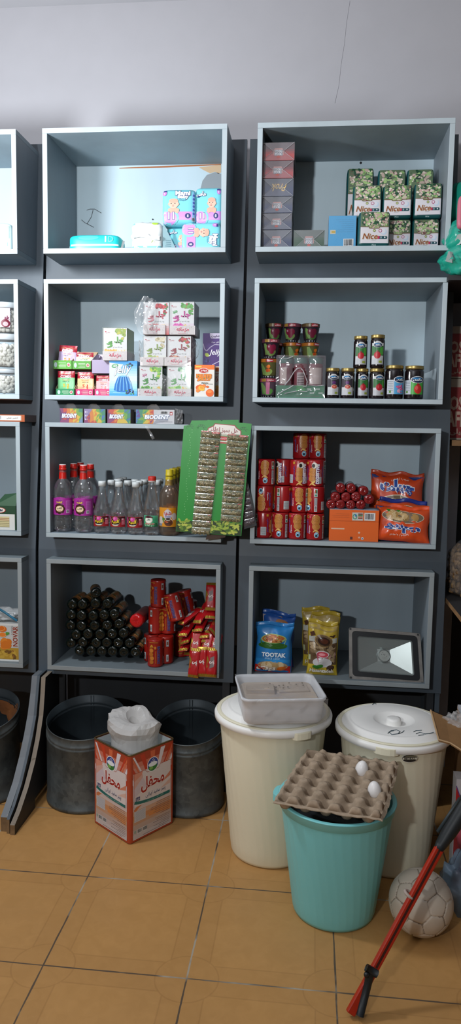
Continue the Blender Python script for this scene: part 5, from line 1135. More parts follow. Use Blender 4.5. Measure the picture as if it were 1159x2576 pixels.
# shrink wrapped pack of jars
def wrapped():
    Y = 2.93; a, b = AY(698, 960, Y), AY(813, 960, Y); w = b.x-a.x; z0 = FL(1)+.0008; zt = AY(756, 897, Y).z; H = zt-z0; d = w*.62
    t = thing('wrapped_jar_pack', 'torn shrink wrapped pack of reddish jars in a green tray', 'jar pack', ((a.x+b.x)/2, Y+d/2, z0)); r = w/6.1
    for j in range(2):
        for i in range(3):
            g = Geo(); c = (-w/2+r+.002+i*(w-2*r-.004)/2, -d/2+r+.004+j*(d-2*r-.008), 0)
            g.lathe([(r*.93, .004), (r*.98, .010), (r*.98, H*.78), (r*.9, H*.84)], '#6f3a42', 24, c=c, cap1=False); g.lathe([(r*.9, H*.84), (r*.97, H*.86), (r*.97, H*.97), (r*.9, H*.985)], '#3f6a62', 24, c=c, cap0=False)
            A = Art(g, lambda u, v, wv, c=c: Vector((c[0]+(r*.98+wv)*math.sin(u/r), c[1]-(r*.98+wv)*math.cos(u/r), v)), 2, .0006)
            if i != 1: A.rect(-r*.9, H*.34, r*.1 if i == 0 else r*.9, H*.74, '#b9a9a4', 1)
            else: A.rect(-r*.5, H*.3, r*.5, H*.62, '#9a8f90', 1); A.lines(-r*.45, H*.32, r*.45, H*.6, 7, '#4a3a42', 2, .2, .4)
            g.build('jar', t)
    g = Geo(); ht = H*.30; e = .0015; GT = M('#1f7a54', .6); g.box(-w/2-.004, w/2+.004, -d/2-.003, d/2+.003, 0, .0015, GT); g.box(-w/2-.004, w/2+.004, -d/2-.004, -d/2-.004+e, 0, ht, GT); g.box(-w/2-.005, -w/2-.0035, -d/2-.004, d/2+.003, 0, ht, GT); g.box(w/2+.0035, w/2+.005, -d/2-.004, d/2+.003, 0, ht, GT)
    A = Art(g, plane((-w/2-.004, -d/2-.0042, 0), (1, 0, 0), (0, 0, 1))); W = w+.008
    for k in range(2):
        for q in range(2): A.rect(W*(.64+.18*q+.06*k), ht*(.68-.32*k), W*(.73+.18*q+.06*k), ht*(.78-.32*k), '#b4c4bc', 1)
    A.poly([(W*.42, ht*.55), (W*.6, ht*.55), (W*.6, ht), (W*.42, ht)], '#178a3f', 1); A.lines(W*.4, ht*.12, W*.9, ht*.2, 1, '#6a5a3a', 1)
    g.build('tray', t)
    SHR = film('shrink_film', (.96, .97, 1), .16, .4, 10, .07, diff=(.5, .46, .5)); sx = .5
    g = Geo()
    def hole(u, v): x, z = (u-.5)*1.0, v; return (abs(x+.03)/.17)**2+((z-.42)/.36)**2
    def fr(u, v):
        x = (u-.5)*(w+.012); z = .002+v*(H+.002); y = -d/2-.0065-.0035*abs(math.sin(u*3*PI))*(v > .3)-.003*nz(u*8, v*8, 2)
        return Vector((x, y, z))
    n, m = 36, 30; vs = [fr(i/n, j/m) for j in range(m+1) for i in range(n+1)]
    fs = [(j*(n+1)+i, j*(n+1)+i+1, (j+1)*(n+1)+i+1, (j+1)*(n+1)+i) for j in range(m) for i in range(n) if hole((i+.5)/n, (j+.5)/m)+.25*nz(i*.3, j*.3, 4) > 1 or j < 9]
    g.add(vs, fs, SHR, True); g.box(-w/2-.0062, w/2+.0062, -d/2-.006, d/2+.004, H, H+.0012, SHR); g.box(-w/2-.0068, -w/2-.0058, -d/2-.006, d/2+.004, .001, H, SHR); g.box(w/2+.0058, w/2+.0068, -d/2-.006, d/2+.004, .001, H, SHR); g.build('shrink_film', t)
    LIP = film('film_lip', (1, 1, 1), .5, .3, 20, .1, diff=(.6, .6, .62)); rnd = random.Random(8)
    for P, rr in (([(-.32, .30), (-.22, .45), (-.14, .62), (-.07, .71), (0, .72), (.05, .66), (.10, .52), (.14, .40), (.13, .28), (.05, .27)], .0026), ([(-.47, .06), (-.36, .16), (-.22, .24), (-.14, .30)], .002), ([(-.32, .10), (-.05, .17), (.12, .15), (.22, .20)], .0018), ([(-.46, .97), (-.3, .93), (-.16, 1.0)], .0016), ([(.14, .32), (.32, .29), (.48, .31)], .0013)):
        g = Geo(); g.tube([(x*(w+.01), -d/2-.0105-.003*rnd.random(), z*H) for x, z in P], [rr*rnd.uniform(.6, 1.3) for _ in P], LIP, 6); g.build('film_fold', t)
wrapped()
# jam jars
JAM = M('#140c10', .12, spec=.5, coat=.6); GOLD = M('#a8935a', .35, .75, vary=(40, .1))
def jam(label, a, b, yt, z, h=None, kind=0, rz=0, wide=False, Y=2.915):
    x, w, hh = spot(a, b, yt, Y, z, yt+60); hh = h or hh; r = w/2*.985
    t = thing('jam_jar', label, 'jar', (x, Y+r, z), rz, 'dark jam jars with gold lids'); hl = .0115
    g = Geo(); s = hh-hl
    g.lathe([(r*.88, 0), (r*.97, .004), (r*.985, .010), (r*.985, s*.90), (r*.93, s*.955), (r*.86, s*.98), (r*.86, s)], JAM, 40); g.build('jar_glass', t)
    g = Geo(); g.lathe([(r*.90, s-.002), (r*.955, s-.001), (r*.955, s+hl*.35), (r*.93, s+hl*.6), (r*.955, s+hl*.75), (r*.94, s+hl*.97), (r*.90, s+hl), (r*.80, s+hl*.93), (.0005, s+hl*.93)], GOLD, 40, cap1=False); g.build('lid', t)
    g = Geo(); R = r*.99; A = Art(g, lambda u, v, wv: Vector(((R+wv)*math.sin(u/R), -(R+wv)*math.cos(u/R), v)), 2, .0005, .4)
    v0, v1 = (s*.12, s*.88) if not wide else (s*.16, s*.66); lw = r*.86 if not wide else r*1.05
    if not wide:
        A.rect(-lw, v0, lw, v1-.006, '#c3c6c8', 1); A.ell(0, v1-.008, lw*.6, .009, '#c3c6c8', 1.2)
        H = v1-v0; A.rect(-lw*.96, v0+H*.38, lw*.96, v0+H*.80, '#2f6a34' if kind == 0 else '#38343c', 1.6)
        if kind == 0: A.rect(lw*.4, v0+H*.42, lw*.94, v0+H*.74, '#4a9a3c', 1.8); A.ell(-.001, v0+H*.40, lw*.52, H*.155, '#b3202c', 2.4); A.ell(-.001, v0+H*.56, lw*.14, H*.04, '#8a1a24', 2.6); A.ell(-lw*.2, v0+H*.42, lw*.1, H*.07, '#c84a50', 2.8)
        else: A.ell(lw*.05, v0+H*.60, lw*.32, H*.08, '#5a2f6a', 2); A.ell(lw*.12, v0+H*.40, lw*.5, H*.105, '#d8b8a4', 2.4); A.ell(lw*.12, v0+H*.40, lw*.42, H*.085, '#b8483f', 2.6); A.ell(lw*.12, v0+H*.40, lw*.2, H*.04, '#d88a70', 2.8)
        A.rect(-lw*.96, v0+.001, lw*.96, v0+H*.26, '#b9bcc0', 1.8); A.rect(lw*.2, v0+H*.06, lw*.72, v0+H*.16, '#8fa03a', 2.4)
        ey, ew, eh = v0+H*.84, lw*.62, H*.095
    else:
        H = v1-v0; A.rect(-lw*1.1, v0, -lw*.35, v1*.94, '#b4bcc4', 1); A.lines(-lw*1.05, v0+H*.2, -lw*.45, v1*.9, 6, '#6f7a84', 2, .3, .25); A.rect(-lw*.35, v0, lw*.95, v1*.93, '#3fa03a' if kind == 0 else '#5aa8d8', 1)
        if kind == 0: A.ell(lw*.35, v0+H*.34, lw*.4, H*.3, '#c8322c', 2); A.ell(lw*.2, v0+H*.42, lw*.14, H*.14, '#e0605a', 2.4); A.ell(lw*.35, v0+H*.66, lw*.14, H*.06, '#a8242a', 2.6)
        else: A.leaves(-lw*.2, v0+.003, lw*.85, v0+H*.62, 16, ['#d86aa0', '#e08ab8', '#c84a88', '#eab0cc'], .004, .008, 2, 3, .6)
        A.rect(-lw*.85, v0+H*.08, -lw*.65, v0+H*.22, '#5a8a3a', 2); ey, ew, eh = v1*.96, lw*.62, H*.19; A.ell(lw*.3, ey, ew*1.15, eh*1.25, '#c3c9cf', 1.4)
    o = lw*.3 if wide else 0
    A.ell(o, ey, ew*1.12, eh*1.12, '#d3d7da', 2.6); A.ell(o, ey, ew, eh, '#16284a', 3.2); A.ell(o-ew*.1, ey+eh*.45, ew*.7, eh*.3, '#2f7fb8', 3.6); A.text('مالدی', o, ey-eh*.05, '#eef2f5', w=ew*1.35, h=eh*1.0, l=4.4, bold=.04)
    g.build('label', t); return hh
z1 = FL(1)+.0006
JH = jam('fig jam jar, first from left in the row beside the wrapped pack', 818, 855, 925, z1, kind=1, rz=.15)
jam('fig jam jar, second from left in the bottom row', 857, 893, 925, z1, JH, 1, -.12); jam('strawberry jam jar, third from left in the bottom row, carrying another jar', 894, 928, 927, z1, JH, 0, .2, Y=2.93); jam('strawberry jam jar, fourth from left in the bottom row, label turned to the left', 929, 968.5, 927, z1, JH, 0, .32, Y=2.92)
jam('wide jam jar with pink flower label, left of the two wide ones', 969, 1018, 918, z1, None, 1, .30, True); jam('wide jam jar with strawberry label at the right end of the row', 1019, 1070, 919, z1, None, 0, -.05, True)
jam('strawberry jam jar on top of the bottom row, left of the upper two', 889.5, 926, 844, z1+JH+.0005, None, 0, .05, Y=2.925); jam('strawberry jam jar on top of the bottom row, right of the upper two', 932, 970, 841, z1+JH+.0005, None, 0, -.05, Y=2.915)
g = Geo(); a_ = AY(1074, 960, 3.0); b_ = AY(1107, 1000, 2.93); film_w = film('film_sheet', (1, 1, 1), .12, .45, 8, .1)
g.grid(lambda u, v: Vector((.456+.004*nz(u, v, 1, 4)-.002, 2.92+.34*u, FL(1)+.002+.115*v*(1+.04*nz(u, v, 2, 3)))), 16, 8, film_w); tag(g.build('film_sheet'), 'sheet of clear film against the side board right of the wide jars', 'film sheet')

# ================================================================ third row, middle: bottles
F2 = FL(2)+.0006
WATER = film('bottle_plastic', (1, 1, 1), .035, .62, 7, .03, (.93, .95, .96))
REDC = M('#b81f17', .35); WHC = M('#c9cfd0', .4); YEL = M('#b8a51f', .4); AMB = film('amber_bottle', (1, .97, .92), .10, .55, 0, .05, (.80, .70, .60), (.42, .33, .27))
def cylart(g, R, lay=.0005): return Art(g, lambda u, v, wv: Vector(((R+wv)*math.sin(u/R), -(R+wv)*math.cos(u/R), v)), 2, lay, .4)
def bottle_parts(kind):
    P = []
    if kind == 'rose':
        R = .0395; H = .280; g = Geo(); base = lambda a, z: 1-.05*(z < .012)*(1+math.cos(5*a))/2
        pr_ = [(.004, .012), (.02, .006), (.032, .001), (.037, .008), (R, .02), (R, .045), (R-.0015, .048), (R, .051), (R, .058), (R-.0015, .061), (R, .064), (R-.001, .072), (R-.001, .145), (R, .150), (R, .168), (.0385, .180), (.034, .196), (.026, .211), (.019, .219), (.0155, .224), (.0145, .27)]
        g.lathe(pr_, WATER, 40, sq=base); P.append(('bottle_body', g))
        g = Geo(); g.lathe([(.0165, .221), (.0152, .245), (.0145, .2575), (.0158, .258), (.0158, .2645), (.0148, .265)], REDC, 28, cap0=False, cap1=False); g.lathe([(.0148, .263), (.0150, .264), (.0150, .2755), (.0140, .2785)], REDC, 28, cap0=False); g.lathe([(.0139, .2786), (.0139, .2805), (.0125, .2815), (.0005, .2815)], '#d6c4c4', 28, cap0=False, cap1=False); P.append(('cap', g))
        g = Geo(); A = cylart(g, R+.0004); v0, v1 = .073, .143; W = R*2.6
        A.rect(-W, v0, W, v1, '#9c2a8c', 1); A.line([(-.02, v1), (0, v1+.003), (.02, v1)], .004, '#9c2a8c', 1)
        A.ell(-.003, v1-.016, .016, .010, '#7a2478', 2); A.poly([(-.016, v1-.013), (-.003, v1-.005), (.011, v1-.013), (.008, v1-.017), (-.013, v1-.017)], '#b8862f', 2.5); A.text('golab', -.003, v1-.018, '#d8b04a', w=.024, l=3, bold=.03)
        for k in range(8): A.ell(-.002+.0145*math.cos(k*PI/4), v0+.026+.0135*math.sin(k*PI/4), .009, .009, '#3a1614', 2+.01*k)
        A.ell(-.002, v0+.026, .0175, .0165, '#3a1614', 2.3); A.ell(-.002, v0+.026, .0165, .0125, '#a8763a', 2.6); A.ell(-.002, v0+.026, .0155, .0115, '#d9c2a0', 2.9)
        A.text('گلاب', -.002, v0+.028, '#2c1a16', w=.021, h=.008, l=3.5, bold=.04); A.lines(-.008, v0+.017, .004, v0+.020, 1, '#5a3a2c', 3.4, .1)
        A.rect(.024, v0+.006, .046, v0+.060, '#b05aa8', 2); A.lines(.026, v0+.024, .044, v0+.058, 9, '#8a3a86', 2.5, .1, .35); A.barcode(.026, v0+.009, .037, v0+.021, 2.6); A.rect(-.05, v0+.008, -.046+.004, v0+.06, '#b878b0', 2)
        P.append(('label', g))
    if kind in ('small', 'green'):
        R = .0335 if kind == 'small' else .031; H = .205 if kind == 'small' else .225; g = Geo()
        if kind == 'small': pr_ = [(.004, .006), (.026, .001), (.031, .006), (R-.001, .014), (R-.002, .022), (R-.0008, .026), (R-.0008, .072), (R, .075), (R+.0008, .082), (R, .088), (R-.004, .100), (R-.010, .120), (R-.0155, .142), (.0145, .165), (.0135, .183), (.0148, .185), (.0148, .188), (.0125, .19), (.0125, H-.003)]
        else: pr_ = [(.004, .006), (.025, .001), (.029, .006), (R-.0005, .016), (R-.002, .026), (R, .030), (R-.0006, .034), (R-.0006, .078), (R, .082), (R-.001, .088), (R-.003, .092), (R, .097), (R-.002, .112), (R-.008, .140), (.0185, .165), (.0145, .190), (.0138, .206), (.0125, .208), (.0125, H-.003)]
        g.lathe(pr_, WATER, 36); P.append(('bottle_body', g)); cz = H-.0205
        g = Geo(); rr = .0150
        rid = lambda a, z: 1+.012*math.cos(40*a)
        if kind == 'small': g.lathe([(rr, cz), (rr+.0003, cz+.015), (rr-.0006, cz+.0195), (rr-.003, cz+.0205), (.0005, cz+.0205)], WHC, 80, cap1=False, sq=rid)
        else: g.lathe([(rr, cz-.002), (rr, cz+.004)], '#c9c4c4', 40, cap1=False); g.lathe([(rr, cz+.004), (rr+.0003, cz+.016), (rr-.0006, cz+.0195), (rr-.003, cz+.0205), (.0005, cz+.0205)], '#b8281f', 80, cap0=False, cap1=False, sq=rid)
        P.append(('cap', g)); g = Geo(); A = cylart(g, R+.0003); W = R*1.05
        if kind == 'small':
            v0, v1 = .029, .070; A.rect(-W, v0, W*1.05, v1, '#8f1a22', 1); A.rect(-W, v0+.018, W*1.05, v1-.002, '#3a1016', 1.5); A.rect(-W, v0+.016, -W+.010, v1-.003, '#a83a78', 1.8); A.rect(W*.55, v0+.008, W*.98, v1-.008, '#a83a50', 1.8); A.lines(W*.58, v0+.01, W*.95, v1-.016, 6, '#d8a0a8', 2, .1, .35); A.rect(W*.6, v1-.013, W*.8, v1-.007, '#cfa8b0', 2.4)
            A.ell(-.005, v0+.021, .0195, .0185, '#b8964a', 2); A.ell(-.005, v0+.021, .0183, .0173, '#241014', 2.3); A.ell(-.004, v0+.031, .010, .0085, '#b83a8a', 2.6); A.ell(-.008, v0+.033, .005, .005, '#d06aa8', 2.9); A.ell(-.005, v0+.010, .014, .005, '#c9c0b8', 2.8, a0=PI, a1=2*PI); A.ell(-.005, v0+.012, .011, .003, '#241014', 3)
            A.text('الهیه', -.005, v0+.021, '#e0c020', w=.028, h=.015, l=4, bold=.04, out='#4a1a10', outw=.03)
        else:
            v0, v1 = .034, .077; A.vgrad(-W, v0, W, v1, ['#1f5a3a', '#3a9a6a', '#2f8a60', '#5aa884'], 8, 1); A.ell(-.006, v0+.026, .0155, .013, '#c4c4b4', 2); A.ell(-.006, v0+.026, .012, .011, '#dfe0d4', 2.4); A.ell(-.006, v0+.037, .0165, .0035, '#4a1a24', 2.8); A.ell(-.006, v0+.0405, .009, .0022, '#3a141c', 3); A.text('خلال', -.006, v0+.027, '#1f5a4a', w=.014, h=.007, l=3.5, bold=.04)
            A.text('عرق بیدمشک', -.002, v0+.012, '#b8242c', w=.036, h=.007, l=3.5, bold=.05, out='#e3d8d0'); A.leaves(-W*.9, v0+.001, W*.5, v0+.009, 12, ['#cfd8cf', '#3a8a4a', '#9fc8a8'], .002, .004, 2.2, 3); A.leaves(.012, v0+.004, W*.98, v0+.022, 12, ['#1f5a3a', '#2f7a4a'], .002, .004, 2.2, 4)
        P.append(('label', g))
    if kind == 'yellow':
        g = Geo(); R = .0385; pr_ = [(.004, .004), (.032, .001), (.037, .006), (R, .014), (R, .030), (R-.0012, .034), (R-.001, .112), (R, .118), (R, .128), (R+.0006, .150), (R-.001, .160), (.034, .172), (.024, .186), (.0185, .195), (.0165, .205), (.0150, .225)]
        g.lathe(pr_, AMB, 40); P.append(('bottle_body', g))
        g = Geo(); g.lathe([(.0175, .194), (.0158, .210), (.0156, .224), (.0152, .228)], YEL, 28, cap0=False, cap1=False); g.lathe([(.0150, .229), (.0160, .230), (.0160, .2355), (.0148, .237), (.0148, .2525), (.0138, .2545), (.0005, .2548)], YEL, 28, cap1=False); P.append(('cap', g))
        g = Geo(); A = cylart(g, R+.0003); v0, v1 = .036, .110; W = R*1.05; A.rect(-W, v0, W, v1, '#c4821f', 1)
        A.ell(W*.12, v0+.047, .0165, .019, '#b9b4b8', 2); A.poly([(W*.12-.012, v0+.060), (W*.12, v0+.071), (W*.12+.012, v0+.060)], '#b9b4b8', 2.2); A.ell(-W*.62, v0+.024, .0125, .016, '#b8aca4', 1.6); A.ell(W*.75, v0+.040, .010, .014, '#b8aca4', 1.6)
        A.text('شفا', W*.15, v0+.052, '#a81f2c', w=.025, h=.013, l=3.4, bold=.03, rot=.15); A.lines(W*.12-.011, v0+.036, W*.12+.011, v0+.042, 2, '#3a4a9a', 3, .1, .5)
        A.ell(W*.2, v0+.019, .0175, .0155, '#d8b8a0', 2.4); A.ell(W*.2, v0+.017, .0165, .014, '#5a2f1a', 2.8); A.leaves(W*.2-.013, v0+.008, W*.2+.013, v0+.024, 10, ['#b84a1f', '#7a2f14', '#d8702c', '#3a1a10'], .003, .0055, 3.2, 3); A.ell(W*.16, v0+.029, .009, .006, '#b0a490', 3.6); A.ell(W*.16, v0+.031, .0085, .0042, '#2a1a14', 4); A.leaves(-W*.45, v0+.018, -W*.05, v0+.036, 8, ['#4a7a2c', '#3a6a24'], .003, .005, 3.4, 5); A.rect(-W*.95, v0+.003, -W*.45, v0+.012, '#6f7a8a', 2)
        P.append(('label', g))
    return [(n, g.mesh(n)) for n, g in P]
BP = {k: bottle_parts(k) for k in ('rose', 'small', 'green', 'yellow')}
BH = {'rose': .2815, 'small': .205, 'green': .225, 'yellow': .2548}
BN = {'rose': 'rosewater_bottle', 'small': 'flower_water_bottle', 'green': 'herb_water_bottle', 'yellow': 'syrup_bottle'}
def bottle(kind, label, px, ytop, Y, rz=0, sc=None):
    x = AY(px, 1280, Y).x; H = AY(px, ytop, Y).z-F2; s = sc or H/BH[kind]
    t = thing(BN[kind], label, 'bottle', (x, Y, F2), rz, {'rose': 'red capped rosewater bottles', 'small': 'white capped clear bottles', 'green': None, 'yellow': 'yellow capped syrup bottles'}[kind])
    for n, me in BP[kind]: put(n, me, t).scale = (s, s, s)
    return s
SR = bottle('rose', 'large clear bottle with purple label and red cap, leftmost in front', 158.5, 1168, 2.95)
bottle('rose', 'large clear bottle with purple label and red cap, second in the front row', 210.5, 1170, 2.945, -.08, SR)
for px, yt, Y, lb in ((186, 1165, 3.06, 'red capped rosewater bottle in shade behind the two front ones, left'), (203, 1163, 3.17, 'red capped rosewater bottle at the very back, only its cap between others'), (228, 1161, 3.05, 'shaded red capped rosewater bottle behind, rightmost of the tall ones')): bottle('rose', lb, px, yt, Y, .3, SR)
SS = bottle('small', 'small clear bottle with white cap and dark red label, first from left', 257, 1210, 2.945)
bottle('small', 'small clear bottle with white cap and dark red label, second from left', 299, 1211, 2.94, -.05, SS); bottle('small', 'small clear bottle with white cap and dark red label, third from left', 341.5, 1211, 2.935, -.02, SS)
bottle('green', 'clear bottle with red cap and green label beside the syrup bottle', 382, 1198, 2.93, 0)
SY = bottle('yellow', 'brownish syrup bottle with yellow cap and orange label in front', 425.5, 1181, 2.94, -.1)
for i, (px, Y) in enumerate(((434, 3.015), (441.5, 3.10), (452, 3.18))): bottle('yellow', 'yellow capped syrup bottle, %s behind the front one' % ('first', 'second', 'third')[i], px, 1177, Y, 0, SY)
for i, (px, Y) in enumerate(((280, 3.02), (296, 3.08), (301, 3.15), (310, 3.22), (321, 3.02), (339, 3.09), (350, 3.02), (362, 3.10), (371, 3.18), (396, 3.09), (401, 3.17))):
    bottle('small', 'white capped clear bottle in shade, number %s from left in the back crowd' % ('one', 'two', 'three', 'four', 'five', 'six', 'seven', 'eight', 'nine', 'ten', 'eleven')[i], px, 1205, Y, .4*i, SS)
# ---------------------------------------------------------------- cardamom cards
PODS = ['#857a52', '#978a60', '#6f6440', '#a89a70', '#5f5636']
SACH = film('sachet_film', (1, 1, 1), .03, .30, 24, .10)
def card(label, q, Y0, dy, strips, art, pods=(0, 1), thick=.0012, seed=1, name='cardamom_card'):
    P = [AY(px, py, Y0+d) for (px, py), d in zip(q, dy)]      # TL TR BR BL
    c = (P[0]+P[1])/2; t = thing(name, label, 'display card', c, None)
    TL, TR, BR, BL = [p-c for p in P]
    def mp(u, v, w): p = BL.lerp(BR, u).lerp(TL.lerp(TR, u), v); n = (TR-TL).cross(TL-BL).normalized(); return p+n*w*1.0
    W, H = (BR-BL).length, (TL-BL).length
    g = Geo(); n = (TR-TL).cross(TL-BL).normalized(); bk = -n*thick
    out = art['outline']
    vs = [mp(u, v, 0) for u, v in out]; m = len(out); g.add(vs+[v+bk for v in vs], [tuple(range(m)), tuple(reversed(range(m, 2*m)))]+[(i, i+m, (i+1) % m+m, (i+1) % m) for i in range(m)], M('#178228', .4))
    A = Art(g, lambda u, v, w: mp(u/W, v/H, w), False, .0003, .4); art['draw'](A, W, H); g.build('card', t, fix=True)
    rnd = random.Random(seed)
    for si, (u0, v1, u1, v0, ub, n_, dark) in enumerate(strips):      # strip from top (u0..u1 at v1) to bottom (ub..ub+width at v0)
        wdt = u1-u0
        for k in range(n_):
            f0, f1 = k/n_, (k+1)/n_; va, vb = v1+(v0-v1)*f0, v1+(v0-v1)*f1; ua, uc = u0+(ub-u0)*f0, u0+(ub-u0)*f1
            def sp(a, b, w, ua=ua, uc=uc, va=va, vb=vb): return mp((uc+(ua-uc)*b)+a*wdt, vb+(va-vb)*b, w)
            g = Geo(); bul = lambda a, b: .003+.008*max(0, math.sin(PI*min(1, max(0, (b-.06)/.72)))) * min(1, 4*a, 4*(1-a)+.1)
            top = k == 0
            lay = ['#56643a', '#616d42', '#4c5c36'] if not dark else ['#4a3f44', '#574a50']
            g.grid(lambda a, b: sp(a, b, bul(a, b)*.35+.001), 6, 5, M(rnd.choice(lay), .5))
            mm = 78 if not dark else 26
            for j in range(mm):     # pods lying inside
                a, b = rnd.uniform(.05, .95), min(.82, max(.06, rnd.gauss(.43, .21))); an = rnd.uniform(-.9, .9); L, wd = rnd.uniform(.0050, .0072), .0024; cc = sp(a, b, bul(a, b)*.6+.0012); U = (sp(min(1, a+.1), b, 0)-sp(a, b, 0)).normalized(); V = (sp(a, b+.1, 0)-sp(a, b, 0)).normalized(); D = U*math.cos(an)+V*math.sin(an); E = V*math.cos(an)-U*math.sin(an); N = U.cross(V)
                pc = rnd.choice(PODS if not dark else ['#5a4a50', '#463a40', '#6a5a60'])
                g.add([cc-D*L, cc-D*L*.2+E*wd, cc+D*L*.4+E*wd*.9, cc+D*L, cc+D*L*.4-E*wd*.9, cc-D*L*.2-E*wd, cc+N*.0022], [(0, 6, 1), (1, 6, 2), (2, 6, 3), (3, 6, 4), (4, 6, 5), (5, 6, 0)], pc)
            A = Art(g, lambda u, v, w: sp(u, v, bul(u, v)+.0012+w), False, .0004, .4)
            if top: A.rect(.02, .80, .42, .96, '#c4382c', 1); A.text('هل سبز', .22, .88, '#efe4dc', w=.3, h=.1, l=2, bold=.03); A.ell(.76, .80, .21, .17, '#c43a34', 1); A.text('گلها', .76, .78, '#f0e6e0', w=.26, h=.16, l=2, bold=.04)
            elif not dark and rnd.random() < .35: A.poly([(.78, .80), (.98, .84), (.97, .95), (.80, .93)], '#b83a34', 1)
            g.build('sachet', t)
            s = Geo(); s.grid(lambda a, b: sp(a, b, bul(a, b)+.0030+.0016*nz(a*9, b*4, k+si*20)), 12, 7, SACH); s.add([sp(0, .90, .0045), sp(1, .90, .0045), sp(1, .985, .0042), sp(0, .985, .0042)], [(0, 1, 2, 3)], film('seal_strip', (1, 1, 1), .30, .25, 30, .15, diff=(.42, .48, .40)))
            s.build('sachet_film', t.children[-1] if False else [c_ for c_ in bpy.data.objects if c_.parent == t][-1])
    return t
def pod_band(A, u0, u1, h, seed): 
    A.leaves(u0, .001, u1, h, 80, ['#7f9a2c', '#94a83a', '#5f7f24', '#b0b84a', '#3f5f1c', '#a8b04a'], .008, .014, 1.2, seed, .38); A.poly([(u0, .001), (u1, .001), (u1, h*.75), ((u0+u1)/2, h*.9), (u0, h*.8)], '#1f3410', 1.0)
def scrolls(A, cu, cv, s):
    for k in range(5): A.ring(cu+s*(.006*k-.012), cv-.004*abs(k-2)+.003*(k % 2), .006, .005, .3, '#145c22', 1.2, 12, .5, 5)
def art_front(A, W, H):
    pod_band(A, .001, W-.002, .058, 5); scrolls(A, W*.86, H*.955, 1); scrolls(A, W*.06, H*.945, -1)
    c, v = W*.50, H*.925; A.poly([(c-.062, v-.020), (c-.060, v+.002), (c-.042, v+.012), (c-.036, v+.022), (c+.036, v+.022), (c+.044, v+.012), (c+.060, v+.002), (c+.062, v-.020)], '#8f2424', 1.6); A.poly([(c-.058, v-.018), (c-.057, v), (c-.040, v+.009), (c-.034, v+.019), (c+.034, v+.019), (c+.042, v+.009), (c+.057, v), (c+.058, v-.018)], '#d8d2c8', 2)
    A.text('هل سبز اعلاء', c, v-.002, '#8a2a34', w=.098, h=.021, l=3, bold=.02); A.rect(c-.02, v-.022, c+.022, v-.014, '#c9c4b4', 2.4); A.text('Green Cardamom', c, v-.018, '#2f4a2c', w=.04, l=3); A.rect(c-.024, v-.040, c+.024, v-.025, '#b8282c', 2.5); A.text('بسته از مرغوب', c, v-.0325, '#f0e4e0', w=.042, h=.008, l=3.2); A.rect(c-.024, v-.046, c+.024, v-.042, '#d8cfc4', 2.5); A.rect(c-.022, v-.052, c+.02, v-.047, '#b8383a', 2.5)
def art_back(A, W, H):
    pod_band(A, .001, W*.8, .050, 9); scrolls(A, W*.12, H*.955, -1); rnd = random.Random(4)
    for k in range(34): A.ell(W*.14+rnd.uniform(-.006, .006)-.02*0, H*(.16+.78*k/34), .0014, .0011, '#8fd08a', 1.4, 6)
    A.ell(W*.60, H*.90, .012, .016, '#e6d8d0', 1.4); A.poly([(W*.40, H*.80), (W*.62, H*.81), (W*.60, H*.86), (W*.44, H*.86)], '#c98a84', 1.6)
oF = [(0, 0), (1, 0), (1, 1), (.17, 1.0), (.10, .965), (0, .955)]
card('green cardamom card behind, tilted left, its left strip of sachets torn off', [(463, 1058), (600, 1056), (590, 1349), (442, 1336)], 2.872, (0, 0, -.004, -.004), [], {'outline': [(0, 0), (1, 0), (1, 1), (.14, 1.0), (.11, .96), (0, .955)], 'draw': art_back})
card('front green cardamom card hanging from the ledge with two strips of sachets', [(500, 1054), (632.5, 1066), (606.5, 1348.5), (484, 1341)], 2.858, (0, 0, -.008, -.008), [(.060, .905, .435, -.005, -.02, 15, False), (.56, .895, .965, .125, .455+.10, 14, False)], {'outline': oF, 'draw': art_front}, seed=3)
card('dark sachet card hanging behind the green ones at their right, mostly hidden', [(560, 1180), (618, 1185), (645, 1322), (592, 1338)], 2.882, (0, 0, -.002, -.002), [(.45, .98, .97, .04, .42, 8, True)], {'outline': [(0, 0), (1, 0), (1, 1), (0, 1)], 'draw': lambda A, W, H: A.rect(0, 0, W, H, '#2c2c30', 1)}, seed=5, name='dark_sachet_card')
card('brown sachet card whose lower edge shows under the cardamom cards', [(545, 1250), (590, 1250), (566, 1352), (517, 1358)], 2.866, (0, 0, 0, 0), [], {'outline': [(0, 0), (1, 0), (1, 1), (0, 1)], 'draw': lambda A, W, H: A.rect(0, 0, W, H, '#4a3324', 1)}, name='brown_sachet_card')
g = Geo(); a_ = AY(560, 1046, 3.03); g.tube([AY(556, 1062, 3.052), AY(556, 1060, 2.90), AY(556, 1057, 2.86)], .0016, '#6a6c70', 8); tag(g.build('hanging_nail'), 'thin metal nail the green cardamom cards hang from', 'nail')
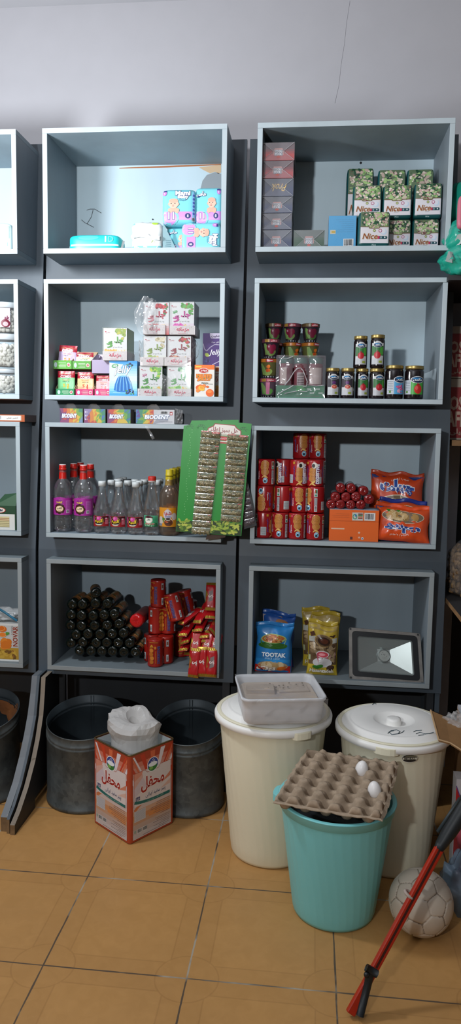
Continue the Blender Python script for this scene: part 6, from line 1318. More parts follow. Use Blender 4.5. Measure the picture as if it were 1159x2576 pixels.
# ================================================================ third row, right: biscuit rolls, rolls, crisps
def roll_mesh(R, H, red='#951519', seed=1, kind=0):
    """upright biscuit roll; printed all round: 0 = biscuits+badge, +.9 = strip of labels, +1.8 plain with table, -1.1 lettering, 3 = cup side"""
    g = Geo(); RD = M(red, .3, bump=(120, .12, .001), coat=.2); rnd = random.Random(seed)
    cr = lambda a, z: 1+(.02*math.sin(17*a+3*z)*math.sin(9*a) if z < .004 or z > H-.004 else 0)
    g.lathe([(R*.35, .0035), (R*.8, .002), (R*.95, .0), (R, .005), (R*1.0, H*.5), (R, H-.005), (R*.95, H), (R*.8, H-.003), (R*.35, H-.005), (.0005, H-.006)], RD, 40, sq=cr)
    def art(a0):
        return Art(g, lambda u, v, w: Vector(((R+.0004+w)*math.sin(a0+u/R), -(R+.0004+w)*math.cos(a0+u/R), v)), 2, .0005, .35)
    T1, T2, T3, W_ = '#b87a3a', '#8f5a28', '#c98f4f', '#d8b060'
    def bisc(A, cu, cv, r):
        A.ell(cu, cv, r*1.08, r*.98, W_, 1.5); A.ell(cu, cv, r, r*.9, T1, 2); A.ring(cu, cv, r*.93, r*.83, .07, T2, 2.5)
        for k in range(9): A.ell(cu+r*.6*math.cos(k*2.4)*((k+1)/9)**.5, cv+r*.55*math.sin(k*2.4)*((k+1)/9)**.5, r*.06, r*.06, T2, 2.8, 6)
    def wheat(A, cu, cv, s):
        for k in range(6): A.ell(cu+s*(.003*k-.008), cv-.002*abs(k-2), .006, .0018, W_, 1.2, 8, .9-.25*k)
    A = art(0.0); b = H*.21*.56
    wheat(A, .004, H*.38, 1); bisc(A, .004, H*.52, R*.40); bisc(A, .002, H*.70, R*.42); bisc(A, .004, H*.82, R*.41)
    A.ell(.006, H*.20, R*.27, H*.11, '#d8d6cf', 1.5); A.ell(.006, H*.20, R*.24, H*.10, '#6fa8c4', 2); A.poly([(.001, H*.14), (.010, H*.14), (.007, H*.20), (.013, H*.24), (.003, H*.22)], '#182436', 2.6); A.ell(.006, H*.245, R*.12, H*.02, '#cfe0ea', 2.4)
    A.text('Digestive', -R*.62, H*.40, '#d8cdd6', w=H*.3, h=.0065, l=2, rot=PI/2, skew=.2, bold=.02); A.text('دایجستیو', -R*.92, H*.52, '#4a3f8a', w=H*.5, h=.009, l=2, rot=PI/2, bold=.04, out='#9a7a9a', outw=.02)
    A.rect(-R*.98, H*.84, -R*.72, H*.93, '#b8862f', 2); A.rect(-R*.66, H*.84, -R*.44, H*.93, '#c4485a', 2); A.text('x', -R*.85, H*.885, '#5a1418', h=H*.06, l=3, bold=.03)
    A = art(1.05); A.rect(-R*.16, H*.06, R*.16, H*.30, '#b9bcbf', 1.5); A.barcode(-R*.12, H*.07, R*.12, H*.28, 2, True); A.rect(-R*.16, H*.31, R*.16, H*.58, '#a4a8ac', 1.5); A.lines(-R*.12, H*.33, R*.12, H*.56, 6, '#5f666c', 2, .2, .3); A.rect(-R*.17, H*.62, R*.17, H*.92, '#c3c6c4', 1.5)
    A.ell(0, H*.68, R*.10, H*.045, '#2f8a6a', 2); A.rect(-R*.13, H*.76, R*.05, H*.89, '#a85a3a', 2); A.rect(-R*.02, H*.76, R*.13, H*.89, '#3f6a4a', 2.3); A.line([(-R*.45, H*.1), (-R*.45, H*.7)], .0012, '#c4585a', 1.5)
    A = art(2.0); A.rect(-R*.32, H*.12, R*.32, H*.44, '#b4b8bb', 1.5); A.lines(-R*.28, H*.14, R*.28, H*.42, 7, '#7a8086', 2, .3, .4); A.lines(-R*.7, H*.3, -R*.55, H*.9, 14, '#8a1014', 1.5, .2, .3); A.line([(R*.75, H*.2), (R*.75, H*.8)], .0016, '#b8585f', 1.5)
    A = art(3.3); A.text('DIGESTIVE', R*.34, H*.48, '#e3dbe2', w=H*.72, h=.011, l=3, rot=PI/2, bold=.07, out='#3a2f7a', outw=.06); A.ell(-R*.12, H*.22, R*.26, H*.09, W_, 1.2); wheat(A, -R*.2, H*.12, 1); bisc(A, -R*.25, H*.30, R*.36); bisc(A, -R*.22, H*.48, R*.38); bisc(A, -R*.2, H*.60, R*.36)
    A.ell(-R*.02, H*.80, R*.30, H*.115, '#d9d6cc', 3); A.ell(-R*.12, H*.79, R*.17, H*.075, '#1f1512', 3.5); A.ring(R*.26, H*.80, R*.14, H*.06, .4, '#d9d6cc', 3); A.text('دایجستیو', -R*.85, H*.5, '#5a3f8a', w=H*.5, h=.008, l=2, rot=PI/2, bold=.04); A.rect(-R*.98, H*.84, -R*.74, H*.93, '#b8862f', 2)
    A = art(4.3); A.text('گندم کامل', 0, H*.55, '#3f3a7a', w=H*.42, h=.009, l=2, rot=PI/2, bold=.05, out='#8f6a8f', outw=.02); A.text('biscuit', -R*.3, H*.5, '#c9bcc4', w=H*.3, h=.005, l=2, rot=PI/2); A.rect(-R*.5, H*.12, -R*.15, H*.36, '#b4b8bb', 1.5); A.lines(-R*.48, H*.14, -R*.17, H*.34, 6, '#7a8086', 2, .2, .4)
    return g.mesh('biscuit_roll')
F3 = FL(2)+.0006; RR = .0345; _a = AY(747, 1291, 2.92); _b = AY(747, 1357, 2.92); HR = (_a.z-_b.z)
RM = roll_mesh(RR, HR)
def roll(label, px, Y, lev, rz, flipped=False, grp='red biscuit rolls in the third row'):
    x = AY(px, 1290, Y).x; return tag(put('biscuit_roll', RM, None, (x, Y+RR, F3+lev*(HR+.0006)+(HR if flipped else 0)), (PI if flipped else 0, 0, rz)), label, 'biscuit roll', grp)
ord_ = ('first', 'second', 'third', 'fourth')
for i, (px, rz) in enumerate(((663, -2.0), (704.5, -.28), (747.5, -.05), (793, 0.0))): roll('red biscuit roll, %s from left in the bottom row of the upright stack' % ord_[i], px, 2.925-.004*i, 0, rz)
for i, (px, rz, fl) in enumerate(((663.5, .05, True), (709.5, -1.55, False), (752, -.15, False), (792, -1.0, False))):
    if fl: roll('red biscuit roll with an upside down cup, %s from left in the middle row' % ord_[i], px, 2.925, 1, 2.9, True)
    else: roll('red biscuit roll, %s from left in the middle row of the upright stack' % ord_[i], px, 2.93, 1, rz)
for i, (px, rz, Y) in enumerate(((666, -.22, 2.925), (712, 2.15, 2.965), (748.5, -3.0, 2.93), (789, -3.35, 2.932))): roll('red biscuit roll, %s from left in the top full row of the upright stack' % ord_[i], px, Y, 2, rz)
for i, (px, rz) in enumerate(((753.5, .15), (794, -.1))):
    for lev in (0, 1, 2): roll('red biscuit roll in the rear, hidden behind the front stack', px, 3.045, lev, 0)
    roll('shaded red biscuit roll peeping over the stack at the back, %s' % ('left one', 'right one')[i], px, 3.045, 3, rz)
# orange carton
x, w, h = spot(828, 952, 1281, 2.925, F3, 1356)
def orange(A, w, h):
    A.rect(w*.46, h*.65, w*.68, h*.90, '#b9bdb6', 1); A.rect(w*.70, h*.65, w*.93, h*.90, '#c4a88a', 1); A.barcode(w*.71, h*.66, w*.92, h*.89, 2); A.ring(w*.515, h*.77, w*.045, h*.085, .3, '#2f8a5a', 2); A.ell(w*.53, h*.81, w*.018, h*.04, '#2f7ab0', 3)
    for k, c in enumerate(('#8a3a2c', '#b8603a', '#4a7a4a', '#6a2a24')): A.rect(w*.58, h*(.70+.045*k), w*.67, h*(.735+.045*k), c, 2)
    A.rect(0, h*.62, w, h*.635, '#b8521c', 1.2); A.rect(w*.04, h*.36, w*.31, h*.40, '#d8b49a', 1); A.ell(w*.61, h*.27, w*.022, h*.03, '#d8b4a0', 1); A.ell(w*.615, h*.12, w*.022, h*.03, '#d8a890', 1); A.ell(w*.68, h*.09, w*.025, h*.045, '#c4d0d8', 1); A.ell(w*.68, h*.085, w*.01, h*.02, '#2a4a7a', 2); A.rect(w*.43, h*.05, w*.48, h*.14, '#5a2a24', 1); A.lines(w*.05, h*.72, w*.4, h*.88, 3, '#c45a20', 1, .3, .2)
t = thing('orange_carton', 'orange carton with barcode carrying the pile of dark red rolls', 'carton', (x, 2.925+.075, F3)); OC = M('#d85f1c', .45)
g = Geo(); d_ = .15; g.box(-w/2, w/2, -d_/2, d_/2, 0, h-.003, OC); A = Art(g, plane((-w/2, -d_/2-.0002, 0), (1, 0, 0), (0, 0, 1))); orange(A, w, h); g.build('carton', t)
g = Geo(); g.grid(lambda u, v: Vector(((u-.5)*w, -d_/2+d_*v*.35, h-.003+.010*v*(1-v*.5)+.002*nz(u, v, 1, 5))), 12, 6, M('#7a8ea0', .5)); o = g.build('torn_flap', t); o.modifiers.new('s', 'SOLIDIFY').thickness = .0008
# dark red rolls lying in depth
def lying_mesh(R, L, endc, bodyc, seed, glint=True, band=None):
    g = Geo(); rnd = random.Random(seed); n = 26
    # body along +y, front end at y=0, wrinkled film end cap
    vs = []; fs = []; rings = [(.0, .12), (-.0035*.2, .35), (-.001, .62), (.0005, .88), (.005, .99), (.012, 1.0), (.034, 1.0), (L-.006, 1.0), (L, .9), (L, .3)]
    em = M(endc, .14, spec=.45, coat=.15)
    vals = []
    for k, (y, f) in enumerate(rings):
        for i in range(n):
            a = 2*PI*i/n; j = .0013 if k < 4 else (.0005 if k < 6 else 0)
            vals.append(Vector((R*f*math.cos(a)*(1+rnd.uniform(-.06, .06)*(k < 4)), y+rnd.uniform(-j, j), R*f*math.sin(a)*(1+rnd.uniform(-.06, .06)*(k < 4)))))
    for k in range(len(rings)-1):
        f = [(k*n+i, k*n+(i+1) % n, k*n+n+(i+1) % n, k*n+n+i) for i in range(n)]
        o = len(g.v)
        for q in f: g.f.append(q); g.m.append(em if k < 6 else M(bodyc, .5)); g.s.append(k >= 1)
    g.v = [tuple(v) for v in vals]; g.f.append(tuple(range(n))[::1]); g.m.append(em); g.s.append(False); g.f.append(tuple(range(len(vals)-n, len(vals)))); g.m.append(M(bodyc)); g.s.append(False)
    if band:
        A = Art(g, lambda u, v, w: Vector(((R+w)*math.sin(u/R), v, (R+w)*math.cos(u/R))), 2, .0005, .4); band(A, R, L)
    return g
def put_lying(name, meshes, label, cat, px, py, Y, grp, k=0, rz=0, rx=0, ry=0):
    p = AY(px, py, Y); return tag(put(name, meshes[k % len(meshes)], None, p, (rx, ry, rz)), label, cat, grp)
def lab_band(A, R, L): A.rect(-R*.9, .03, R*.9, L*.9, '#8a8c96', 1); A.lines(-R*.7, .04, R*.6, L*.8, 5, '#b0b2ba', 2, .3, .3)
LR = [lying_mesh(.0190, .13, '#7a1a1c', '#5f3a3e', k, band=lab_band).mesh('biscuit_log') for k in range(4)]
pos = [('bottom', [(118, 397), (203, 395), (296, 399), (388, 399)]), ('middle', [(158, 327), (253, 327), (345, 324), (463, 350)]), ('upper', [(206, 247), (300, 248), (418, 272)])]
yt_ = AY(880, 1279, 2.94).z
for rn, L in pos:
    for i, (a, b) in enumerate(L):
        rz = .16 if rn == 'upper' and i == 2 else .0
        put_lying('biscuit_log', LR, 'dark red biscuit log, %s from left in the %s layer on the orange carton' % (ord_[i], rn), 'biscuit log', 800+a/3.622, 1160+b/3.622, 2.935, 'dark red logs on the orange carton', i+len(rn), rz)
# crisp bags
def bag(name, label, cat, c, w, h, d, col, art, rot, grp=None, seed=1, parts=None, top=None, slump=.0, seal=None):
    """pillow bag standing on its lower seam, base centre at c"""
    t = thing(name, label, cat, c, rot, grp); rnd = random.Random(seed)
    def sk(u, v, s, wv=0):
        x, z = 2*u/w, 2*v/h-1; q = max(0, 1-abs(x)**3.2)**.7*max(0, 1-abs(z)**4)**.7
        e = .0075*nz(u*16+seed, v*16, seed, 1.6)*q+.0035*nz(u*45, v*30, seed+2, 1)*(.25+abs(z)**3)
        zz = v-slump*(1-x*x)*max(0, z)*h+.10*h*nz(u*9+seed, 2.2, seed, 1.3)*max(0, v/h)**2; ux = u*(1-.07*(1-z*z)+.10*nz(v*14+seed, 7.7, s*.2, 1.2))
        return Vector((ux, s*(d/2*q+.0012+wv)+e, zz))
    g = Geo(); g.grid(lambda a, b: sk((a-.5)*w, b*h, -1), 34, 34, M(col, .28, coat=.2)); g.grid(lambda a, b: sk((.5-a)*w, b*h, 1), 16, 16, M(col, .3))
    A = Art(g, lambda u, v, wv: sk(u, v, -1, wv+.0004), 2, .0006, .28); art(A, w, h); g.build('bag_front', t)
    for zz, nm in ((h, 'top_seal'), (0, 'bottom_seal')):
        g = Geo(); sg = 1 if zz else -1; g.grid(lambda a, b: sk((a-.5)*w, zz, -1)+Vector((0, .004*math.sin(12*a+seed)*b, (.016*b*sg if zz else .010*b)*(1 if zz else -.0)+(.0 if zz else .0))), 24, 3, M((top or col) if zz else (seal or col), .3)); o = g.build(nm, t); o.modifiers.new('s', 'SOLIDIFY').thickness = .0006
    return t
def crisp(fl):
    def f(A, w, h):
        R = lambda v: (h-v if fl else v); U = lambda u: (-u if fl else u); rt = PI if fl else 0
        if not fl: R = lambda v: {.30: .46, .66: .79, .86: .93}.get(round(v/h, 2), v/h+.14)*h
        A.ell(0, R(h*.30), w*.40, h*.20, '#c9b8a0', 1); A.ell(U(.0), R(h*.30), w*.385, h*.185, '#6f5f4c', 1.3)
        A.leaves(-w*.33, min(R(h*.16), R(h*.42)), w*.33, max(R(h*.16), R(h*.42)), 18, ['#b89a6a', '#a8824a', '#8f7040', '#c4ab80', '#7a6a58'], .014, .024, 1.6, 5 if fl else 6, .75)
        A.ell(U(-w*.18), R(h*.27), w*.2, h*.12, '#c4641c', 3) if not fl else None
        A.poly([(U(w*.06), R(h*.10)), (U(w*.32), R(h*.12)), (U(w*.28), R(h*.19)), (U(w*.04), R(h*.17))], '#2f7a24', 3)
        A.text('چیپلت', U(0), R(h*.66), '#1f3f86', w=w*.64, h=h*.23, l=5, bold=.08, rot=rt, out='#d8dce2', outw=.05)
        A.text('سیب زمینی', U(w*.05), R(h*.86), '#e3cfc4', w=w*.34, l=3, rot=rt)
        A.poly([(-w*.49, h*.99), (-w*.49, h*.90), (-w*.36, h*.95), (-w*.2, h*.99)], '#1c2f6a', 1); A.poly([(w*.49, h*.99), (w*.49, h*.93), (w*.3, h*.96), (w*.2, h*.99)], '#1c2f6a', 1)
    return f
def bagspot(px0, px1, yt, yb, Y): a = AY(px0, (yt+yb)/2, Y); b = AY(px1, (yt+yb)/2, Y); return (a.x+b.x)/2, b.x-a.x, AY((px0+px1)/2, yt, Y).z
xb, wb_, zt_ = bagspot(930, 1060, 1192, 1330, 3.06); bag('crisp_bag', 'orange crisp bag standing at the back with blue lettering the right way up', 'crisp bag', (xb, 3.06+.02, F3+.02), wb_+.01, zt_-F3-.03, .06, '#b83f1c', crisp(False), (-.14, .03, -.06), 'orange crisp bags', 3, top='#a83a1c')
xb, wb_, zt_ = bagspot(950, 1075, 1262, 1345, 2.99); bag('crisp_bag', 'orange and blue crisp bag squeezed between the back and front bags', 'crisp bag', (xb, 2.99+.01, F3+.005), wb_, zt_-F3-.01, .05, '#b8461c', crisp(True), (-.25, .05, .05), 'orange crisp bags', 4, top='#1f2f7a')
xb, wb_, zt_ = bagspot(938, 1082, 1287, 1370, 2.925); bag('crisp_bag', 'orange crisp bag lying in front with its blue lettering upside down', 'crisp bag', (xb, 2.925+.012, F3+.002), wb_, zt_-F3+.012, .06, '#d04a1c', crisp(True), (-.38, .06, -.03), 'orange crisp bags', 5, seal='#1c2f6a')

# ================================================================ bottom row, middle: dark rolls, red rolls, wafers
F4 = FL(3)+.0006
def dband(A, R, L):
    A.rect(-R*1.5, .036, R*1.5, L*.97, '#8a5a30', 1); A.leaves(-R*1.5, L*.30, R*1.5, L*.97, 30, ['#3f5a34', '#5f7a4a', '#8f8a7a', '#6f5a3a', '#2f4a2c', '#a89a80'], .004, .010, 1.5, 3, .6); A.leaves(-R*1.4, .038, R*1.4, L*.45, 12, ['#b87a3c', '#9a642c', '#c88f50'], .004, .009, 1.4, 4, .6)
DR = [lying_mesh(.0218, .155, '#060f0c', '#10231c', 20+k, band=dband).mesh('biscuit_log') for k in range(5)]
S = 5.04; k = 0; names = ['bottom', 'second', 'third', 'fourth', 'fifth', 'sixth']
rowsd = [[(300, 1050), (445, 1050), (582, 1052), (718, 1055), (862, 1062), (1010, 1066)], [(188, 950), (338, 938), (510, 948), (645, 942), (790, 945), (936, 950)], [(252, 842), (405, 832), (560, 838), (712, 830), (858, 822)], [(182, 722), (320, 730), (490, 728), (650, 722), (803, 702)], [(190, 590), (322, 600), (470, 604), (610, 590), (742, 578)], [(203, 458), (335, 458), (500, 445), (653, 448)]]
n9 = ('first', 'second', 'third', 'fourth', 'fifth', 'sixth')
for j, row in enumerate(rowsd):
    for i, (a, b) in enumerate(row):
        put_lying('biscuit_log', DR, 'dark green black biscuit log, %s from left in the %s layer of the pile' % (n9[i], names[j]), 'biscuit log', 140+a/S, 1430+b/S, 2.965+.004*(j % 2), 'dark logs piled in the bottom box', k); k += 1
p = AY(140+512/S, 1430+312/S, 2.975); tag(put('biscuit_log', DR[2], None, p, (-.10, 0, .30)), 'dark biscuit log lying askew on the very top of the dark pile', 'biscuit log', 'dark logs piled in the bottom box')
RL = lying_mesh(.0282, .16, '#b3161a', '#5a1a1a', 77, band=lambda A, R, L: A.rect(-R, .02, R, L*.9, '#6a2420', 1)).mesh('biscuit_log')
tag(put('biscuit_log', RL, None, AY(342, 1562.5, 2.975), (0, 0, -.06)), 'red ended biscuit log lying against the standing red rolls', 'biscuit log')
SB = 4.293; R4 = .0318; H4 = AY(390, 1443, 2.97).z-AY(390, 1512, 2.97).z
def roll2_mesh(seed):
    g = Geo(); R, H = R4, H4; g.lathe([(R*.4, .003), (R*.8, .002), (R*.95, 0), (R, .004), (R, .008), (R*.985, .010), (R*.985, H-.012), (R, H-.008), (R, H-.003), (R*.95, H), (R*.5, H-.003), (.0005, H-.003)], M('#8f1a12', .32, coat=.2), 40)
    def art(a0): return Art(g, lambda u, v, w: Vector(((R+.0003+w)*math.sin(a0+u/R), -(R+.0003+w)*math.cos(a0+u/R), v)), 2, .0005, .35)
    for a0 in (0, PI):
        A = art(a0)
        for q in range(4): A.ell(-R*.30+.002*math.sin(q*2), H*(.20+.14*q), R*.30, H*.085, ['#a8601f', '#b8722c'][q % 2], 2+q*.3); A.ring(-R*.30+.002*math.sin(q*2), H*(.20+.14*q), R*.29, H*.08, .1, '#7a3f14', 2.2+q*.3)
        for q in range(4): A.ell(-R*.30+.003*(q-1.5), H*(.76+.02*(q % 2)), .0015, .007, '#b8862f', 2, 8, .3*(q-1.5))
        A.text('DIGESTIVE', R*.62, H*.46, '#3a2f6a', w=H*.62, h=.010, l=3, rot=PI/2, bold=.05, out='#8a7a8a', outw=.03); A.ell(R*.18, H*.72, R*.17, H*.07, '#9a3a1f', 2); A.ell(R*.18, H*.72, R*.12, H*.045, '#b8742c', 2.4); A.line([(R*.24, H*.15), (R*.24, H*.6)], .0014, '#b8862f', 2); A.rect(-R*.6, H*.9, R*.5, H*.925, '#a8742c', 2)
        A = art(a0+1.5); A.rect(-R*.14, H*.1, R*.14, H*.36, '#a8acb0', 2); A.barcode(-R*.13, H*.12, R*.13, H*.34, 2.4, True); A.rect(-R*.16, H*.66, R*.16, H*.9, '#9aa0a4', 2); A.rect(-R*.1, H*.72, R*.1, H*.84, '#6a4a3a', 2.6)
    return g.mesh('biscuit_roll')
R2M = roll2_mesh(1)
def roll2(label, px, ybot, Y, z, rz=0, rot=None):
    x = AY(px, ybot, Y).x; return tag(put('biscuit_roll', R2M, None, (x, Y+R4, z), rot or (0, 0, rz)), label, 'biscuit roll', 'red biscuit rolls in the bottom box')
roll2('standing red roll in front at the foot of the leaning stack', 386.5, 1660, 2.935, F4, 0)
roll2('red roll half hidden just left behind the front standing one', 377, 1652, 3.003, F4, .9); roll2('red roll in the column carrying the tall stack, at the bottom', 388, 1645, 3.072, F4, 1.4)
roll2('red roll in the middle of the tall stack, plain side forward', 388, 1583, 3.02, F4+H4+.0006, 1.2); roll2('red roll on the very top of the tall stack', 394, 1512, 3.02, F4+2*H4+.0012, -.75)
roll2('red roll standing right of the front one with pale label strip', 413, 1645, 2.985, F4, -1.1); roll2('red roll above the pale labelled one, partly hidden by the tilted roll', 420, 1575, 3.03, F4+H4+.0006, -.4)
q0 = AY(447, 1562, 2.98); tag(put('biscuit_roll', R2M, None, (q0.x-.004, 3.0, q0.z-.002), (.12, -.26, -.75)), 'red roll tilted to the left, lying on the wafers right of the stack', 'biscuit roll', 'red biscuit rolls in the bottom box')
q0 = AY(474, 1545, 3.10); tag(put('biscuit_roll', R2M, None, (q0.x, 3.12, q0.z-.012), (.05, -.22, -.3)), 'shaded red roll leaning behind the tilted one', 'biscuit roll', 'red biscuit rolls in the bottom box')
roll2('red roll in shadow at the back behind the wafers', 452, 1640, 3.09, F4, .4); roll2('red roll standing under the shaded leaning one at the back', 474, 1600, 3.15, F4, .6); roll2('red roll in the second layer at the back under the leaning one', 474, 1560, 3.15, F4+H4+.0006, .2)
# wafers
def wafer_mesh(seed):
    L, W, D = .118, .043, .017; g = Geo(); RDW = M('#a8141a', .26, coat=.3)
    def sk(u, v, s, wv=0):   # u across, v along
        x, z = 2*u/W, 2*v/L-1; q = max(0, 1-abs(x)**5)**.6*max(0, 1-max(0, abs(z)-.70)/.30)**.5 if abs(z) < 1 else 0
        return Vector((u, v, s*(D/2*q+.0006+wv)+.0009*nz(u*90, v*60, seed+s, 1)))
    g.grid(lambda a, b: sk((a-.5)*W, b*L, 1), 12, 22, RDW); g.grid(lambda a, b: sk((.5-a)*W, b*L, -1), 12, 22, RDW)
    GD = M('#a88a34', .3, .6)
    for sd in (1, -1):
        A = Art(g, lambda u, v, w: sk(u if sd > 0 else -u, v, sd, w+.0004), 2, .0005, .3); zz = []
        for v0, dr in ((.001, 1), (L-.001, -1)):
            n = 12
            for k in range(n): u0, u1 = -W*.48+W*.96*k/n, -W*.48+W*.96*(k+1)/n; e = .009+.004*(k % 2); e2 = .009+.004*((k+1) % 2); A.poly([(u0, v0), (u1, v0), (u1, v0+dr*e2), (u0, v0+dr*e)], GD, 1)
        A.poly([(-W*.48, L*.30), (-W*.30, L*.34), (-W*.36, L*.45), (-W*.28, L*.56), (-W*.38, L*.68), (-W*.48, L*.7)], GD, 1)
        A.poly([(-W*.18, L*.30), (W*.22, L*.36), (W*.2, L*.72), (-W*.16, L*.66)], '#7a6a68', 1) if sd > 0 and seed % 2 else None
        A.text('S', 0, L*.5, '#d8c4c0', h=.018, l=2, bold=.03, rot=-PI/2); A.text('wafer', .009, L*.5, '#cfb8b4', w=.022, l=2, rot=-PI/2)
    return g.mesh('wafer_bar')
WM = [wafer_mesh(k) for k in range(3)]; wk = 0
def wafer(label, px, py, Y, rot):
    global wk; p = AY(px, py, Y); wk += 1
    return tag(put('wafer_bar', WM[wk % 3], None, p, rot), label, 'wafer', 'red and gold wafer bars')
def W3(a, b): return 310+a/SB, 1420+b/SB
WL = [('red wafer bar standing upright at the top right corner of the wafer heap', 937, 500, 3.02, (1.15, 0, .04)), ('red wafer bar under the standing one at the upper right', 935, 590, 2.99, (.12, .05, .1)),
 ('red wafer bar with grey panel, upper left of the heap', 790, 640, 2.985, (.42, -.14, -.55)), ('red wafer bar at the left of the heap, long side forward', 612, 650, 2.985, (.25, -.12, -.9)), ('red wafer bar just under the leftmost, gold edge drooping', 635, 780, 2.965, (.16, -.16, -.35)),
 ('red wafer bar in the middle of the heap, broad gold edge', 800, 730, 2.965, (.12, -.20, -.25)), ('red wafer bar, gold edge slanting, centre of the heap', 868, 800, 2.955, (.12, -.18, -.2)), ('red wafer bar at the right of the centre, tilted the other way', 955, 745, 2.95, (.2, .9, .25)),
 ('red wafer bar with wide gold band lower left of the heap', 660, 860, 2.955, (.15, -.42, -.3)), ('red wafer bar, lower right, gold edge level', 895, 850, 2.95, (.1, .1, .1)), ('red wafer bar at the bottom left of the heap near the floor', 640, 940, 2.955, (.1, -.22, -.3)), ('small showing red wafer bar at the foot of the heap', 690, 985, 2.96, (.05, -.2, -.5)), ('red wafer bar hidden mostly in the heap, right side', 965, 905, 2.965, (.1, .05, .2))]
for lb, a, b, Y, r in WL: wafer(lb, *W3(a, b), Y, (r[0]+(.26 if r[0] < .6 else 0), r[1], r[2]))
for lb, a, b, Y, r in (('red wafer bar hanging over the front edge, leftmost of three', 752, 1222, 2.886, (1.40, .08, .03)), ('red wafer bar hanging over the front edge, middle of three', 850, 1212, 2.889, (1.38, -.06, -.14)), ('red wafer bar hanging over the front edge, rightmost of three', 945, 1218, 2.886, (1.40, .04, .05)), ('red wafer bar lying across behind the hanging three, left', 765, 1010, 2.925, (1.0, 0, -.05)), ('red wafer bar behind the hanging three with pale stripe, middle', 868, 1020, 2.922, (1.0, .05, -.22)), ('red wafer bar behind the hanging three with pale stripe, right', 965, 1020, 2.922, (1.0, .03, -.2))):
    wafer(lb, *W3(a, b), Y, r)

# ================================================================ bottom row, right: soup bags, coffee packs, floodlight
def tootak(A, w, h):
    A.rect(-w*.49, 0, w*.49, h*.16, '#b8281c', 1); A.ell(0, h*.16, w*.42, h*.10, '#a8906a', 1.4); A.leaves(-w*.36, h*.08, w*.36, h*.25, 16, ['#b8a078', '#a88a5c', '#c4b08c', '#8f7448'], .009, .016, 1.6, 4, .7); A.rect(-w*.49, h*.24, w*.49, h*.30, '#2b86c4', 1.2)
    A.ell(-.004, h*.60, w*.43, h*.075, '#2c5a1f', 2); A.poly([(-w*.42, h*.72), (w*.38, h*.76), (w*.30, h*.60), (.1*w, h*.555), (-w*.22, h*.56), (-w*.38, h*.62)], '#3a6f26', 2.3); A.ell(-.003, h*.745, w*.37, h*.10, '#9ab06a', 2.8, rot=.06); A.ell(-.003, h*.745, w*.335, h*.085, '#a8602c', 3.1, rot=.06)
    A.leaves(-w*.28, h*.68, w*.26, h*.81, 22, ['#b87038', '#8f4a20', '#c4844a', '#7a3f1c'], .004, .009, 3.3, 7, .5)
    A.text('TOOTAK', .002, h*.40, '#d6dfe6', w=w*.66, h=h*.085, l=4, bold=.05, out='#1f5f98', outw=.03); A.text('snack cake', -w*.02, h*.325, '#a8cde4', w=w*.42, l=3, skew=.2); A.text('توتک', -w*.18, h*.09, '#ded2c4', w=w*.5, h=h*.105, l=4, bold=.06, out='#5a1410', outw=.03); A.ell(w*.24, h*.11, w*.13, h*.045, '#c4641c', 3, rot=.2)
x, w, zt = bagspot(640, 732, 1570, 1686, 2.945)
bag('snack_bag', 'blue TOOTAK snack bag with bowl picture standing in front at left', 'snack bag', (x, 2.955, F4), w+.004, zt-F4-.012, .055, '#2876b4', tootak, (-.10, .03, .02), 'blue TOOTAK snack bags', 6, seal='#a8281c', top='#2876b4')
x, w, zt = bagspot(655, 738, 1541, 1660, 3.035)
def tootak2(A, w, h): tootak(A, w, h); A.poly([(-w*.48, h*.80), (w*.2, h*.82), (w*.1, h*.99), (-w*.48, h*.99)], '#4a1c18', 4.6); A.ell(w*.12, h*.88, w*.2, h*.06, '#8f5a2c', 5)
bag('snack_bag', 'blue snack bag in shade behind the front TOOTAK bag', 'snack bag', (x, 3.035, F4), w, zt-F4-.012, .05, '#1f4a90', tootak2, (-.08, .02, -.05), 'blue TOOTAK snack bags', 7)
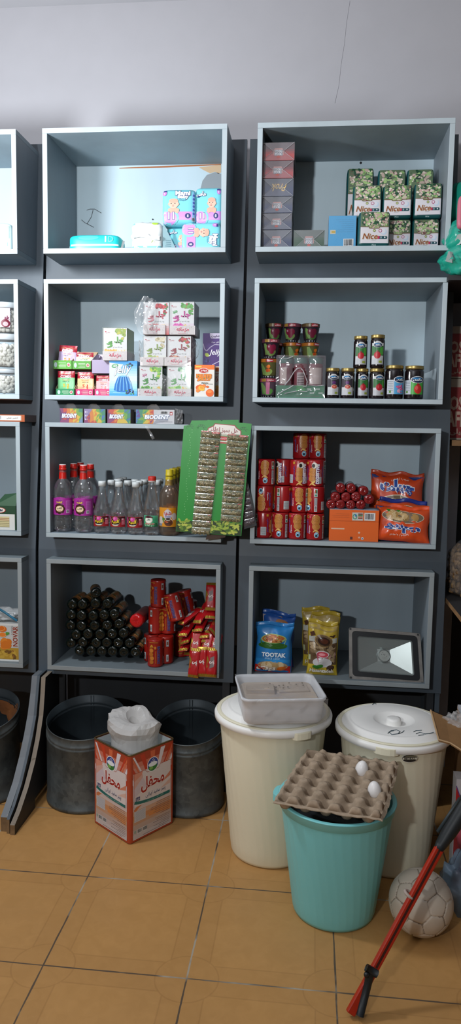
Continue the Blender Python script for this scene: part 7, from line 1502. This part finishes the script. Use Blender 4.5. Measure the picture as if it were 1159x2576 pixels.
def coffee(A, w, h):
    A.rect(-w*.48, h*.22, w*.48, h*.72, '#5f4a34', 1); A.leaves(-w*.48, h*.22, w*.48, h*.66, 46, ['#7a6448', '#4a3624', '#8f7a5c', '#3a2a1c', '#a08a6a', '#6a5238'], .006, .012, 1.3, 3, .75); A.rect(-w*.48, h*.66, w*.48, h*.76, '#a8a8a0', 1.2); A.rect(-w*.48, 0, w*.48, h*.22, '#b8a030', 1); A.rect(-w*.48, h*.90, w*.48, h*.995, '#8f7a40', 1)
    A.ell(w*.02, h*.70, w*.31, h*.13, '#8a7048', 2.4); A.ell(w*.02, h*.70, w*.29, h*.12, '#5f4a30', 2.6); A.ell(w*.03, h*.695, w*.215, h*.085, '#2c1810', 3); A.ell(w*.04, h*.70, w*.14, h*.05, '#4a2414', 3.3); A.poly([(-w*.45, h*.83), (-w*.32, h*.86), (-w*.26, h*.79), (-w*.4, h*.75)], '#4a2c1c', 2.4); A.poly([(w*.2, h*.82), (w*.42, h*.83), (w*.36, h*.77)], '#3a2418', 2.4)
    A.ell(.0, h*.26, w*.34, h*.10, '#b8b4b4', 3); A.poly([(-w*.22, h*.43), (w*.22, h*.43), (w*.14, h*.24), (-w*.14, h*.24)], '#a85060', 3.3); A.ell(0, h*.43, w*.235, h*.07, '#c4bcbc', 3.5); A.ell(0, h*.425, w*.2, h*.055, '#b8404c', 3.8); A.ell(-w*.02, h*.425, w*.12, h*.025, '#d88a90', 4.1)
    A.ell(-w*.1, h*.18, w*.14, h*.04, '#3a7a2c', 4, rot=.3); A.ell(-w*.22, h*.165, w*.12, h*.035, '#2f6a24', 4.1, rot=-.2); A.ell(w*.28, h*.16, w*.14, h*.055, '#3a2418', 4, rot=.3); A.poly([(w*.26, h*.42), (w*.44, h*.48), (w*.42, h*.36), (w*.3, h*.34)], '#8f6a68', 3); A.rect(-w*.49, h*.30, -w*.42, h*.40, '#a8b08a', 2.2)
    A.text('Hasanzadeh', -.002, h*.095, '#e3dccc', w=w*.78, h=h*.07, l=5, bold=.03, out='#2a1c10', outw=.03)
for lb, a, b, yt, Y, r, s in (('yellow Hasanzadeh coffee pack at the back, cup partly showing at left', 761, 832, 1531, 3.055, (-.05, -.03, .03), 3), ('yellow Hasanzadeh coffee pack second from the front', 777, 849, 1543, 3.005, (-.06, .03, -.02), 4), ('yellow Hasanzadeh coffee pack standing in front with a red teacup', 772, 850, 1566, 2.945, (-.07, .01, .02), 5)):
    x, w, zt = bagspot(a, b, yt, 1680, Y); bag('coffee_pack', lb, 'coffee pack', (x, Y+.01, F4), w, zt-F4-.014, .038, '#a89030', coffee, r, 'yellow Hasanzadeh coffee packs', s, seal='#8f7a3c')
def floodlight():
    Y0, Y1 = 2.918, 2.972      # leans back a little
    P = [AY(877, 1578, Y1), AY(1057, 1593, Y1), AY(1066, 1722, Y0), AY(878, 1708, Y0)]; c = P[3].lerp(P[2], .5); c = Vector((c.x, c.y, c.z))
    t = thing('floodlight', 'square grey floodlight with black inner frame leaning in the bottom right box', 'floodlight', c); P = [p-c for p in P]
    N = (P[1]-P[0]).cross(P[0]-P[3]).normalized(); W = (P[2]-P[3]).length; H = (P[0]-P[3]).length
    def mp(u, v, w): p = P[3].lerp(P[2], u).lerp(P[0].lerp(P[1], u), v); return p+N*w
    def RR_(u0, v0, u1, v1, r, w, n=5):
        L = []; ru, rv = r/W, r/H
        for cx, cy, a0 in ((u1-ru, v1-rv, 0), (u0+ru, v1-rv, .5*PI), (u0+ru, v0+rv, PI), (u1-ru, v0+rv, 1.5*PI)):
            for k in range(n): a = a0+PI/2*k/(n-1); L.append(mp(cx+ru*math.cos(a), cy+rv*math.sin(a), w))
        return L
    def strip(rings, mat, smooth=False, g=None):
        g = g or Geo(); n = len(rings[0]); g.add([v for r in rings for v in r], [(j*n+i, j*n+n+i, j*n+n+(i+1) % n, j*n+(i+1) % n) for j in range(len(rings)-1) for i in range(n)], mat, smooth); return g
    AL = M('#6f6c68', .5, .5, vary=(30, .2)); g = strip([RR_(.03, .03, .97, .97, .01, -.045), RR_(0, 0, 1, 1, .01, -.014), RR_(0, 0, 1, 1, .01, -.001), RR_(.004, .005, .996, .995, .01, 0), RR_(.045, .06, .955, .94, .014, 0), RR_(.047, .063, .953, .937, .014, -.002)], AL)
    b = RR_(.03, .03, .97, .97, .01, -.045); g.add(b, [tuple(reversed(range(len(b))))], AL); g.build('housing', t, fix=True)
    g = strip([RR_(.047, .063, .953, .937, .014, -.0015), RR_(.118, .155, .882, .845, .009, -.0015), RR_(.121, .159, .879, .841, .009, -.004)], M('#14171a', .35)); g.build('black_frame', t, fix=True)
    REF = M('#a4adab', .34, .75, vary=(8, .06)); o = RR_(.121, .159, .879, .841, .009, -.004); i1 = RR_(.135, .178, .865, .822, .007, -.012); cen = (.49, .50); k = .115
    g = strip([o, i1], REF, True); q = [mp(.135, .178, -.012), mp(.865, .178, -.012), mp(.865, .822, -.012), mp(.135, .822, -.012)]; iq = [mp(cen[0]+sx*k*.75, cen[1]+sy*k*H/H*1.05, -.036) for sx, sy in ((-1, -1), (1, -1), (1, 1), (-1, 1))]
    g.add(q+iq, [(0, 1, 5, 4), (1, 2, 6, 5), (2, 3, 7, 6), (3, 0, 4, 7), (4, 5, 6, 7)], REF); g.build('reflector', t)
    g = Geo(); n = 32
    def ringp(r, w): return [mp(cen[0]+r/W*math.cos(2*PI*j/n), cen[1]+r/H*math.sin(2*PI*j/n), w) for j in range(n)]
    L = [ringp(.0255, -.036), ringp(.0255, -.028), ringp(.022, -.026), ringp(.0205, -.029)]; g.add([v for r in L for v in r], [(j*n+i, j*n+(i+1) % n, j*n+n+(i+1) % n, j*n+n+i) for j in range(3) for i in range(n)], M('#7f8886', .3, .7), True); g.build('lens_ring', t, fix=True)
    g = Geo(); g.add(ringp(.0208, -.0285), [tuple(range(n))], M('#9aa19c', .5)); A = Art(g, lambda u, v, w: mp(cen[0]+u/W, cen[1]+v/H, -.0283+w), False, .0003)
    for a_, b_ in ((-.009, .004), (-.002, .005), (.004, .005), (.001, .002), (.011, -.002), (-.004, .012)): A.ell(a_, b_, .0014, .0014, '#2c3032', 1, 8)
    A.lines(-.008, -.014, .01, -.004, 3, '#7a817c', 1, .2, .2); g.build('led_chip', t)
    g = Geo(); gl = RR_(.118, .155, .882, .845, .009, -.0012); g.add(gl, [tuple(range(len(gl)))], film('flood_glass', (1, 1, 1), .03, .5, 0, .04)); g.build('glass', t)
    for u, v in ((.022, .03), (.978, .03), (.022, .97), (.965, .965)):
        g = Geo(); n2 = 10; r_ = [mp(u+.0042/W*math.cos(2*PI*j/n2), v+.0042/H*math.sin(2*PI*j/n2), .0008) for j in range(n2)]; g.add(r_, [tuple(range(n2))], '#17191b'); g.add([mp(u+.0058/W*math.cos(2*PI*j/n2), v+.0058/H*math.sin(2*PI*j/n2), .0004) for j in range(n2)], [tuple(range(n2))], '#5a5854'); g.build('screw', t)
floodlight()

# ================================================================ left column, cut by the photo edge
def ljar(label, px1, yt, Y, z, h, grp, lab=False):
    x1 = AY(px1, yt+40, Y).x; R = .062; t = thing('sugar_jar', label, 'jar', (x1-R, Y+R, z), None, grp); JG = film('jar_plastic', (1, 1, 1), .06, .5, 0, .05, (.94, .95, .95))
    g = Geo(); g.lathe([(R*.9, 0), (R, .006), (R, h*.62), (R*.93, h*.74), (R*.80, h*.80)], JG, 36, cap1=False); g.build('jar_body', t)
    g = Geo(); g.lathe([(R*.82, h*.79), (R*.84, h*.80), (R*.84, h*.93), (R*.80, h*.955), (.0005, h*.955)], M('#b9c0c4', .45), 36, cap0=False, cap1=False); g.build('lid', t)
    g = Geo(); rnd = random.Random(int(yt)); SG = M('#d8d6cc', .7)
    for k in range(150):
        a = rnd.uniform(-PI, 0); zz = rnd.uniform(.012, h*.66); r = (R-.011)*rnd.uniform(.84, 1.0) if zz < h*.60 else R*.8*rnd.random(); s = rnd.uniform(.008, .0105); rot = Matrix.Rotation(rnd.uniform(0, 6), 4, Vector((rnd.random(), rnd.random(), rnd.random()+.1)).normalized())
        g.lathe([(s*.45, -s*.75), (s*.95, -s*.3), (s, .2*s), (s*.5, .8*s)], SG, 7, xf=Matrix.Translation((r*math.cos(a), r*math.sin(a), zz)) @ rot)
    g.lathe([(R*.72, .01), (R*.72, h*.56), (.0005, h*.64)], SG, 24, cap1=False); tag(g.build('sugar_lumps', t), kind='stuff')
    if lab:
        g = Geo(); A = cylart(g, R+.0006); A.rect(-.02, h*.18, .022, h*.76, '#cfc0c6', 1); A.text('ak', .010, h*.47, '#6a2440', w=.018, l=2, bold=.03); A.ell(.004, h*.30, .018, .016, '#6a1f30', 2); A.ell(.004, h*.28, .010, .009, '#b8a0a4', 3); g.build('label', t, rot=(0, 0, .35))
    return t
zj = FL(1)+.0006; hb = AY(20, 923, 2.96).z-zj; hj = hb
ljar('jar of white sugar lumps at the bottom of the column, cut by the left edge', 37.5, 920, 2.95, zj, hj, 'jars of white lumps'); h2 = AY(20, 838, 2.955).z-(zj+hj*.956)
ljar('jar of white sugar lumps in the middle of the column, cut by the left edge', 37, 840, 2.95, zj+hj*.956, h2/.956, 'jars of white lumps')
h3 = AY(20, 757, 2.955).z-(zj+hj*.956+h2); ljar('jar of white lumps with a maroon label, top of the column at the left edge', 35, 757, 2.955, zj+hj*.956+h2, h3/.956, 'jars of white lumps', True)
# pack in the glaring box
x, w, h = spot(-60, 27, 560, 2.98, F0, 625)
soft('nappy_pack', 'pale pack in the glaring left box, only its right end in the photo', 'nappy pack', x, 2.98, F0, w, .10, h, '#c9e6e8', lambda A, w, h: (A.rect(w*.36, h*.5, w*.46, h*.9, '#9fd0c4', 1), A.text('1', w*.40, h*.3, '#4aa08a', h=h*.12, l=2)), n=8)
# flat orange carton on the ledge
a = AY(0, 1058, 2.91); b = AY(62, 1058, 2.91); zc_ = ROWS[2][1]+.0008; hh = AY(30, 1043, 2.91).z-zc_; wl = .34
def flat(A, w, h): A.rect(w*.02, h*.16, w*.96, h*.86, '#c9b8a8', 1); A.barcode(w*.62, h*.25, w*.72, h*.85, 2); A.rect(w*.72, h*.2, w*.95, h*.84, '#d8d4cf', 1.5); A.text('آدامس نعنایی', w*.85, h*.52, '#4a3a34', w=w*.14, h=h*.3, l=2, bold=.02)
tt = carton('flat_carton', 'flat orange and white carton on the ledge at the left edge, end overhanging', 'carton', b.x-wl/2, 2.91, zc_, wl, .13, max(.016, hh), '#a8542c', flat, 0, None, side='#7a6660', top='#b8643a')
# green carton
x, w, h = spot(-50, 40, 1272, 2.93, F3, 1335)
t = thing('green_carton', 'open dark green carton with white nutrition panel at the left edge', 'carton', (x, 2.93+.07, F3)); g = Geo(); GC = M('#1f3f28', .5); g.box(-w/2, w/2, -.07, .07, 0, h, GC, M('#17251b', .6)); A = Art(g, plane((-w/2, -.0702, 0), (1, 0, 0), (0, 0, 1)))
A.rect(0, 0, w*.97, h*.66, '#c9c8c2', 1); A.rect(w*.5, h*.12, w*.82, h*.56, '#c4b88a', 2)
for q in range(6): A.rect(w*.5, h*(.13+.07*q), w*.82, h*(.15+.07*q), '#8a3a2c' if q > 3 else '#8f8660', 3)
A.ell(w*.56, h*.82, w*.16, h*.11, '#d6cfc4', 2); A.ring(w*.56, h*.82, w*.16, h*.11, .12, '#b8382c', 3); A.text('Dibi', w*.56, h*.82, '#1f2a4a', w=w*.14, h=h*.09, l=3.5, bold=.05); g.build('carton', t)
g = Geo(); g.add([(-w*.1, -.069, h), (w/2, -.069, h), (w/2+.002, -.05, h+.052), (-w*.02, .01, h+.04)], [(0, 1, 2, 3)], M('#2f5036', .5)); o = g.build('lid_flap', t); o.modifiers.new('s', 'SOLIDIFY').thickness = .001
g = Geo(); g.add([(w*.1, .0, h+.006), (w*.3, -.04, h+.012), (w*.46, .0, h+.05), (w*.42, .03, h+.055)], [(0, 1, 2, 3)], M('#20241f', .5)); o = g.build('lid_flap', t); o.modifiers.new('s', 'SOLIDIFY').thickness = .001
# juice carton + plastic things in the lowest left box
x, w, h = spot(-70, 47, 1567, 2.925, F4, 1664)
def juice(A, w, h):
    A.rect(w*.46, h*.05, w, h*.36, '#a8842c', 1); A.leaves(w*.46, h*.05, w*.97, h*.30, 22, ['#8a5a24', '#6a4a1c', '#b8963a'], .005, .012, 1.3, 3, .6); A.rect(0, 0, w, h*.05, '#cfd0cc', 1.5); A.rect(0, h*.94, w, h, '#c9cbc9', 1.5); A.ell(w*.80, h*.50, w*.02, h*.02, '#3a7a2c', 2)
    A.leaves(w*.60, h*.30, w*.86, h*.62, 16, ['#d07a24', '#c46a1c', '#d88a34'], .012, .018, 2, 5, .9); A.ell(w*.66, h*.85, w*.09, h*.08, '#c8641c', 3); A.ell(w*.66, h*.70, w*.085, h*.065, '#d8782c', 3.2); A.ring(w*.66, h*.70, w*.08, h*.06, .12, '#e3b070', 3.6); A.ring(w*.63, h*.87, w*.08, h*.07, .12, '#e0a860', 3.7); A.leaves(w*.72, h*.7, w*.82, h*.78, 4, ['#3a7a2c', '#4a8a34'], .006, .01, 4, 3)
    A.text('NOVAR', w*.93, h*.67, '#7a241c', w=h*.52, h=w*.10, l=4, rot=PI/2, bold=.03, out='#d8cfc4'); A.lines(w*.84, h*.7, w*.89, h*.95, 9, '#6a6a70', 2, .2, .3)
carton('juice_carton', 'white juice carton with orange picture in the lowest left box', 'carton', x, 2.925, F4, w, .09, h, '#b8bab8', juice, 0, None, side='#a4a6a4')
g = Geo(); a = AY(-40, 1552, 2.96); b = AY(42, 1560, 2.99); zt = F4+h+.001
lumpy('plastic_wrap', 'crumpled white film lying on top of the juice carton at left', 'wrapper', Vector((x+.02, 2.99, zt+.022)), blob(.15, .10, .05, .4, 3, 6), film('white_wrap', (1, 1, 1), .5, .3, 20, .2, diff=(.6, .62, .62)), 30, 20)
g = Geo(); s0, s1 = AY(-20, 1522, 2.94), AY(43, 1562, 2.94); g.tube([s0, s0.lerp(s1, .5)+Vector((0, 0, .003)), s1], .005, '#1f5f7a', 8); tag(g.build('blue_stick'), 'dark blue plastic strip lying slanting over the juice carton', 'strip')
# ================================================================ right edge: side shelves and goods
def right_side():
    WD = M('#8a6844', .7, vary=(25, .2), bump=(60, .2)); DK = paintwood('shelf_dark', '#2a2a2c', '#4a4743', .8, .6)
    def plank(label, px, py, Yf, Yn, th, x1=1.25):
        p = AY(px, py, Yf); g = Geo(); g.box(p.x, x1, Yn, 3.70, p.z-th, p.z, DK, front=WD); n0 = len(g.f)
        g.add([(p.x-.0006, Yn, p.z-th), (p.x-.0006, 3.68, p.z-th), (p.x-.0006, 3.68, p.z), (p.x-.0006, Yn, p.z)], [(0, 3, 2, 1)], WD); return tag(g.build('side_shelf', None), label, 'shelf', 'wooden side shelves at the right'), p
    s1, p1 = plank('wooden side shelf above the nut sack at the right edge', 1132, 1107, 3.10, 3.06, .022)
    s2, p2 = plank('wooden side shelf under the nut sack, corner jutting at the right edge', 1121, 1504, 2.99, 2.55, .018)
    # red sacks stacked on the upper shelf
    z = p1.z
    for lb, yt in (('red rice sack with beige band, lower of the two at the right edge', 952), ('red rice sack with beige band, upper of the two at the right edge', 820)):
        x0 = AY(1128, yt+60, 3.16).x; zt = AY(1145, yt, 3.16).z; h = zt-z-.002; w = .26
        def art(A, w, h): A.rect(0, h*.86, w, h, '#8f8578', 1); A.rect(0, 0, w, h*.03, '#8f8578', 1); A.text('OSHI', w*.20, h*.60, '#a88f80', w=w*.36, h=h*.21, l=2, bold=.035); A.text('AFRA', w*.19, h*.34, '#b09888', w=w*.40, h=h*.23, l=2, bold=.035); A.text('نیلی', w*.14, h*.13, '#a08878', w=w*.2, h=h*.11, l=2, bold=.02)
        carton('rice_sack', lb, 'sack', x0+w/2, 3.16, z+.001, w, .3, h, '#7a1a1c', art, 0, 'red sacks on the side shelf', side='#6a1618'); z = zt
    # nut sack
    x0 = AY(1131, 1420, 3.0).x; zt = AY(1150, 1345, 3.0).z; h = zt-p2.z; t = thing('nut_sack', 'clear sack of peanuts standing on the side shelf at the right edge', 'sack', (x0+.13, 3.08, p2.z))
    g = Geo(); rnd = random.Random(6); cols = ['#8a6a44', '#7a5c3a', '#9a7a52', '#6a4e32']
    for k in range(260):
        a = rnd.uniform(PI*.72, PI*1.75); zz = rnd.uniform(.012, h*.80); R = .118*(1 if zz < h*.62 else 1-.6*(zz-h*.62)/(h*.38)); r = R*rnd.uniform(.92, 1.0); s = rnd.uniform(.0085, .012); rot = Matrix.Rotation(rnd.uniform(0, 6), 4, Vector((rnd.random()-.5, rnd.random()-.5, rnd.random()+.1)).normalized())
        g.lathe([(.0005, -s*1.3), (s*.8, -s*.9), (s*.85, -.2*s), (s*.72, .15*s), (s*.8, .6*s), (.0005, 1.25*s)], rnd.choice(cols), 8, xf=Matrix.Translation((r*math.cos(a), r*.8*math.sin(a), zz)) @ rot)
    g.lathe([(.108, .004), (.108, h*.62), (.05, h*.80)], '#4a3826', 24, sq=lambda a, z: 1-.1*abs(math.sin(a))); tag(g.build('peanuts', t), kind='stuff')
    g = Geo(); g.lathe([(.10, .001), (.126, .02), (.128, h*.55), (.122, h*.68), (.085, h*.84), (.045, h*.95), (.04, h)], film('sack_film', (1, 1, 1), .10, .4, 14, .12), 36, cap1=False, sq=lambda a, z: 1-.1*abs(math.sin(a))+.03*math.sin(5*a+30*z)); g.build('clear_sack', t)
    # teal bags hanging high at the right
    TB = M('#1f9c86', .28, coat=.3); WS = M('#b4bab8', .4)
    def tb(label, px, py, Y, w, d, h, sd, letters=None, extra=None):
        c = AY(px, py, Y); t = thing('teal_bag', label, 'bag', c, None, 'teal plastic packs at the right edge'); g = Geo(); f = blob(w, d, h, .22, 1.9, sd); g.grid(f, 40, 28, TB); g.build('bag_body', t)
        if letters or extra:
            g = Geo()
            def mp(u, v, wv): return Vector((u, -d/2*math.sqrt(max(.02, 1-(2*u/w)**2-(2*v/h)**2))*1.12-wv-.010, v))
            A = Art(g, mp, 2, .0006, .35)
            for (q, col) in (extra or ()): A.poly(q, col, 1); g.build('white_patch', t); g = Geo(); A.g = g
            for (s, u, v, hh, rot) in (letters or ()): g = Geo(); A.g = g; A.text(s, u, v, '#12504a', h=hh, l=1.5, bold=.04, rot=rot); g.build('lettering', t)
        return t
    tb('teal pack with outlined letters standing highest at the right edge', 1192, 520, 3.02, .19, .16, .225, 3, [('H', -.045, -.0, .03, PI/2), ('I', -.06, -.055, .018, 0)])
    tb('teal pack in the middle at the right edge with white seam', 1186, 600, 2.92, .20, .16, .15, 5, [('JO', -.05, .01, .022, 1.3)], [([(-.075, -.045), (-.04, -.03), (-.03, .0), (-.065, -.005)], '#b9bfbd')])
    tb('crumpled teal pack lowest at the right edge above the jam box', 1171, 657, 2.885, .185, .14, .11, 8, [('J', -.058, .0, .02, .3)], [([(-.08, -.01), (-.066, .035), (-.05, .045), (-.058, -.02)], '#8f9894'), ([(.0, .02), (.02, .05), (.03, .0)], '#c4c8c6')])
    c = AY(1164, 535, 2.80); g = Geo(); rbox(g, .05, .03, .11, M('#c46a7c', .4), 0, 6); tag(g.build('pink_pack', loc=c-Vector((-.006, 0, .055))), 'small pink pack in front of the teal packs at the right edge', 'pack')
    p = AY(1110, 700, 2.98); g = Geo(); g.box(p.x+.006, 1.25, 2.86, 3.70, p.z-.03, p.z-.012, DK); tag(g.build('side_shelf'), 'dark side shelf under the teal packs at the right edge', 'shelf', 'wooden side shelves at the right')
    g = Geo(); g.box(1.25, 1.29, 2.3, 3.70, 0.001, 2.15, DK); g.box(.56, 1.25, 3.68, 3.70, .001, 2.15, DK); tag(g.build('side_shelf_backing_1'), kind='structure')  # dark end and back boards of the side shelves, filling the black depth
    g = Geo(); g.tube([AY(1147, 425, 3.68), AY(1152, 414, 3.68), AY(1175, 385, 3.68)], .003, '#15171a', 6); tag(g.build('cable'), 'black cable slanting across the pale wall at the right edge', 'cable')
right_side()
